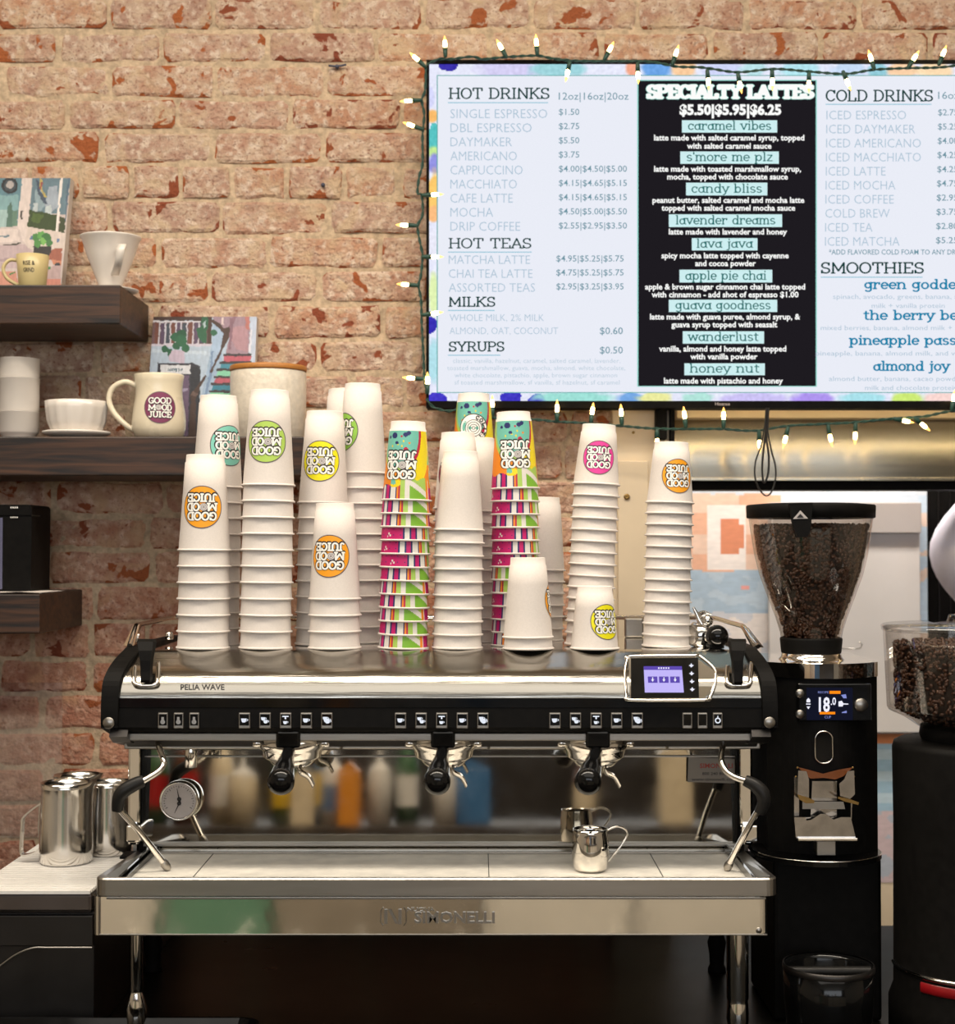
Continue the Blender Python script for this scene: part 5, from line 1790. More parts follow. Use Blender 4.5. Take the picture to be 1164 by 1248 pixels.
for i in range(5):
    mb.add([DP(803 + 3 * i + dx, 814.2 + dy, .0022) for dx, dy in ((-.9, -.9), (.9, -.9), (.9, .9), (-.9, .9))], [range(4)])
mb.build('screen_symbols', emit('white_screen_symbols', rgb(240, 240, 255), 1.0), dsp, fix=False)

# ---- lettering on the hood
v, f, a, c = sans('PELIA WAVE', .018)
mb = MB()
def on_hood(px, py):
    # depth of the hood surface at this height
    for i in range(len(fine) - 1):
        za, zc_ = fine[i][1], fine[i + 1][1]
        z = Z(py, fine[i][0])
        if za >= z >= zc_:
            t = (za - z) / max(1e-6, za - zc_)
            yy = fine[i][0] + (fine[i + 1][0] - fine[i][0]) * t
            p = W(px, py, yy - .0006)
            return p
    return W(px, py, 2.255)
mb.add([on_hood(220 + (p[0] - a) * 53.5 / (c - a), 840.5 - p[1] * 6.6 / CAPH) for p in v], f)
mb.build('lettering', 'ink', mach, fix=False)

# ---- cup rail
rl = [W(157, 787, 2.345), W(160, 778, 2.37), W(166, 763, 2.405), W(180, 760, 2.45), W(216, 750, 2.68), W(240, 750, 2.70), W(560, 750.5, 2.70), W(780, 751, 2.70), W(868, 757, 2.60), W(905, 764, 2.42), W(914, 772, 2.39), W(925, 788, 2.345)]
rl = [W(158, 787, 2.35), W(166, 763, 2.40), W(166.5, 762, 2.42)] + [Vector((X(166, 2.41), 2.50, Z(762.5, 2.41))), Vector((X(166, 2.41), 2.66, Z(762.5, 2.41))), Vector((X(168, 2.41) + .01, 2.695, Z(762.5, 2.41))), Vector((X(902, 2.41) - .01, 2.695, Z(763, 2.41))), Vector((X(904, 2.41), 2.66, Z(763, 2.41))), Vector((X(904, 2.41), 2.50, Z(763, 2.41)))] + [W(905, 763, 2.42), W(907, 765, 2.40), W(924, 788, 2.35)]
MB().tube(rl, .0042, 10).build('cup_rail', 'chrome', mach, fix=False)
for pa, pb in (((150.5, 787), (166, 761)), ((931, 789), (909, 765))):
    a_, b2 = W(pa[0], pa[1], 2.352), W(pb[0], pb[1], 2.402)
    s_ = 1 if pa[0] < 500 else -1
    MB().add([a_, a_ + Vector((.016 * s_, 0, 0)), b2 + Vector((.006 * s_, 0, 0)), b2 + Vector((-.004 * s_, 0, 0)), a_ + Vector((0, .02, 0)), a_ + Vector((.016 * s_, .02, 0)), b2 + Vector((.006 * s_, .012, 0)), b2 + Vector((-.004 * s_, .012, 0))],
             [(0, 1, 2, 3), (4, 7, 6, 5), (0, 4, 5, 1), (1, 5, 6, 2), (2, 6, 7, 3), (3, 7, 4, 0)]).build('rail_post', 'chrome', mach)
MB().lathe([(.0001, 0), (.007, 0), (.0072, .008), (.006, .013), (.0001, .013)], (X(207, 2.5), 2.5, ZW + .006), n=16).build('rail_foot', 'chrome', mach)
MB().box(X(761, 2.66), X(784, 2.66), 2.655, 2.667, ZW, Z(753, 2.66), bev=.003).build('rear_bracket', 'steel', mach)

# ---- columns, mirror splash panel and lower ledge
SY = 2.43
for (a, c) in ((157, 171.5), (901, 916.5)):
    mb = MB().box(X(a, 2.40), X(c, 2.40), 2.40, 2.46, Z(1030, 2.40), Z(903, 2.40), bev=.004)
    mb.build('column', 'chrome', mach)
    MB().box(X(a - 1, 2.39) if a < 500 else X(a + 1, 2.39), X(c + 3, 2.39) if a < 500 else X(c + 6, 2.39), 2.385, 2.46, Z(1026, 2.39), Z(1005, 2.39), bev=.003).build('column_foot', 'chrome', mach)
MB().box(X(171.5, 2.41), X(175, 2.41), 2.408, 2.45, Z(1040, 2.41), Z(905, 2.41)).build('dark_gap', 'matt_black', mach)
MB().box(X(897, 2.41), X(900.5, 2.41), 2.408, 2.45, Z(1040, 2.41), Z(905, 2.41)).build('dark_gap', 'matt_black', mach)
# slightly tilted mirror
za, zc_ = Z(1027, SY), Z(905, SY)
mb = MB()
TL_ = .0  # panel leans back
mb.add([(X(173, SY), SY, za), (X(899, SY), SY, za), (X(899, SY), SY + .0125, zc_), (X(173, SY), SY + .0125, zc_)], [(0, 1, 2, 3)])
mb.build('splash_panel', 'mirror', mach, fix=False)
for (x0, x1, y0, y1) in ((174, 898, 921, 922.4), (174, 175.4, 921, 1040), (897, 898.4, 921, 1040)):
    MB().box(X(x0, SY), X(x1, SY), SY - .004, SY, Z(y1, SY), Z(y0, SY)).build('splash_trim', 'steel', mach)
MB().box(X(173, SY), X(899, SY), SY - .012, SY + .02, Z(1030, SY), Z(1026, SY), bev=.001).build('ledge', 'steel', mach)
MB().box(X(173, SY), X(899, SY), SY - .004, SY + .02, Z(1043, SY), Z(1030, SY)).build('lower_panel', 'mirror', mach)
MB().box(X(150, SY), X(918, SY), SY - .014, SY + .03, Z(1045, SY), Z(1041.5, SY), bev=.001).build('base_strip', 'black', mach)
# sticker on the panel
stk = [W(838, 953, SY - .0012), W(905, 955, SY - .0012), W(905, 925, SY - .0012), W(839, 923, SY - .0012)]
M['sticker'] = mat('grey_sticker', rgb(126, 118, 108), .5, 0, .05, 50)
M['sticker_red'] = mat('sticker_red', rgb(150, 50, 40), .5, 0, .05, 50)
sk = MB().add(stk, [(0, 1, 2, 3)]).build('sticker', 'sticker', mach, fix=False)
v, f, a, c = sans('SIMONELLI', .02)
MB().add([W(853 + (p[0] - a) * 40 / (c - a), 936 - p[1] * 5.6 / CAPH, SY - .0016) for p in v], f).build('sticker_word', 'sticker_red', sk, fix=False)
mb = MB()
for (t, x0, x1, y) in (('800 240 8000', 856, 888, 944.5), ('www.simonelli.com', 843, 897, 951.5)):
    v, f, a, c = sans(t, .01)
    mb.add([W(x0 + (p[0] - a) * (x1 - x0) / (c - a), y - p[1] * 3.4 / CAPH, SY - .0016) for p in v], f)
mb.build('sticker_lines', 'ink', sk, fix=False)
# side walls of the lower body
for (a, sgn) in ((157, 1), (916, -1)):
    x = X(a, 2.42)
    MB().box(min(x, x + sgn * .006), max(x, x + sgn * .006), 2.46, 2.70, 1.09, 1.32).build('side_panel', 'steel', mach)
MB().box(X(170, SY), X(902, SY), SY + .02, 2.70, 1.02, 1.20).build('rear_body', 'dark_steel', mach)

# ---- drip tray
TYf = 2.15
ztop, zbot = Z(1070.5, TYf), Z(1092, TYf)
tx0, tx1 = X(117, TYf), X(946.5, TYf)
def rrect(x0, x1, y0, y1, r_, n=5):
    pts = []
    for (cx_, cy_, a0) in ((x1 - r_, y0 + r_, -90), (x1 - r_, y1 - r_, 0), (x0 + r_, y1 - r_, 90), (x0 + r_, y0 + r_, 180)):
        for i in range(n + 1):
            a = math.radians(a0 + 90 * i / n)
            pts.append((cx_ + r_ * cos(a), cy_ + r_ * sin(a)))
    return pts
ty1 = 2.44
ix0, ix1, iy0, iy1 = tx0 + .030, tx1 - .026, TYf + .009, 2.418
out_ = rrect(tx0, tx1, TYf, ty1, .016)
o2 = rrect(tx0 + .002, tx1 - .002, TYf + .002, ty1 - .002, .015)
inn = rrect(ix0 - .018, ix1 + .018, iy0, iy1, .010)
inb = rrect(ix0, ix1, iy0 + .002, iy1 - .002, .006)
n = len(out_)
vs = [(x, y, zbot) for x, y in out_] + [(x, y, ztop - .002) for x, y in out_] + [(x, y, ztop) for x, y in o2] + [(x, y, ztop) for x, y in inn] + [(x, y, ztop - .018) for x, y in inb]
fs = []
for L in range(4):
    fs += [(L * n + i, L * n + (i + 1) % n, (L + 1) * n + (i + 1) % n, (L + 1) * n + i) for i in range(n)]
vs = [(x, y, min(z, ztop - .0155) if y > 2.40 else z) for x, y, z in vs]
tray = MB().add(vs, fs, 0, False).build('drip_tray', 'steel', mach, fix=False)
gz = ztop - .016
mb = MB().box(ix0 + .001, ix1 - .001, iy0 + .003, iy1 - .003, gz - .006, gz)
mb.build('tray_floor', 'tray', tray)
for px in (247, 595, 800):
    MB().box(X(px, 2.3), X(px, 2.3) + .0012, iy0 + .004, iy1 - .004, gz, gz + .0006).build('grille_seam', 'grille_dark', tray)
for a in (ix0 - .004, ix1 - .006):
    for j in range(2):
        MB().box(a + .001 + .005 * j, a + .0035 + .005 * j, iy0 + .02, iy1 - .006, ztop - .0165, ztop - .004 - .004 * j).build('side_slot', 'gloss_black', tray)
MB().box(ix0, ix1, iy1 - .020, iy1 - .012, gz, gz + .0030, bev=.001).build('rear_lip', 'steel', tray)
# polished front drawer
fx0, fx1 = X(115, 2.157), X(935, 2.157)
z0, z1 = Z(1140, 2.157), Z(1093, 2.157)
mb = MB()
poly = rrect(fx0, fx1, 2.157, 2.42, .012)
mb.prism(poly, z0, z1, 'XY', smooth=False)
fp = mb.build('front_panel', 'wavy', mach)
MB().box(fx0 + .02, fx1 - .004, 2.1555, 2.158, z1 - .0035, z1 - .0005, bev=.0006).build('panel_edge', 'steel', fp)
MB().box(fx0 + .01, fx1 - .002, 2.1560, 2.158, z0, z0 + .002, bev=.0005).build('panel_edge', 'steel', fp)
for (px, py, t, w_, cap, wt) in ((505, 1124.5, 'SIMONELLI', 98, 13, .03), (496, 1110.5, 'NUOVA', 34, 4.5, .02)):
    v, f, a, c = sans(t, wt)
    k_ = w_ / (c - a)
    vv = [W(px + (p[0] - a) * k_, py - p[1] * cap / CAPH, 2.1570) for p in v]
    fr_ = [p + Vector((0, -.0014, 0)) for p in vv]
    mb = MB().add(fr_, f)
    # side walls from boundary edges
    ec = {}
    for q_ in f:
        for i in range(len(q_)):
            e = (q_[i], q_[(i + 1) % len(q_)])
            ec[tuple(sorted(e))] = ec.get(tuple(sorted(e)), 0) + 1
    be = [e for e, cnt in ec.items() if cnt == 1]
    nn = len(vv)
    mb.add(fr_ + vv, [(a_, b2, b2 + nn, a_ + nn) for a_, b2 in be])
    mb.build('raised_lettering', 'steel', fp)
mb = MB()
for (x0, x1, y0, y1) in ((469, 473, 1108, 1126), (486, 490, 1108, 1126)):
    mb.box(X(x0, 2.157), X(x1, 2.157), 2.1556, 2.157, Z(y1, 2.157), Z(y0, 2.157))
mb.add([W(x, y, 2.1556) for x, y in ((473, 1108), (477, 1108), (486, 1126), (482, 1126))], [range(4)])
mb.tube([W(467, 1106, 2.156), W(464, 1110, 2.156), W(464, 1124, 2.156), W(467, 1128, 2.156)], .0008, 6).tube([W(492, 1106, 2.156), W(495, 1110, 2.156), W(495, 1124, 2.156), W(492, 1128, 2.156)], .0008, 6)
mb.build('raised_emblem', 'steel', fp, fix=False)
MB().lathe([(.0045, 0), (.004, .001), (.0001, .0012)], W(925, 1134, 2.157), (0, -1, 0), 12).build('rivet', 'steel', fp)

# ---- legs
def leg(px, Y_, r0, r1, ybase):
    x = X(px, Y_)
    zb_, zt_ = .88, Z(1140, 2.157)
    return MB().lathe([(.0001, 0), (r1 * 1.25, 0), (r1 * 1.25, .005), (r1, .012), (r1 * 1.05, .03), (r1 * 1.3, .050), (r0 * .95, .072), (r0 * .9, .075), (r0, .08), (r0, zt_ - zb_ + .04)], (x, Y_, zb_), n=20).build('leg', 'chrome', mach)
leg(169, 2.25, .0095, .0125, 0)
leg(897, 2.20, .016, .0125, 0)
for px in (169, 897):
    leg(px + (20 if px < 500 else -25), 2.62, .0095, .0125, 0).data.materials[0] = M['matt_black']  # rear legs coloured black to stand for the shade under the machine

# ---- group heads and portafilters
def group(px, hx):
    """px: centre of the chrome flange, hx: centre of the handle ball"""
    Yg = 2.31
    c = Vector((X(px, Yg), Yg, Z(905, Yg)))
    g_ = MB().lathe([(.026, .030), (.036, .020), (.044, .013), (.050, .007), (.052, .002), (.052, -.003), (.047, -.009), (.045, -.012), (.044, -.020), (.036, -.026), (.0001, -.026)], c + Vector((0, 0, .000)), n=40, mi=0).build('group_head', 'chrome', mach)
    MB().box(c.x - .018, c.x + .018, c.y - .056, c.y + .02, c.z - .002, Z(891, 2.25), bev=.004).build('group_neck', 'gloss_black', g_)
    for s_ in (-1, 1):
        MB().lathe([(.0001, 0), (.006, .001), (.0075, .006), (.006, .012), (.0001, .013)], c + Vector((s_ * .046, -.012, .001)), (s_, -.3, 0), 14).build('lug', 'chrome', g_)
    pf = MB().lathe([(.034, .0), (.0355, -.004), (.035, -.018), (.028, -.026), (.0001, -.028)], c + Vector((0, -.002, -.008)), n=36).build('portafilter', 'chrome', mach)
    # handle comes towards the viewer and down
    e = W(hx, 951, 2.15)
    st_ = c + Vector((0, -.036, -.008))
    P = [st_, st_.lerp(e, .2) + Vector((0, 0, .003)), st_.lerp(e, .45) + Vector((0, 0, .003)), st_.lerp(e, .7) + Vector((0, 0, .002)), e]
    cc = catmull(P, 5)
    m_ = len(cc)
    d_ = (cc[-1] - cc[-3]).normalized()
    cc += [cc[-1] + d_ * .008, cc[-1] + d_ * .015, cc[-1] + d_ * .0185, cc[-1] + d_ * .0195]
    rs = []
    for i in range(m_):
        t = i / (m_ - 1)
        rs.append(.0095 + .0010 * sin(t * PI) * .5 + (.0094 * max(0, (t - .28) / .72) ** 1.3))
    rs += [.0192, .0145, .008, .001]
    MB().tube(cc, rs, 20).build('handle', 'gloss_black', pf, fix=False)
    MB().tube([st_, st_.lerp(e, .18) + Vector((0, 0, .002))], [.0105, .0095], 16).build('ferrule', 'chrome', pf, fix=False)
    # logo mark on the ball
    q_ = W(hx, 945, 2.126)
    # curved chrome spout
    sp = catmull([c + Vector((.010, -.012, -.028)), c + Vector((.016, -.018, -.040)), c + Vector((.028, -.022, -.046)), c + Vector((.036, -.022, -.060))], 5)
    vs, fs = [], []
    for i, p in enumerate(sp):
        for a in range(7):
            an = PI + PI * a / 6
            vs.append(p + Vector((.007 * sin(an) * .4, .011 * cos(an), .006 * sin(an))))
    for i in range(len(sp) - 1):
        for a in range(6):
            fs.append((i * 7 + a, i * 7 + a + 1, i * 7 + 8 + a, i * 7 + 7 + a))
    MB().add(vs, fs, 0, True).build('spout', 'chrome', pf, fix=False)
group(357, 343)
group(541, 533)
group(725, 717)

# ---- pressure gauge
c = W(218, 976, SY - .02)
k = (SY - .02) / FP
ga = MB().lathe([(21 * k, .020), (23 * k, .018), (24 * k, .010), (24 * k, 0), (23 * k, -.004), (21.5 * k, -.004), (20.5 * k, 0), (20.5 * k, .002)], c, (0, 1, 0), 40).build('pressure_gauge', 'chrome', mach, fix=False)
M['dial'] = mat('gauge_dial', rgb(176, 168, 164), .35, 0, .05, 60)
MB().lathe([(20.6 * k, 0), (.0001, 0)], c, (0, 1, 0), 32, smooth=False).build('dial', 'dial', ga, fix=False)
MB().lathe([(.0001, .0005), (21 * k, .0005), (21 * k, .021), (.0001, .021)], c + Vector((0, .0005, 0)), (0, 1, 0), 24).build('gauge_body', 'steel', ga)
mb = MB()
for i in range(25):
    a = math.radians(-120 + 240 * i / 24)
    for (yy, s_) in ((2.5, 1),):
        r0, r1 = (15.5, 18.5) if i % 4 == 0 else (17, 18.5)
        d1, pn = Vector((sin(a), 0, cos(a))), Vector((cos(a), 0, -sin(a)))
        q_ = [c + Vector((0, -.0006, 0)) + d1 * r_ * k + pn * w_ * k for r_, w_ in ((r0, -.35), (r1, -.35), (r1, .35), (r0, .35))]
        mb.add(q_, [(0, 1, 2, 3)])
for (ox, oy, ang) in ((.5, 2.2, -12), (.5, -3.0, 205)):
    o0 = c + Vector((ox * k, -.0012, oy * k))
    a = math.radians(ang)
    d1, pn = Vector((sin(a), 0, cos(a))), Vector((cos(a), 0, -sin(a)))
    mb.add([o0 + d1 * r_ * k + pn * w_ * k for r_, w_ in ((-3, -.9), (13, -.3), (13, .3), (-3, .9))], [(0, 1, 2, 3)])
    mb.lathe([(2.6 * k, 0), (2.4 * k, .0012), (.0001, .0014)], o0, (0, -1, 0), 14)
mb.build('needles_and_marks', 'ink', ga, fix=False)

# ---- hot water spout
c = W(233, 903, 2.33)
MB().lathe([(.0001, .012), (.005, .012), (.006, 0), (.0085, -.010), (.0095, -.018), (.0095, -.040), (.0075, -.040), (.0001, -.036)], c, n=18).build('water_spout', 'chrome', mach)
# ---- steam wands
def wand(p1, grip, p2, tip):
    root = MB().tube(catmull([W(*q_) for q_ in p1], 6), .0048, 10).build('steam_wand', 'chrome', mach, fix=False)
    gc = catmull([W(*q_) for q_ in grip], 6)
    m_ = len(gc)
    MB().tube(gc, [.0082 + .0022 * sin(PI * i / (m_ - 1)) for i in range(m_)], 14).build('rubber_grip', 'rubber', root, fix=False)
    MB().tube(catmull([W(*q_) for q_ in p2], 4), .0046, 10).build('wand_pipe', 'chrome', root, fix=False)
    a_, b2 = W(*tip[0]), W(*tip[1])
    MB().tube([a_, a_.lerp(b2, .3), a_.lerp(b2, .7), b2], [.0048, .0068, .0064, .0035], 12).build('wand_tip', 'steel', root, fix=False)
    MB().lathe([(.0001, .006), (.011, .005), (.012, 0), (.009, -.006), (.005, -.009)], W(p1[0][0], p1[0][1] + 2, p1[0][2]), n=20).build('wand_joint', 'chrome', root)
wand([(188.5, 896, 2.30), (192, 906, 2.29), (199, 925, 2.265), (199, 932, 2.26), (192, 941, 2.25), (172, 953, 2.235)], [(175, 951.5, 2.235), (166, 955, 2.232), (152, 963, 2.228), (145, 972, 2.228), (143, 988, 2.23)],
     [(147, 988, 2.23), (170, 1014, 2.245), (199, 1051, 2.27)], [(198, 1049, 2.27), (206, 1060, 2.275)])
wand([(884.5, 896, 2.30), (881, 910, 2.29), (879, 927, 2.27), (884, 939, 2.26), (895, 947, 2.25), (910, 952, 2.24)], [(908, 951, 2.24), (920, 957, 2.235), (929, 966, 2.232), (931, 978, 2.232), (926, 991, 2.235)],
     [(924, 988, 2.235), (905, 1022, 2.25), (889, 1052, 2.27)], [(890, 1050, 2.27), (885, 1061, 2.275)])
# milk cup on the tray
Y = 2.275
k = Y / FP
zt_ = gz + .0008
jug = empty('milk_jug', (X(719, Y), Y, zt_), 'small round polished steel jug standing on the drip tray', 'jug')
cx = X(719, Y)
hj = .062
MB().lathe([(.0001, 0), (17 * k, 0), (20 * k, .004), (22.6 * k, hj * .30), (22.8 * k, hj * .5), (22 * k, hj * .78), (20.8 * k, hj * .92), (21 * k, hj), (20.3 * k, hj), (20 * k, hj * .88), (21.6 * k, hj * .5), (18 * k, .006), (.0001, .004)], (cx, Y, zt_), n=40).build('body', 'chrome', jug)
hc = catmull([(cx + 19 * k, Y + .004, zt_ + hj * .93), (cx + 34 * k, Y + .010, zt_ + hj * 1.02), (cx + 46 * k, Y + .014, zt_ + hj * .86), (cx + 36 * k, Y + .011, zt_ + hj * .5), (cx + 21 * k, Y + .004, zt_ + hj * .18)], 6)
MB().tube(hc, .0017, 8).build('handle', 'chrome', jug, fix=False)
# portafilter lying on top of the machine, at the right
pt = empty('loose_portafilter', (X(860, 2.42), 2.42, ZW), 'spare chrome portafilter with a black ball handle lying on top of the machine', 'portafilter')
c = W(853, 777, 2.43)
MB().lathe([(.0001, .022), (.017, .021), (.0215, .014), (.0225, .004), (.0225, -.008), (.019, -.014), (.0001, -.016)], c, (.25, -.1, 1), 30).build('filter_body', 'chrome', pt)
pts_ = [W(858, 764, 2.43), W(853, 757, 2.43), W(849, 748, 2.43), W(845, 740, 2.43)]
MB().tube(catmull(pts_, 5), [.0062 - .0045 * i / 15 for i in range(16)], 10).build('curved_spout', 'chrome', pt, fix=False)
MB().sphere(W(862, 756, 2.425), .010, 16).build('knuckle', 'chrome', pt)
MB().tube(catmull([W(866, 751, 2.43), W(858, 748, 2.43), W(852, 750, 2.425)], 5), .0055, 10).build('second_spout', 'chrome', pt, fix=False)
MB().tube([c + Vector((.01, -.01, 0)), W(868, 776, 2.40)], .009, 12).build('neck', 'chrome', pt, fix=False)
MB().sphere(W(874, 775.5, 2.375), .0180, 24, rot=None).build('ball_handle', 'gloss_black', pt)
MB().box(X(862, 2.39), X(880, 2.39), 2.37, 2.41, ZW + .0005, ZW + .006, bev=.001).build('rubber_pad', 'black', pt)
MB().tube([W(828, 776, 2.40), W(836, 777, 2.42)], .004, 8).build('locating_pin', 'chrome', pt, fix=False)
# ================================================================== left work unit with ribbed mat and pitchers
uz = Z(1088, 2.25)
M['deck_steel'] = mat('dull_deck_steel', (0.16, 0.135, 0.125), .35, 1.0, .06, 20)
un = empty('drainboard_unit', (-.8, 2.5, .88), 'stainless drainboard unit with a ribbed white top, left of the espresso machine', 'drainboard')
ux1 = -.571
MB().box(X(-42, 2.25), ux1, 2.262, 2.93, Z(1116, 2.25), uz - .003, bev=.006).build('deck', 'deck_steel', un)
MB().box(X(-42, 2.25), ux1, 2.275, 2.92, .88, Z(1116, 2.25), bev=.002).build('apron', 'dark_steel', un)
MB().box(X(-42, 2.25), ux1, 2.266, 2.276, Z(1155, 2.26), Z(1117, 2.26), bev=.002).build('fascia', 'dark_steel', un)
mx0, mx1 = X(-36, 2.25), -.573
mb = MB()
nr = 62
for i in range(nr):
    ya_ = 2.256 + i * (.63 / nr)
    mb.box(mx0, mx1, ya_, ya_ + .0072, uz - .002, uz + .0012)
mb.box(mx0, mx1, 2.256, 2.888, uz - .0035, uz - .002)
o = mb.build('rib_mat', 'mat', un)
# black basin in front of the unit
bs = empty('black_basin', (-.62, 2.14, .88), 'black basin with a rounded rim on the counter below the drainboard', 'basin')
zr = Z(1156, 2.12)
poly = rrect(-1.1, X(60, 2.12) + .28, 2.03, 2.255, .03)
po2 = rrect(-1.095, X(60, 2.12) + .275, 2.035, 2.25, .027)
po3 = rrect(-1.08, X(60, 2.12) + .26, 2.05, 2.235, .02)
n = len(poly)
zr = .915
vs = [(x, y, .881) for x, y in poly] + [(x, y, zr) for x, y in poly] + [(x, y, zr) for x, y in po2] + [(x, y, .886) for x, y in po3]
fs = []
for L in range(3):
    fs += [(L * n + i, L * n + (i + 1) % n, (L + 1) * n + (i + 1) % n, (L + 1) * n + i) for i in range(n)]
fs.append([3 * n + i for i in range(n)])
MB().add(vs, fs).build('tub', 'gloss_black', bs)
tr = [W(-20, 1190, 2.262), W(0, 1177, 2.262), W(20, 1163, 2.262), W(40, 1155.5, 2.262), W(60, 1155, 2.262), W(112, 1155, 2.262)]
MB().tube(catmull(tr, 5), .0016, 8).build('rim_trim', 'steel', un, fix=False)

def pitcher(px, Y_, r_px, ytop, label, hl=True, ang=PI, rim_tilt=0):
    k = Y_ / FP
    x = X(px, Y_)
    zb_ = uz + .0014
    h = Z(ytop, Y_) - zb_
    R_ = r_px * k
    root = empty('steel_pitcher', (x, Y_, zb_), label, 'pitcher', 'milk pitchers on the drainboard')
    prof = [(.0001, 0), (R_ * .93, 0), (R_ * .99, .004), (R_, h * .2), (R_ * .985, h * .55), (R_ * .93, h * .84), (R_ * .93, h * .93), (R_ * .97, h), (R_ * .955, h), (R_ * .90, h * .90), (R_ * .95, h * .5), (R_ * .9, .005), (.0001, .004)]
    mb = MB().lathe(prof, (x, Y_, zb_), n=44)
    nv = []
    for v in mb.v:       # pull the lip into a spout opposite the handle
        d = Vector((v[0] - x, v[1] - Y_))
        hz = (v[2] - zb_) / h
        if hz > .78 and d.length > .01:
            a = math.atan2(d.y, d.x) - (ang + PI)
            a = (a + PI) % (2 * PI) - PI
            s_ = max(0, 1 - abs(a) / .5) * (hz - .78) / .22
            d = d * (1 + .22 * s_)
            v = (x + d.x, Y_ + d.y, v[2] + .006 * s_)
        nv.append(v)
    mb.v = nv
    mb.build('body', 'pitcher', root)
    u = Vector((cos(ang), sin(ang), 0))
    o_ = Vector((x, Y_, zb_))
    hc = [o_ + u * R_ * .93 + Vector((0, 0, h * .74)), o_ + u * (R_ + .012) + Vector((0, 0, h * .66)), o_ + u * (R_ + .026) + Vector((0, 0, h * .56)), o_ + u * (R_ + .028) + Vector((0, 0, h * .46)), o_ + u * (R_ + .030) + Vector((0, 0, h * .15)), o_ + u * (R_ + .024) + Vector((0, 0, h * .09)), o_ + u * (R_ + .008) + Vector((0, 0, h * .12)), o_ + u * R_ * .98 + Vector((0, 0, h * .18))]
    c = catmull(hc, 4)
    vs, fs = [], []
    sd = Vector((-u.y, u.x, 0)) * .0065
    for i, p in enumerate(c):
        t = (c[min(i + 1, len(c) - 1)] - c[max(i - 1, 0)]).normalized()
        nn = t.cross(sd).normalized() * .0014
        vs += [p - sd - nn, p + sd - nn, p + sd + nn, p - sd + nn]
    for i in range(len(c) - 1):
        for j in range(4):
            fs.append((i * 4 + j, i * 4 + (j + 1) % 4, i * 4 + 4 + (j + 1) % 4, i * 4 + 4 + j))
    fs += [(0, 1, 2, 3), tuple(len(vs) - 4 + j for j in range(4))]
    MB().add(vs, fs, 0, False).build('handle', 'pitcher', root)
    return root
pitcher(83, 2.46, 32, 953, 'tall steel milk pitcher with its handle to the left, nearest the left edge', ang=PI)
pitcher(135, 2.53, 27, 952, 'steel milk pitcher partly behind the machine, handle towards the first pitcher', ang=PI * 1.12)
pitcher(96, 2.62, 30, 944, 'rear steel milk pitcher standing behind the other two', ang=PI * .9)
# clear sheet on the left
ac = MB().box(-1.2, X(77, 2.66), 2.66, 2.663, uz + .0015, Z(832, 2.66), bev=.0008).build('clear_screen', 'acrylic')
tag(ac, 'clear acrylic splash screen standing behind the pitchers at the left edge', 'screen')

# ================================================================== grinders
def bean_mesh():
    mb = MB()
    mb.sphere((0, 0, 0), .0038, 8, sc=(1.0, .72, .58))
    return mb
M['bean'] = mat('roasted_bean', rgb(66, 38, 20), .34, 0, .4, 120, spec=.5)
M['bean2'] = mat('dark_roasted_bean', rgb(26, 15, 9), .35, 0, .3, 120)
def beans_in(name, cx, cy, prof, ztop_, label, count, rnd):
    """beans lying against the inside of a lathe profile [(r, z)] up to ztop_, over a dark core"""
    prof = sorted([p for p in prof], key=lambda p: p[1])
    def rad(z):
        for (r0, z0), (r1, z1) in zip(prof, prof[1:]):
            if z0 <= z <= z1:
                return r0 + (r1 - r0) * (z - z0) / (z1 - z0)
        return prof[-1][0]
    zmin = prof[0][1]
    mb = MB()
    core = [(max(.001, rad(zmin + (ztop_ - zmin) * i / 10) - .008), zmin + (ztop_ - zmin) * i / 10 - (.004 if i == 10 else 0)) for i in range(11)]
    mb.lathe([(.0001, core[0][1])] + core + [(.0001, core[-1][1])], (cx, cy, 0), n=28, mi=1)
    base = bean_mesh()
    bv = [Vector(v) for v in base.v]
    i = 0
    while i < count:
        z = zmin + (ztop_ - zmin) * rnd.random()
        R_ = rad(z)
        if rnd.random() > R_ / prof[-1][0]:
            continue
        a = rnd.uniform(-PI, PI)
        rr_ = R_ - .0055 - rnd.uniform(0, .002)
        if i < count * .14:
            z = ztop_ - rnd.uniform(0, .003)
            rr_ = (R_ - .006) * sqrt(rnd.random())
        q_ = Matrix.Rotation(a, 3, 'Z') @ Matrix.Rotation(rnd.uniform(-.5, .5), 3, 'Y') @ Matrix.Rotation(rnd.uniform(0, PI), 3, 'X')
        o_ = Vector((cx + rr_ * cos(a), cy + rr_ * sin(a), z))
        mb.add([o_ + q_ @ v for v in (Vector((v.z, v.x, v.y)) for v in bv)], base.f, 0, True)
        i += 1
    o = mb.build(name, ['bean', 'bean2'], fix=False)
    return tag(o, label, 'coffee beans', kind='stuff')

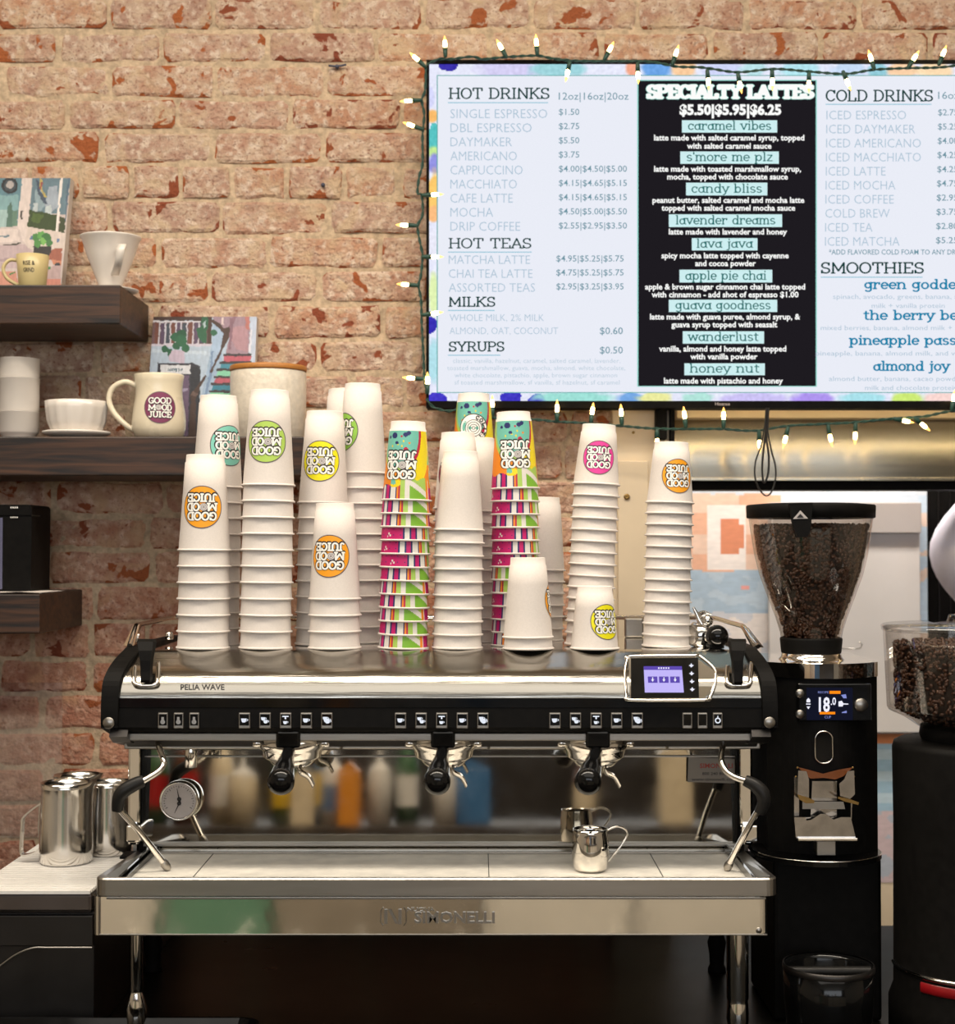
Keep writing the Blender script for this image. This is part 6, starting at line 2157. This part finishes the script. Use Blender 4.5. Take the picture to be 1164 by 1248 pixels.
GY = 2.42            # axis depth of the tall grinder
gx = X(988, GY)
k = GY / FP
gr = empty('coffee_grinder', (X(1005, GY), GY, .88), 'tall black coffee grinder with a large bean hopper and a display reading 18', 'grinder')
zl = Z(628, GY)
hopp = [(36, 778), (37.5, 770), (43, 752), (53, 725), (62, 700), (68, 675), (72, 650), (74.5, 632)]
HP_ = [(a * k, Z(b_, GY)) for a, b_ in hopp]
MB().lathe(HP_, (gx, GY, 0), n=56).build('hopper', 'clear_hopper', gr, fix=False)
lid = MB().lathe([(74 * k, Z(632, GY)), (77 * k, Z(631, GY)), (77.5 * k, Z(617, GY)), (76 * k, Z(615.5, GY)), (60 * k, Z(614, GY)), (.0001, Z(613.4, GY))], (gx, GY, 0), n=56).build('hopper_lid', 'black', gr)
lx = X(975, GY - 77 * k)
MB().prism([(X(961, GY - .1), Z(614, GY - .1)), (X(990, GY - .1), Z(613, GY - .1)), (X(987.5, GY - .1), Z(645, GY - .1)), (X(984, GY - .1), Z(654, GY - .1)), (X(970, GY - .1), Z(655, GY - .1)), (X(966.5, GY - .1), Z(643, GY - .1))], GY - 77.5 * k - .004, GY - 74 * k, 'XZ').build('lid_clip', 'black', lid)
mb = MB().add([W(x_, y_, GY - 77.5 * k - .0048) for x_, y_ in ((966.5, 632.5), (985, 632), (975.5, 622))], [range(3)])
mb.build('lid_mark', 'dial', lid, fix=False)
mb = MB().add([W(x_, y_, GY - 77.5 * k - .0054) for x_, y_ in ((971, 631), (980, 631), (975.5, 626))], [range(3)])
mb.build('lid_mark_centre', 'ink', lid, fix=False)
beans_in('coffee_beans', gx, GY, [(r_ - .0015, z) for r_, z in HP_], Z(640, GY), 'roasted coffee beans filling the tall clear hopper', 3200, random.Random(3))
MB().lathe([(35 * k, Z(797, GY)), (36 * k, Z(794, GY)), (37.5 * k, Z(779, GY)), (37 * k, Z(777, GY)), (34 * k, Z(776, GY))], (gx, GY, 0), n=44).build('hopper_collar', 'black', gr)
MB().lathe([(48 * k, Z(810, GY)), (44 * k, Z(806.5, GY)), (40 * k, Z(804, GY)), (36 * k, Z(800, GY)), (35.5 * k, Z(795, GY)), (.0001, Z(795, GY))], (gx, GY, 0), n=44).build('throat_ring', 'chrome', gr)
# head plate: polished band with a bowed front
bx0, bx1 = X(936, 2.36), X(1071, 2.36)
def bow(x, Y0, dep):
    t = (x - (bx0 + bx1) / 2) / ((bx1 - bx0) / 2)
    return Y0 - dep * (1 - t * t)
nb = 24
fr = [(bx0 + (bx1 - bx0) * i / nb) for i in range(nb + 1)]
polyT = [(x, bow(x, 2.37, .045)) for x in fr] + [(bx1, 2.56), (bx0, 2.56)]
MB().prism(polyT, Z(827, 2.33), Z(809, 2.33), 'XY', smooth=False).build('head_band', 'chrome', gr)
polyB = [(x, bow(x, 2.375, .045)) for x in fr] + [(bx1, 2.555), (bx0, 2.555)]
MB().prism([(x * 1.0, y) for x, y in polyB], Z(1046, 2.34), Z(827.5, 2.33), 'XY', smooth=False).build('body', 'black', gr)
# display and keys
fy = 2.3275
MB().box(X(972, fy), X(1061, fy), fy - .001, fy + .02, Z(879, fy), Z(833, fy), bev=.002).build('display_panel', 'gloss_black', gr)
dp = MB().box(X(982, fy), X(1038, fy), fy - .0022, fy - .0005, Z(877.5, fy), Z(838, fy), bev=.0006).build('display', emit('dark_blue_display', rgb(20, 22, 38), 1.0), gr)
def gt(t, x0, x1, yb_, cap, m_, wt=0.0):
    v, f, a, c = sans(t, wt)
    return MB().add([W(x0 + (p[0] - a) * (x1 - x0) / (c - a), yb_ - p[1] * cap / CAPH, fy - .0027) for p in v], f).build('display_lettering', m_, dp, fix=False)
M['dw'] = emit('display_white', rgb(240, 240, 255), 1.0)
M['do'] = emit('display_orange', rgb(255, 140, 20), 1.0)
M['db'] = emit('display_blue', rgb(140, 150, 220), .9)
gt('18', 998, 1011.5, 867, 17, 'dw', .03)
gt('.0', 1012.5, 1019, 859, 9, 'dw', .02)
gt('RECIPE', 997, 1010, 845, 2.6, 'db'); 
mb = MB()
for (x0, x1, y0, y1) in ((1011, 1024.5, 842, 845.6), (999, 1018, 867.5, 870.6)):
    mb.add([W(x_, y_, fy - .0027) for x_, y_ in ((x0, y1), (x1, y1), (x1, y0), (x0, y0))], [range(4)])
mb.build('display_bar', 'do', dp, fix=False)
gt('CUP', 1005, 1013, 875.5, 3.2, 'db')
mb = MB()
mb.add([W(x_, y_, fy - .0027) for x_, y_ in ((982.5, 857.5), (988, 857.5), (988, 858.7), (982.5, 858.7))], [range(4)])
mb.add([W(x_, y_, fy - .0027) for x_, y_ in ((983, 856), (987.6, 856), (987.6, 853), (985.3, 850.5), (983, 853))], [range(5)])
mb.add([W(x_, y_, fy - .0027) for x_, y_ in ((983, 861), (987.6, 861), (985.3, 864.5))], [range(3)])
mb.add([W(x_, y_, fy - .0027) for x_, y_ in ((1022, 861), (1027, 861), (1028, 858.7), (1034, 858.7), (1034, 857.5), (1028, 857.2), (1026, 854), (1022, 855))], [range(8)])
mb.build('display_symbols', 'dw', dp, fix=False)
mb = MB()
mb.add([W(x_, y_, fy - .0027) for x_, y_ in ((1025, 847), (1031, 846), (1032, 851), (1028, 851))], [range(4)])
mb.add([W(x_, y_, fy - .0027) for x_, y_ in ((1026, 868), (1032, 866), (1032, 869), (1026, 869))], [range(4)])
mb.build('display_symbols', 'db', dp, fix=False)
for (px, py, r_) in ((974.5, 845, 5.4), (974.5, 870, 5.4), (1049, 859, 8.2)):
    kk = fy / FP
    MB().lathe([(r_ * kk, 0), (r_ * kk, .004), (r_ * .85 * kk, .0055), (.0001, .0058)], W(px, py, fy), (0, -1, 0), 22).build('key', 'steel', gr)
# oval recess
oc = W(1003, 910, 2.334)
pts_ = [oc + Vector((.0135 * cos(a) * 1.0, -.0072 - .000, (.012 if sin(a) > 0 else -.012) + .0125 * sin(a) * 1.0)) for a in [2 * PI * i / 28 for i in range(28)]]
MB().tube(pts_, .0011, 8, closed=True).build('chute_rim', 'chrome', gr, fix=False)
MB().add([p + Vector((0, .0012, 0)) for p in pts_], [range(28)]).build('chute_opening', 'gloss_black', gr, fix=False)
# fork and chute shield
fk = empty('dose_fork', W(1005, 1000, 2.30), None, None)
fk.parent = gr
fk.matrix_parent_inverse = WM(gr).inverted()
M['amber'] = mat('amber_gloss_plastic', rgb(110, 58, 24), .15, 0, .1, 40, coat=.4)
M['cloudy'] = mat('cloudy_metal', rgb(170, 166, 162), .12, .95, .2, 40)
def FKP(x, y, Y_):
    return W(x, y, Y_)
MB().add([FKP(x, y, 2.298) for x, y in ((973, 935), (985, 938), (1003, 943), (1022, 938), (1040, 935), (1028, 946), (1018, 950), (1004, 948), (988, 949), (981, 944))] + [FKP(x, y, 2.325) for x, y in ((973, 935), (985, 938), (1003, 943), (1022, 938), (1040, 935), (1028, 946), (1018, 950), (1004, 948), (988, 949), (981, 944))],
         [list(range(10)), [10 + i for i in range(10)]] + [(i, (i + 1) % 10, 10 + (i + 1) % 10, 10 + i) for i in range(10)]).build('amber_guard', 'amber', fk)
def plate(pts, Y0, Y1, name, m_):
    n = len(pts)
    return MB().add([FKP(x, y, Y0) for x, y in pts] + [FKP(x, y, Y1) for x, y in pts], [list(range(n)), [n + i for i in range(n)]] + [(i, (i + 1) % n, n + (i + 1) % n, n + i) for i in range(n)]).build(name, m_, fk)
plate([(973, 939), (983, 940), (986, 950), (986, 972), (979, 972), (972, 968)], 2.292, 2.32, 'left_arm', 'cloudy')
plate([(1029, 950), (1033, 940), (1041, 939), (1042, 968), (1036, 974), (1024, 970), (1023, 955)], 2.292, 2.32, 'right_arm', 'cloudy')
plate([(972, 968), (985, 972), (993, 976), (992, 979), (982, 979), (974, 974)], 2.285, 2.30, 'left_prong', 'brass')
plate([(1022, 971), (1036, 974), (1047, 978), (1046, 981), (1030, 977), (1021, 973)], 2.285, 2.30, 'right_prong', 'brass')
plate([(968, 947), (974, 946), (974, 996), (1037, 996), (1037, 975), (1039, 975), (1038, 998), (968, 998)], 2.306, 2.309, 'shield_frame', 'cloudy')
plate([(990, 952), (1020, 952), (1020, 996), (988, 996)], 2.312, 2.318, 'chute_back', 'cloudy')
plate([(978, 977), (1028, 977), (1030, 986), (978, 986)], 2.296, 2.308, 'cross_bar', 'steel')
plate([(968, 996), (982, 996), (983, 1000), (989, 999), (1000, 992), (1006, 992), (1016, 999), (1025, 996), (1037, 996), (1043, 1021), (1040, 1024.5), (973, 1024.5), (970, 1020)], 2.286, 2.300, 'lower_shield', 'cloudy')
MB().box(X(970, 2.285), X(1043, 2.285), 2.280, 2.302, Z(1025, 2.285), Z(1020.5, 2.285), bev=.0015).build('shield_lip', 'chrome', fk)
for px, py in ((972, 935.5), (1039.5, 935.5), (970, 946.5), (1041, 946.5)):
    MB().sphere(W(px, py, 2.296), .0016, 10).build('pin', 'brass', fk)
MB().box(X(993, 2.31), X(1016, 2.31), 2.305, 2.33, Z(1042, 2.31), Z(1024, 2.31), bev=.001).build('support_stem', 'steel', fk)
# catch tray and foot
rt = bx1 - bx0
trp = [(X(1006, 2.3) + .098 * cos(a) * 1.0, 2.37 + .095 * sin(a)) for a in [PI + PI * i / 24 for i in range(25)]] + [(X(1006, 2.3) + .098, 2.42), (X(1006, 2.3) - .098, 2.42)]
MB().prism(trp, Z(1053, 2.30), Z(1047, 2.30), 'XY').build('catch_tray', 'gloss_black', gr)
rim_ = [Vector((x, y - .0008, Z(1046.5, 2.30))) for x, y in trp[2:23]]
MB().tube(rim_, .0011, 6).build('tray_rim', 'chrome', gr, fix=False)
MB().box(bx0 + .004, bx1 - .002, 2.345, 2.55, .88, Z(1046, 2.34), bev=.006).build('foot', 'black', gr)
# knock box / dark bowl in front of the foot
kb = empty('knock_box', (X(1012, 2.22), 2.22, .88), 'black glossy knock box with a steel rim below the tall grinder', 'knock box')
cx, cy = X(1012, 2.20), 2.225
kk = 2.2 / FP
MB().lathe([(.0001, 0), (46 * kk, 0), (50 * kk, .01), (54 * kk, .075), (55 * kk, .118), (53 * kk, .119), (50 * kk, .112), (44 * kk, .02), (.0001, .015)], (cx, cy, .881), n=44).build('bin', 'gloss_black', kb)
MB().lathe([(55.4 * kk, .112), (56 * kk, .116), (55.2 * kk, .1205), (53.6 * kk, .121)], (cx, cy, .881), n=44).build('rim', 'dark_steel', kb, fix=False)
MB().tube([Vector((cx - 52 * kk, cy, .990)), Vector((cx + 52 * kk, cy, .990))], .0075, 14).build('knock_bar', 'rubber', kb, fix=False)

# second grinder at the right edge
Y2 = 2.27
k = Y2 / FP
g2x = X(1187, Y2)
g2 = empty('coffee_grinder', (g2x, Y2, .88), 'black coffee grinder with a wide clear bean drum, cut by the right edge', 'grinder')
MB().lathe([(28 * k, Z(897, Y2)), (66 * k, Z(886, Y2)), (84 * k, Z(874, Y2)), (102 * k, Z(866, Y2)), (104 * k, Z(862, Y2)), (108 * k, Z(765, Y2))], (g2x, Y2, 0), n=64).build('bean_drum', 'clear_hopper', g2, fix=False)
l2 = MB().lathe([(108 * k, Z(769, Y2)), (110 * k, Z(768, Y2)), (110.5 * k, Z(763, Y2)), (108 * k, Z(761, Y2)), (40 * k, Z(758.5, Y2)), (.0001, Z(758, Y2))], (g2x, Y2, 0), n=64).build('drum_lid', 'clear', g2, fix=False)
MB().lathe([(.0001, .012), (22 * k, .011), (24 * k, .004), (25 * k, 0)], (g2x - .01, Y2, Z(758, Y2)), n=32).build('lid_knob', 'clear', l2, fix=False)
beans_in('coffee_beans', g2x, Y2, [(28 * k, Z(893, Y2)), (80 * k, Z(872, Y2)), (98 * k, Z(863, Y2)), (100 * k, Z(780, Y2))], Z(784, Y2), 'roasted coffee beans in the wide clear drum at the right edge', 2600, random.Random(5))
MB().tube([Vector((g2x - 100.5 * k * cos(a), Y2 - 100.5 * k * sin(a), Z(783, Y2))) for a in [PI * i / 24 for i in range(25)]], .0012, 6).build('inner_ring', 'clear', g2, fix=False)
MB().lathe([(62 * k, Z(905, Y2)), (66 * k, Z(895, Y2)), (64 * k, Z(884, Y2)), (50 * k, Z(882, Y2))], (g2x, Y2, 0), n=40).build('neck', 'black', g2, fix=False)
MB().lathe([(.0001, .881), (100 * k, .881), (104 * k, .89), (104 * k, .935), (98 * k, .955), (97 * k, Z(1000, Y2)), (98 * k, Z(912, Y2)), (96 * k, Z(905, Y2)), (90 * k, Z(902, Y2)), (.0001, Z(900, Y2))], (g2x, Y2, 0), n=56).build('body', 'black', g2)
MB().lathe([(99 * k, .985), (100.5 * k, .987), (100.5 * k, .9895), (98 * k, .991)], (g2x, Y2, 0), n=56, arc=(PI * .95, PI * 1.9)).build('chrome_band', 'chrome', g2, fix=False)
M['redglow'] = mat('red_translucent_band', rgb(140, 16, 22), .3, 0, .1, 40)
MB().lathe([(98.5 * k, .966), (99.8 * k, .968), (99.8 * k, .979), (98.5 * k, .981)], (g2x, Y2, 0), n=56, arc=(PI * 1.18, PI * 1.9)).build('red_band', 'redglow', g2, fix=False)
a0 = math.radians(-90 - 14)
c = Vector((g2x + 98 * k * cos(a0), Y2 + 98 * k * sin(a0), Z(922, Y2)))
sc2 = MB().box(c.x - .006, c.x + .05, c.y - .004, c.y + .01, c.z - .03, c.z + .022, bev=.003).build('control_panel', 'gloss_black', g2)
MB().box(c.x - .003, c.x + .04, c.y - .0046, c.y - .0036, c.z - .002, c.z + .014, bev=.0003).build('lit_display', emit('violet_lit_display', rgb(150, 140, 240), 1.0), sc2)
# ================================================================== person reaching up in the kitchen, right edge
def skin_body(name, verts, edges, radii, m_, parent=None, sub=2, root=0):
    me = bpy.data.meshes.new(name)
    me.from_pydata(verts, edges, [])
    o = bpy.data.objects.new(name, me)
    COL.objects.link(o)
    o.modifiers.new('skin', 'SKIN')
    for v, r_ in zip(me.skin_vertices[0].data, radii):
        v.radius = r_ if isinstance(r_, tuple) else (r_, r_)
    me.skin_vertices[0].data[root].use_root = True
    s_ = o.modifiers.new('sub', 'SUBSURF')
    s_.levels = s_.render_levels = sub
    me.materials.append(M[m_])
    dg = bpy.context.evaluated_depsgraph_get()
    em_ = bpy.data.meshes.new_from_object(o.evaluated_get(dg))
    em_.polygons.foreach_set('use_smooth', [True] * len(em_.polygons))
    bpy.data.objects.remove(o)
    o = bpy.data.objects.new(name, em_)
    COL.objects.link(o)
    if parent:
        o.parent = parent
        o.matrix_parent_inverse = WM(parent).inverted()
    return o
M['skin'] = mat('skin', rgb(206, 156, 130), .5, 0, .05, 30)
M['shirt'] = mat('pale_lilac_shirt', rgb(232, 226, 238), .8, 0, .07, 16, bump=.4, bscale=30)
M['trousers'] = mat('dark_trousers', rgb(40, 38, 44), .8, 0, .1, 30)
M['hair'] = mat('brown_hair', rgb(64, 42, 30), .6, 0, .3, 60, stretch=(1, 1, .1))
M['shoe'] = mat('black_shoe', rgb(24, 22, 22), .5, 0, .1, 30)
px0, py0 = 1.31, 3.30
pe = empty('person', (px0, py0, 0), 'person in a pale lilac shirt with one bent arm raised, behind the right grinder', 'person')
V = [(px0, py0, .96), (px0, py0, 1.10), (px0, py0 - .005, 1.28), (px0, py0 - .01, 1.42), (px0, py0 - .01, 1.50), (px0, py0 - .02, 1.56),              # pelvis..neck 0-5
     (px0 - .17, py0 - .01, 1.455), (1.09, py0 - .03, 1.53), (1.005, py0 - .06, 1.595), (1.12, py0 - .07, 1.70), (1.22, py0 - .08, 1.80),                # left arm, raised 6-10
     (px0 + .17, py0 - .01, 1.445), (px0 + .23, py0 + .02, 1.20), (px0 + .25, py0 - .05, .98), (px0 + .25, py0 - .10, .88),                          # right arm 11-14
     (px0 - .10, py0, .90), (px0 - .11, py0 - .01, .50), (px0 - .11, py0 + .02, .09), (px0 + .10, py0, .90), (px0 + .11, py0 - .01, .50), (px0 + .11, py0 + .02, .09)]
Ed = [(0, 1), (1, 2), (2, 3), (3, 4), (4, 5), (3, 6), (6, 7), (7, 8), (8, 9), (9, 10), (3, 11), (11, 12), (12, 13), (13, 14), (0, 15), (15, 16), (16, 17), (0, 18), (18, 19), (19, 20)]
Rd = [(.15, .11), (.13, .10), (.15, .11), (.15, .10), (.07, .06), (.055, .055), .062, .052, .045, .036, .028, .062, .048, .038, .028, .09, .062, .042, .09, .062, .042]
skin_body('body', V, Ed, Rd, 'skin', pe)
# shirt: torso and wide sleeves, the raised sleeve hangs from the elbow
Vs = [(px0, py0, .92), (px0, py0, 1.10), (px0, py0 - .005, 1.28), (px0, py0 - .01, 1.42), (px0, py0 - .01, 1.485), (px0 - .18, py0 - .01, 1.455), (1.11, py0 - .03, 1.52), (1.06, py0 - .05, 1.56), (1.01, py0 - .06, 1.61), (1.09, py0 - .07, 1.685), (px0 + .18, py0 - .01, 1.44), (px0 + .235, py0 + .02, 1.20), (1.17, py0 - .075, 1.755)]
Es = [(0, 1), (1, 2), (2, 3), (3, 4), (3, 5), (5, 6), (6, 7), (7, 8), (8, 9), (3, 10), (10, 11), (9, 12)]
Rs = [(.17, .13), (.155, .125), (.168, .13), (.168, .12), (.085, .075), .085, .082, .085, .074, .070, .08, .068, .056]
skin_body('shirt', Vs, Es, Rs, 'shirt', pe)
Vt = [(px0, py0, .99), (px0, py0, .93), (px0 - .10, py0, .88), (px0 - .11, py0 - .01, .50), (px0 - .11, py0 + .02, .08), (px0 + .10, py0, .88), (px0 + .11, py0 - .01, .50), (px0 + .11, py0 + .02, .08)]
skin_body('trousers', Vt, [(0, 1), (1, 2), (2, 3), (3, 4), (1, 5), (5, 6), (6, 7)], [(.162, .12), (.165, .13), .105, .078, .06, .105, .078, .06], 'trousers', pe)
for s_ in (-1, 1):
    MB().sphere((px0 + s_ * .11, py0 - .04, .045), .05, 14, sc=(.95, 2.5, .9)).build('shoe', 'shoe', pe)
# head with a face
hc = Vector((px0, py0 - .02, 1.665))
hd = MB()
hd.sphere(hc, .095, 24, sc=(.80, .98, 1.22))
nv = []
for v in hd.v:
    v = Vector(v) - hc
    if v.z < -.02:
        v.x *= 1 - .28 * (-v.z - .02) / .1
    nv.append(v + hc)
hd.v = nv
hd.sphere(hc + Vector((0, -.098, -.018)), .013, 10, sc=(.9, 1.1, 1.6))
for s_ in (-1, 1):
    hd.sphere(hc + Vector((s_ * .077, .005, -.005)), .02, 10, sc=(.35, .8, 1.4))
head = hd.build('head', 'skin', pe, fix=False)
for s_ in (-1, 1):
    MB().sphere(hc + Vector((s_ * .030, -.084, .008)), .0105, 10).build('eye', 'white', head)
    MB().sphere(hc + Vector((s_ * .030, -.0925, .008)), .0045, 8).build('pupil', 'ink', head)
M['lip'] = mat('lips', rgb(168, 92, 84), .5, 0, .05)
MB().sphere(hc + Vector((0, -.086, -.058)), .02, 10, sc=(1.1, .35, .3)).build('mouth', 'lip', head)
hr = MB().sphere(hc + Vector((0, .014, .022)), .101, 22, sc=(.86, .98, 1.12))
hr.f, hr.m, hr.s = zip(*[(f, m_, s_) for f, m_, s_ in zip(hr.f, hr.m, hr.s) if sum(hr.v[i][1] for i in f) / len(f) > hc.y - .045 or sum(hr.v[i][2] for i in f) / len(f) > hc.z + .055])
hr.f, hr.m, hr.s = list(hr.f), list(hr.m), list(hr.s)
hr.build('hair', 'hair', head, fix=False)
# hands with separate fingers
def hand(wr, fwd, side, up_):
    fwd, side, up_ = Vector(fwd).normalized(), Vector(side).normalized(), Vector(up_).normalized()
    wr = Vector(wr)
    Vh, Eh, Rh = [wr, wr + fwd * .035, wr + fwd * .075], [(0, 1), (1, 2)], [(.024, .02), (.034, .016), (.038, .014)]
    skin_body('palm', Vh, Eh, Rh, 'skin', pe)
    for i, (o_, L) in enumerate(((-.030, .066), (-.010, .076), (.010, .072), (.029, .056))):
        b0 = wr + fwd * .070 + side * o_
        pts_ = [b0, b0 + fwd * L * .45 - up_ * .006, b0 + fwd * L * .75 - up_ * .020, b0 + fwd * L * .9 - up_ * .036]
        skin_body('finger', pts_, [(0, 1), (1, 2), (2, 3)], [.0092, .0085, .0078, .0068], 'skin', pe, 1)
    b0 = wr + fwd * .022 + side * -.026
    skin_body('thumb', [b0, b0 + fwd * .02 - side * .022, b0 + fwd * .045 - side * .030 - up_ * .006, b0 + fwd * .062 - side * .030 - up_ * .012], [(0, 1), (1, 2), (2, 3)], [.013, .011, .0095, .008], 'skin', pe, 1)
hand((1.22, py0 - .08, 1.80), (.7, -.15, .7), (0, .9, .35), (-.9, 0, .4))
hand((px0 + .25, py0 - .10, .88), (0, -.2, -1), (0, 1, -.2), (1, 0, 0))

# ================================================================== service counter facing the machine (seen only in its reflections)
bc = empty('service_counter', (0, -.1, 0), 'counter with cream and green fronts on the near side, seen mirrored in the machine', 'counter')
M['cream_front'] = mat('cream_cabinet_front', rgb(228, 222, 210), .5, 0, .04, 8)
M['grey_front'] = mat('grey_cabinet_front', rgb(150, 140, 126), .5, 0, .2, 6)
M['green_front'] = mat('green_cabinet_front', rgb(104, 150, 124), .5, 0, .06, 8)
MB().box(-1.6, 1.6, -.55, .36, 1.08, 1.11, bev=.003).build('worktop', 'panelling', bc)
MB().box(-1.6, 1.6, -.5, .32, .05, 1.08).build('carcass', 'dark_steel', bc)
for i, (x0, x1, m_) in enumerate(((-1.6, -1.22, 'cream_front'), (-1.2, -.84, 'cream_front'), (-.82, -.55, 'green_front'), (-.53, .0, 'grey_front'), (.02, .40, 'cream_front'), (.42, 1.0, 'cream_front'), (1.02, 1.6, 'cream_front'))):
    d = MB().box(x0, x1, .32, .34, .10, 1.07, bev=.002).build('door', m_, bc)
    MB().tube([(x1 - .05, .345, .50), (x1 - .05, .37, .50), (x1 - .05, .37, .62), (x1 - .05, .345, .62)], .005, 8).build('handle', 'chrome', d, fix=False)
bot = {'brown': rgb(96, 52, 26), 'red': rgb(170, 30, 30), 'cream': rgb(222, 206, 176), 'orange': rgb(222, 142, 34), 'green': rgb(50, 92, 54), 'white': rgb(224, 220, 214), 'blue': rgb(60, 110, 160), 'yellow': rgb(226, 186, 40)}
for kx, cc in bot.items():
    M['b_' + kx] = mat('bottle_' + kx, cc, .25, 0, .06, 20)
rb = random.Random(4)
def bottle(x, y, h, r_, c, kind, label, band=None):
    root = empty('bottle', (x, y, 1.11), label, 'bottle', 'bottles on the near counter')
    if kind == 'squeeze':
        MB().lathe([(.0001, 0), (r_, 0), (r_, h * .62), (r_ * .9, h * .68)], (x, y, 1.11), n=20).build('body', 'b_' + c, root)
        MB().lathe([(r_ * .95, h * .68), (r_ * .6, h * .74), (.008, h * .80), (.003, h)], (x, y, 1.11), n=18).build('nozzle', 'b_white', root, fix=False)
    elif kind == 'syrup':
        MB().lathe([(.0001, 0), (r_, 0), (r_, h * .55), (r_ * .85, h * .66), (r_ * .36, h * .78), (r_ * .34, h * .92)], (x, y, 1.11), n=20).build('body', 'b_' + c, root)
        MB().lathe([(r_ * .42, h * .92), (r_ * .42, h), (.0001, h)], (x, y, 1.11), n=14).build('cap', 'b_white', root, fix=False)
    else:
        MB().box(x - r_, x + r_, y - r_, y + r_, 1.11, 1.11 + h * .85, bev=.003).build('body', 'b_' + c, root)
        MB().prism([(x - r_, 1.11 + h * .85), (x + r_, 1.11 + h * .85), (x, 1.11 + h)], y - r_, y + r_, 'XZ').build('top_fold', 'b_' + c, root)
    if band:
        MB().lathe([(r_ * 1.01, h * .18), (r_ * 1.01, h * .5)], (x, y, 1.11), n=20).build('label', 'b_' + band, root, fix=False) if kind != 'carton' else None
items_ = [(-1.00, .10, .30, .038, 'green', 'syrup', 'red'), (-.90, .14, .32, .038, 'brown', 'syrup', 'red'), (-.80, .08, .30, .038, 'cream', 'syrup', 'white'), (-.72, .18, .22, .045, 'cream', 'squeeze', None), (-.60, .12, .28, .036, 'green', 'syrup', 'yellow'),
          (-.53, .20, .17, .034, 'cream', 'carton', None), (-.44, .20, .24, .036, 'white', 'squeeze', 'blue'), (-.385, .26, .19, .032, 'orange', 'carton', None), (-.30, .18, .24, .036, 'white', 'squeeze', None), (-.48, .02, .32, .038, 'blue', 'syrup', 'yellow'),
          (-.22, .08, .30, .036, 'green', 'syrup', 'white'), (-.10, .18, .21, .035, 'white', 'squeeze', None), (-.02, .05, .20, .06, 'blue', 'carton', None), (.34, .0, .24, .035, 'brown', 'syrup', 'cream'), (.62, .05, .26, .05, 'cream', 'carton', None)]
ADJ = {'syrup': 'syrup bottle', 'squeeze': 'squeeze bottle', 'carton': 'carton'}
LBL = ['green syrup bottle with red label, leftmost on the near counter', 'brown syrup bottle with red label on the near counter', 'cream syrup bottle with white label on the near counter', 'cream squeeze bottle on the near counter',
       'green syrup bottle with yellow label on the near counter', 'slim cream carton on the near counter behind the green bottle', 'white squeeze bottle with blue label on the near counter', 'orange carton on the near counter', 'plain white squeeze bottle beside the orange carton on the near counter',
       'blue syrup bottle with yellow label on the near counter', 'green syrup bottle with white label on the near counter', 'short white squeeze bottle beside the blue carton on the near counter', 'wide blue carton on the near counter', 'brown syrup bottle with cream label on the near counter', 'wide cream carton, rightmost on the near counter']
for i, (x, y, h, r_, c, kd, bd) in enumerate(items_):
    bottle(x, y, h, r_, c, kd, LBL[i], bd)

# ledge with white squeeze bottles low on the counter front, mirrored in the drawer panel
MB().box(-.86, -.18, .34, .47, .47, .485, bev=.002).build('ledge', 'grey_front', bc)
for x, w_ in ((-.78, 'at the left end'), (-.60, 'second from the left'), (-.46, 'in the middle'), (-.30, 'at the right end')):
    r0 = empty('squeeze_bottle', (x, .41, .485), 'small white squeeze bottle %s of the low ledge, mirrored below the tray' % w_, 'bottle', 'bottles on the low ledge')
    MB().lathe([(.0001, 0), (.026, 0), (.026, .07), (.022, .08), (.012, .088)], (x, .41, .485), n=18).build('body', 'b_white', r0)
    MB().lathe([(.012, .088), (.008, .10), (.003, .145), (.0001, .145)], (x, .41, .485), n=14).build('nozzle', 'b_white', r0, fix=False)
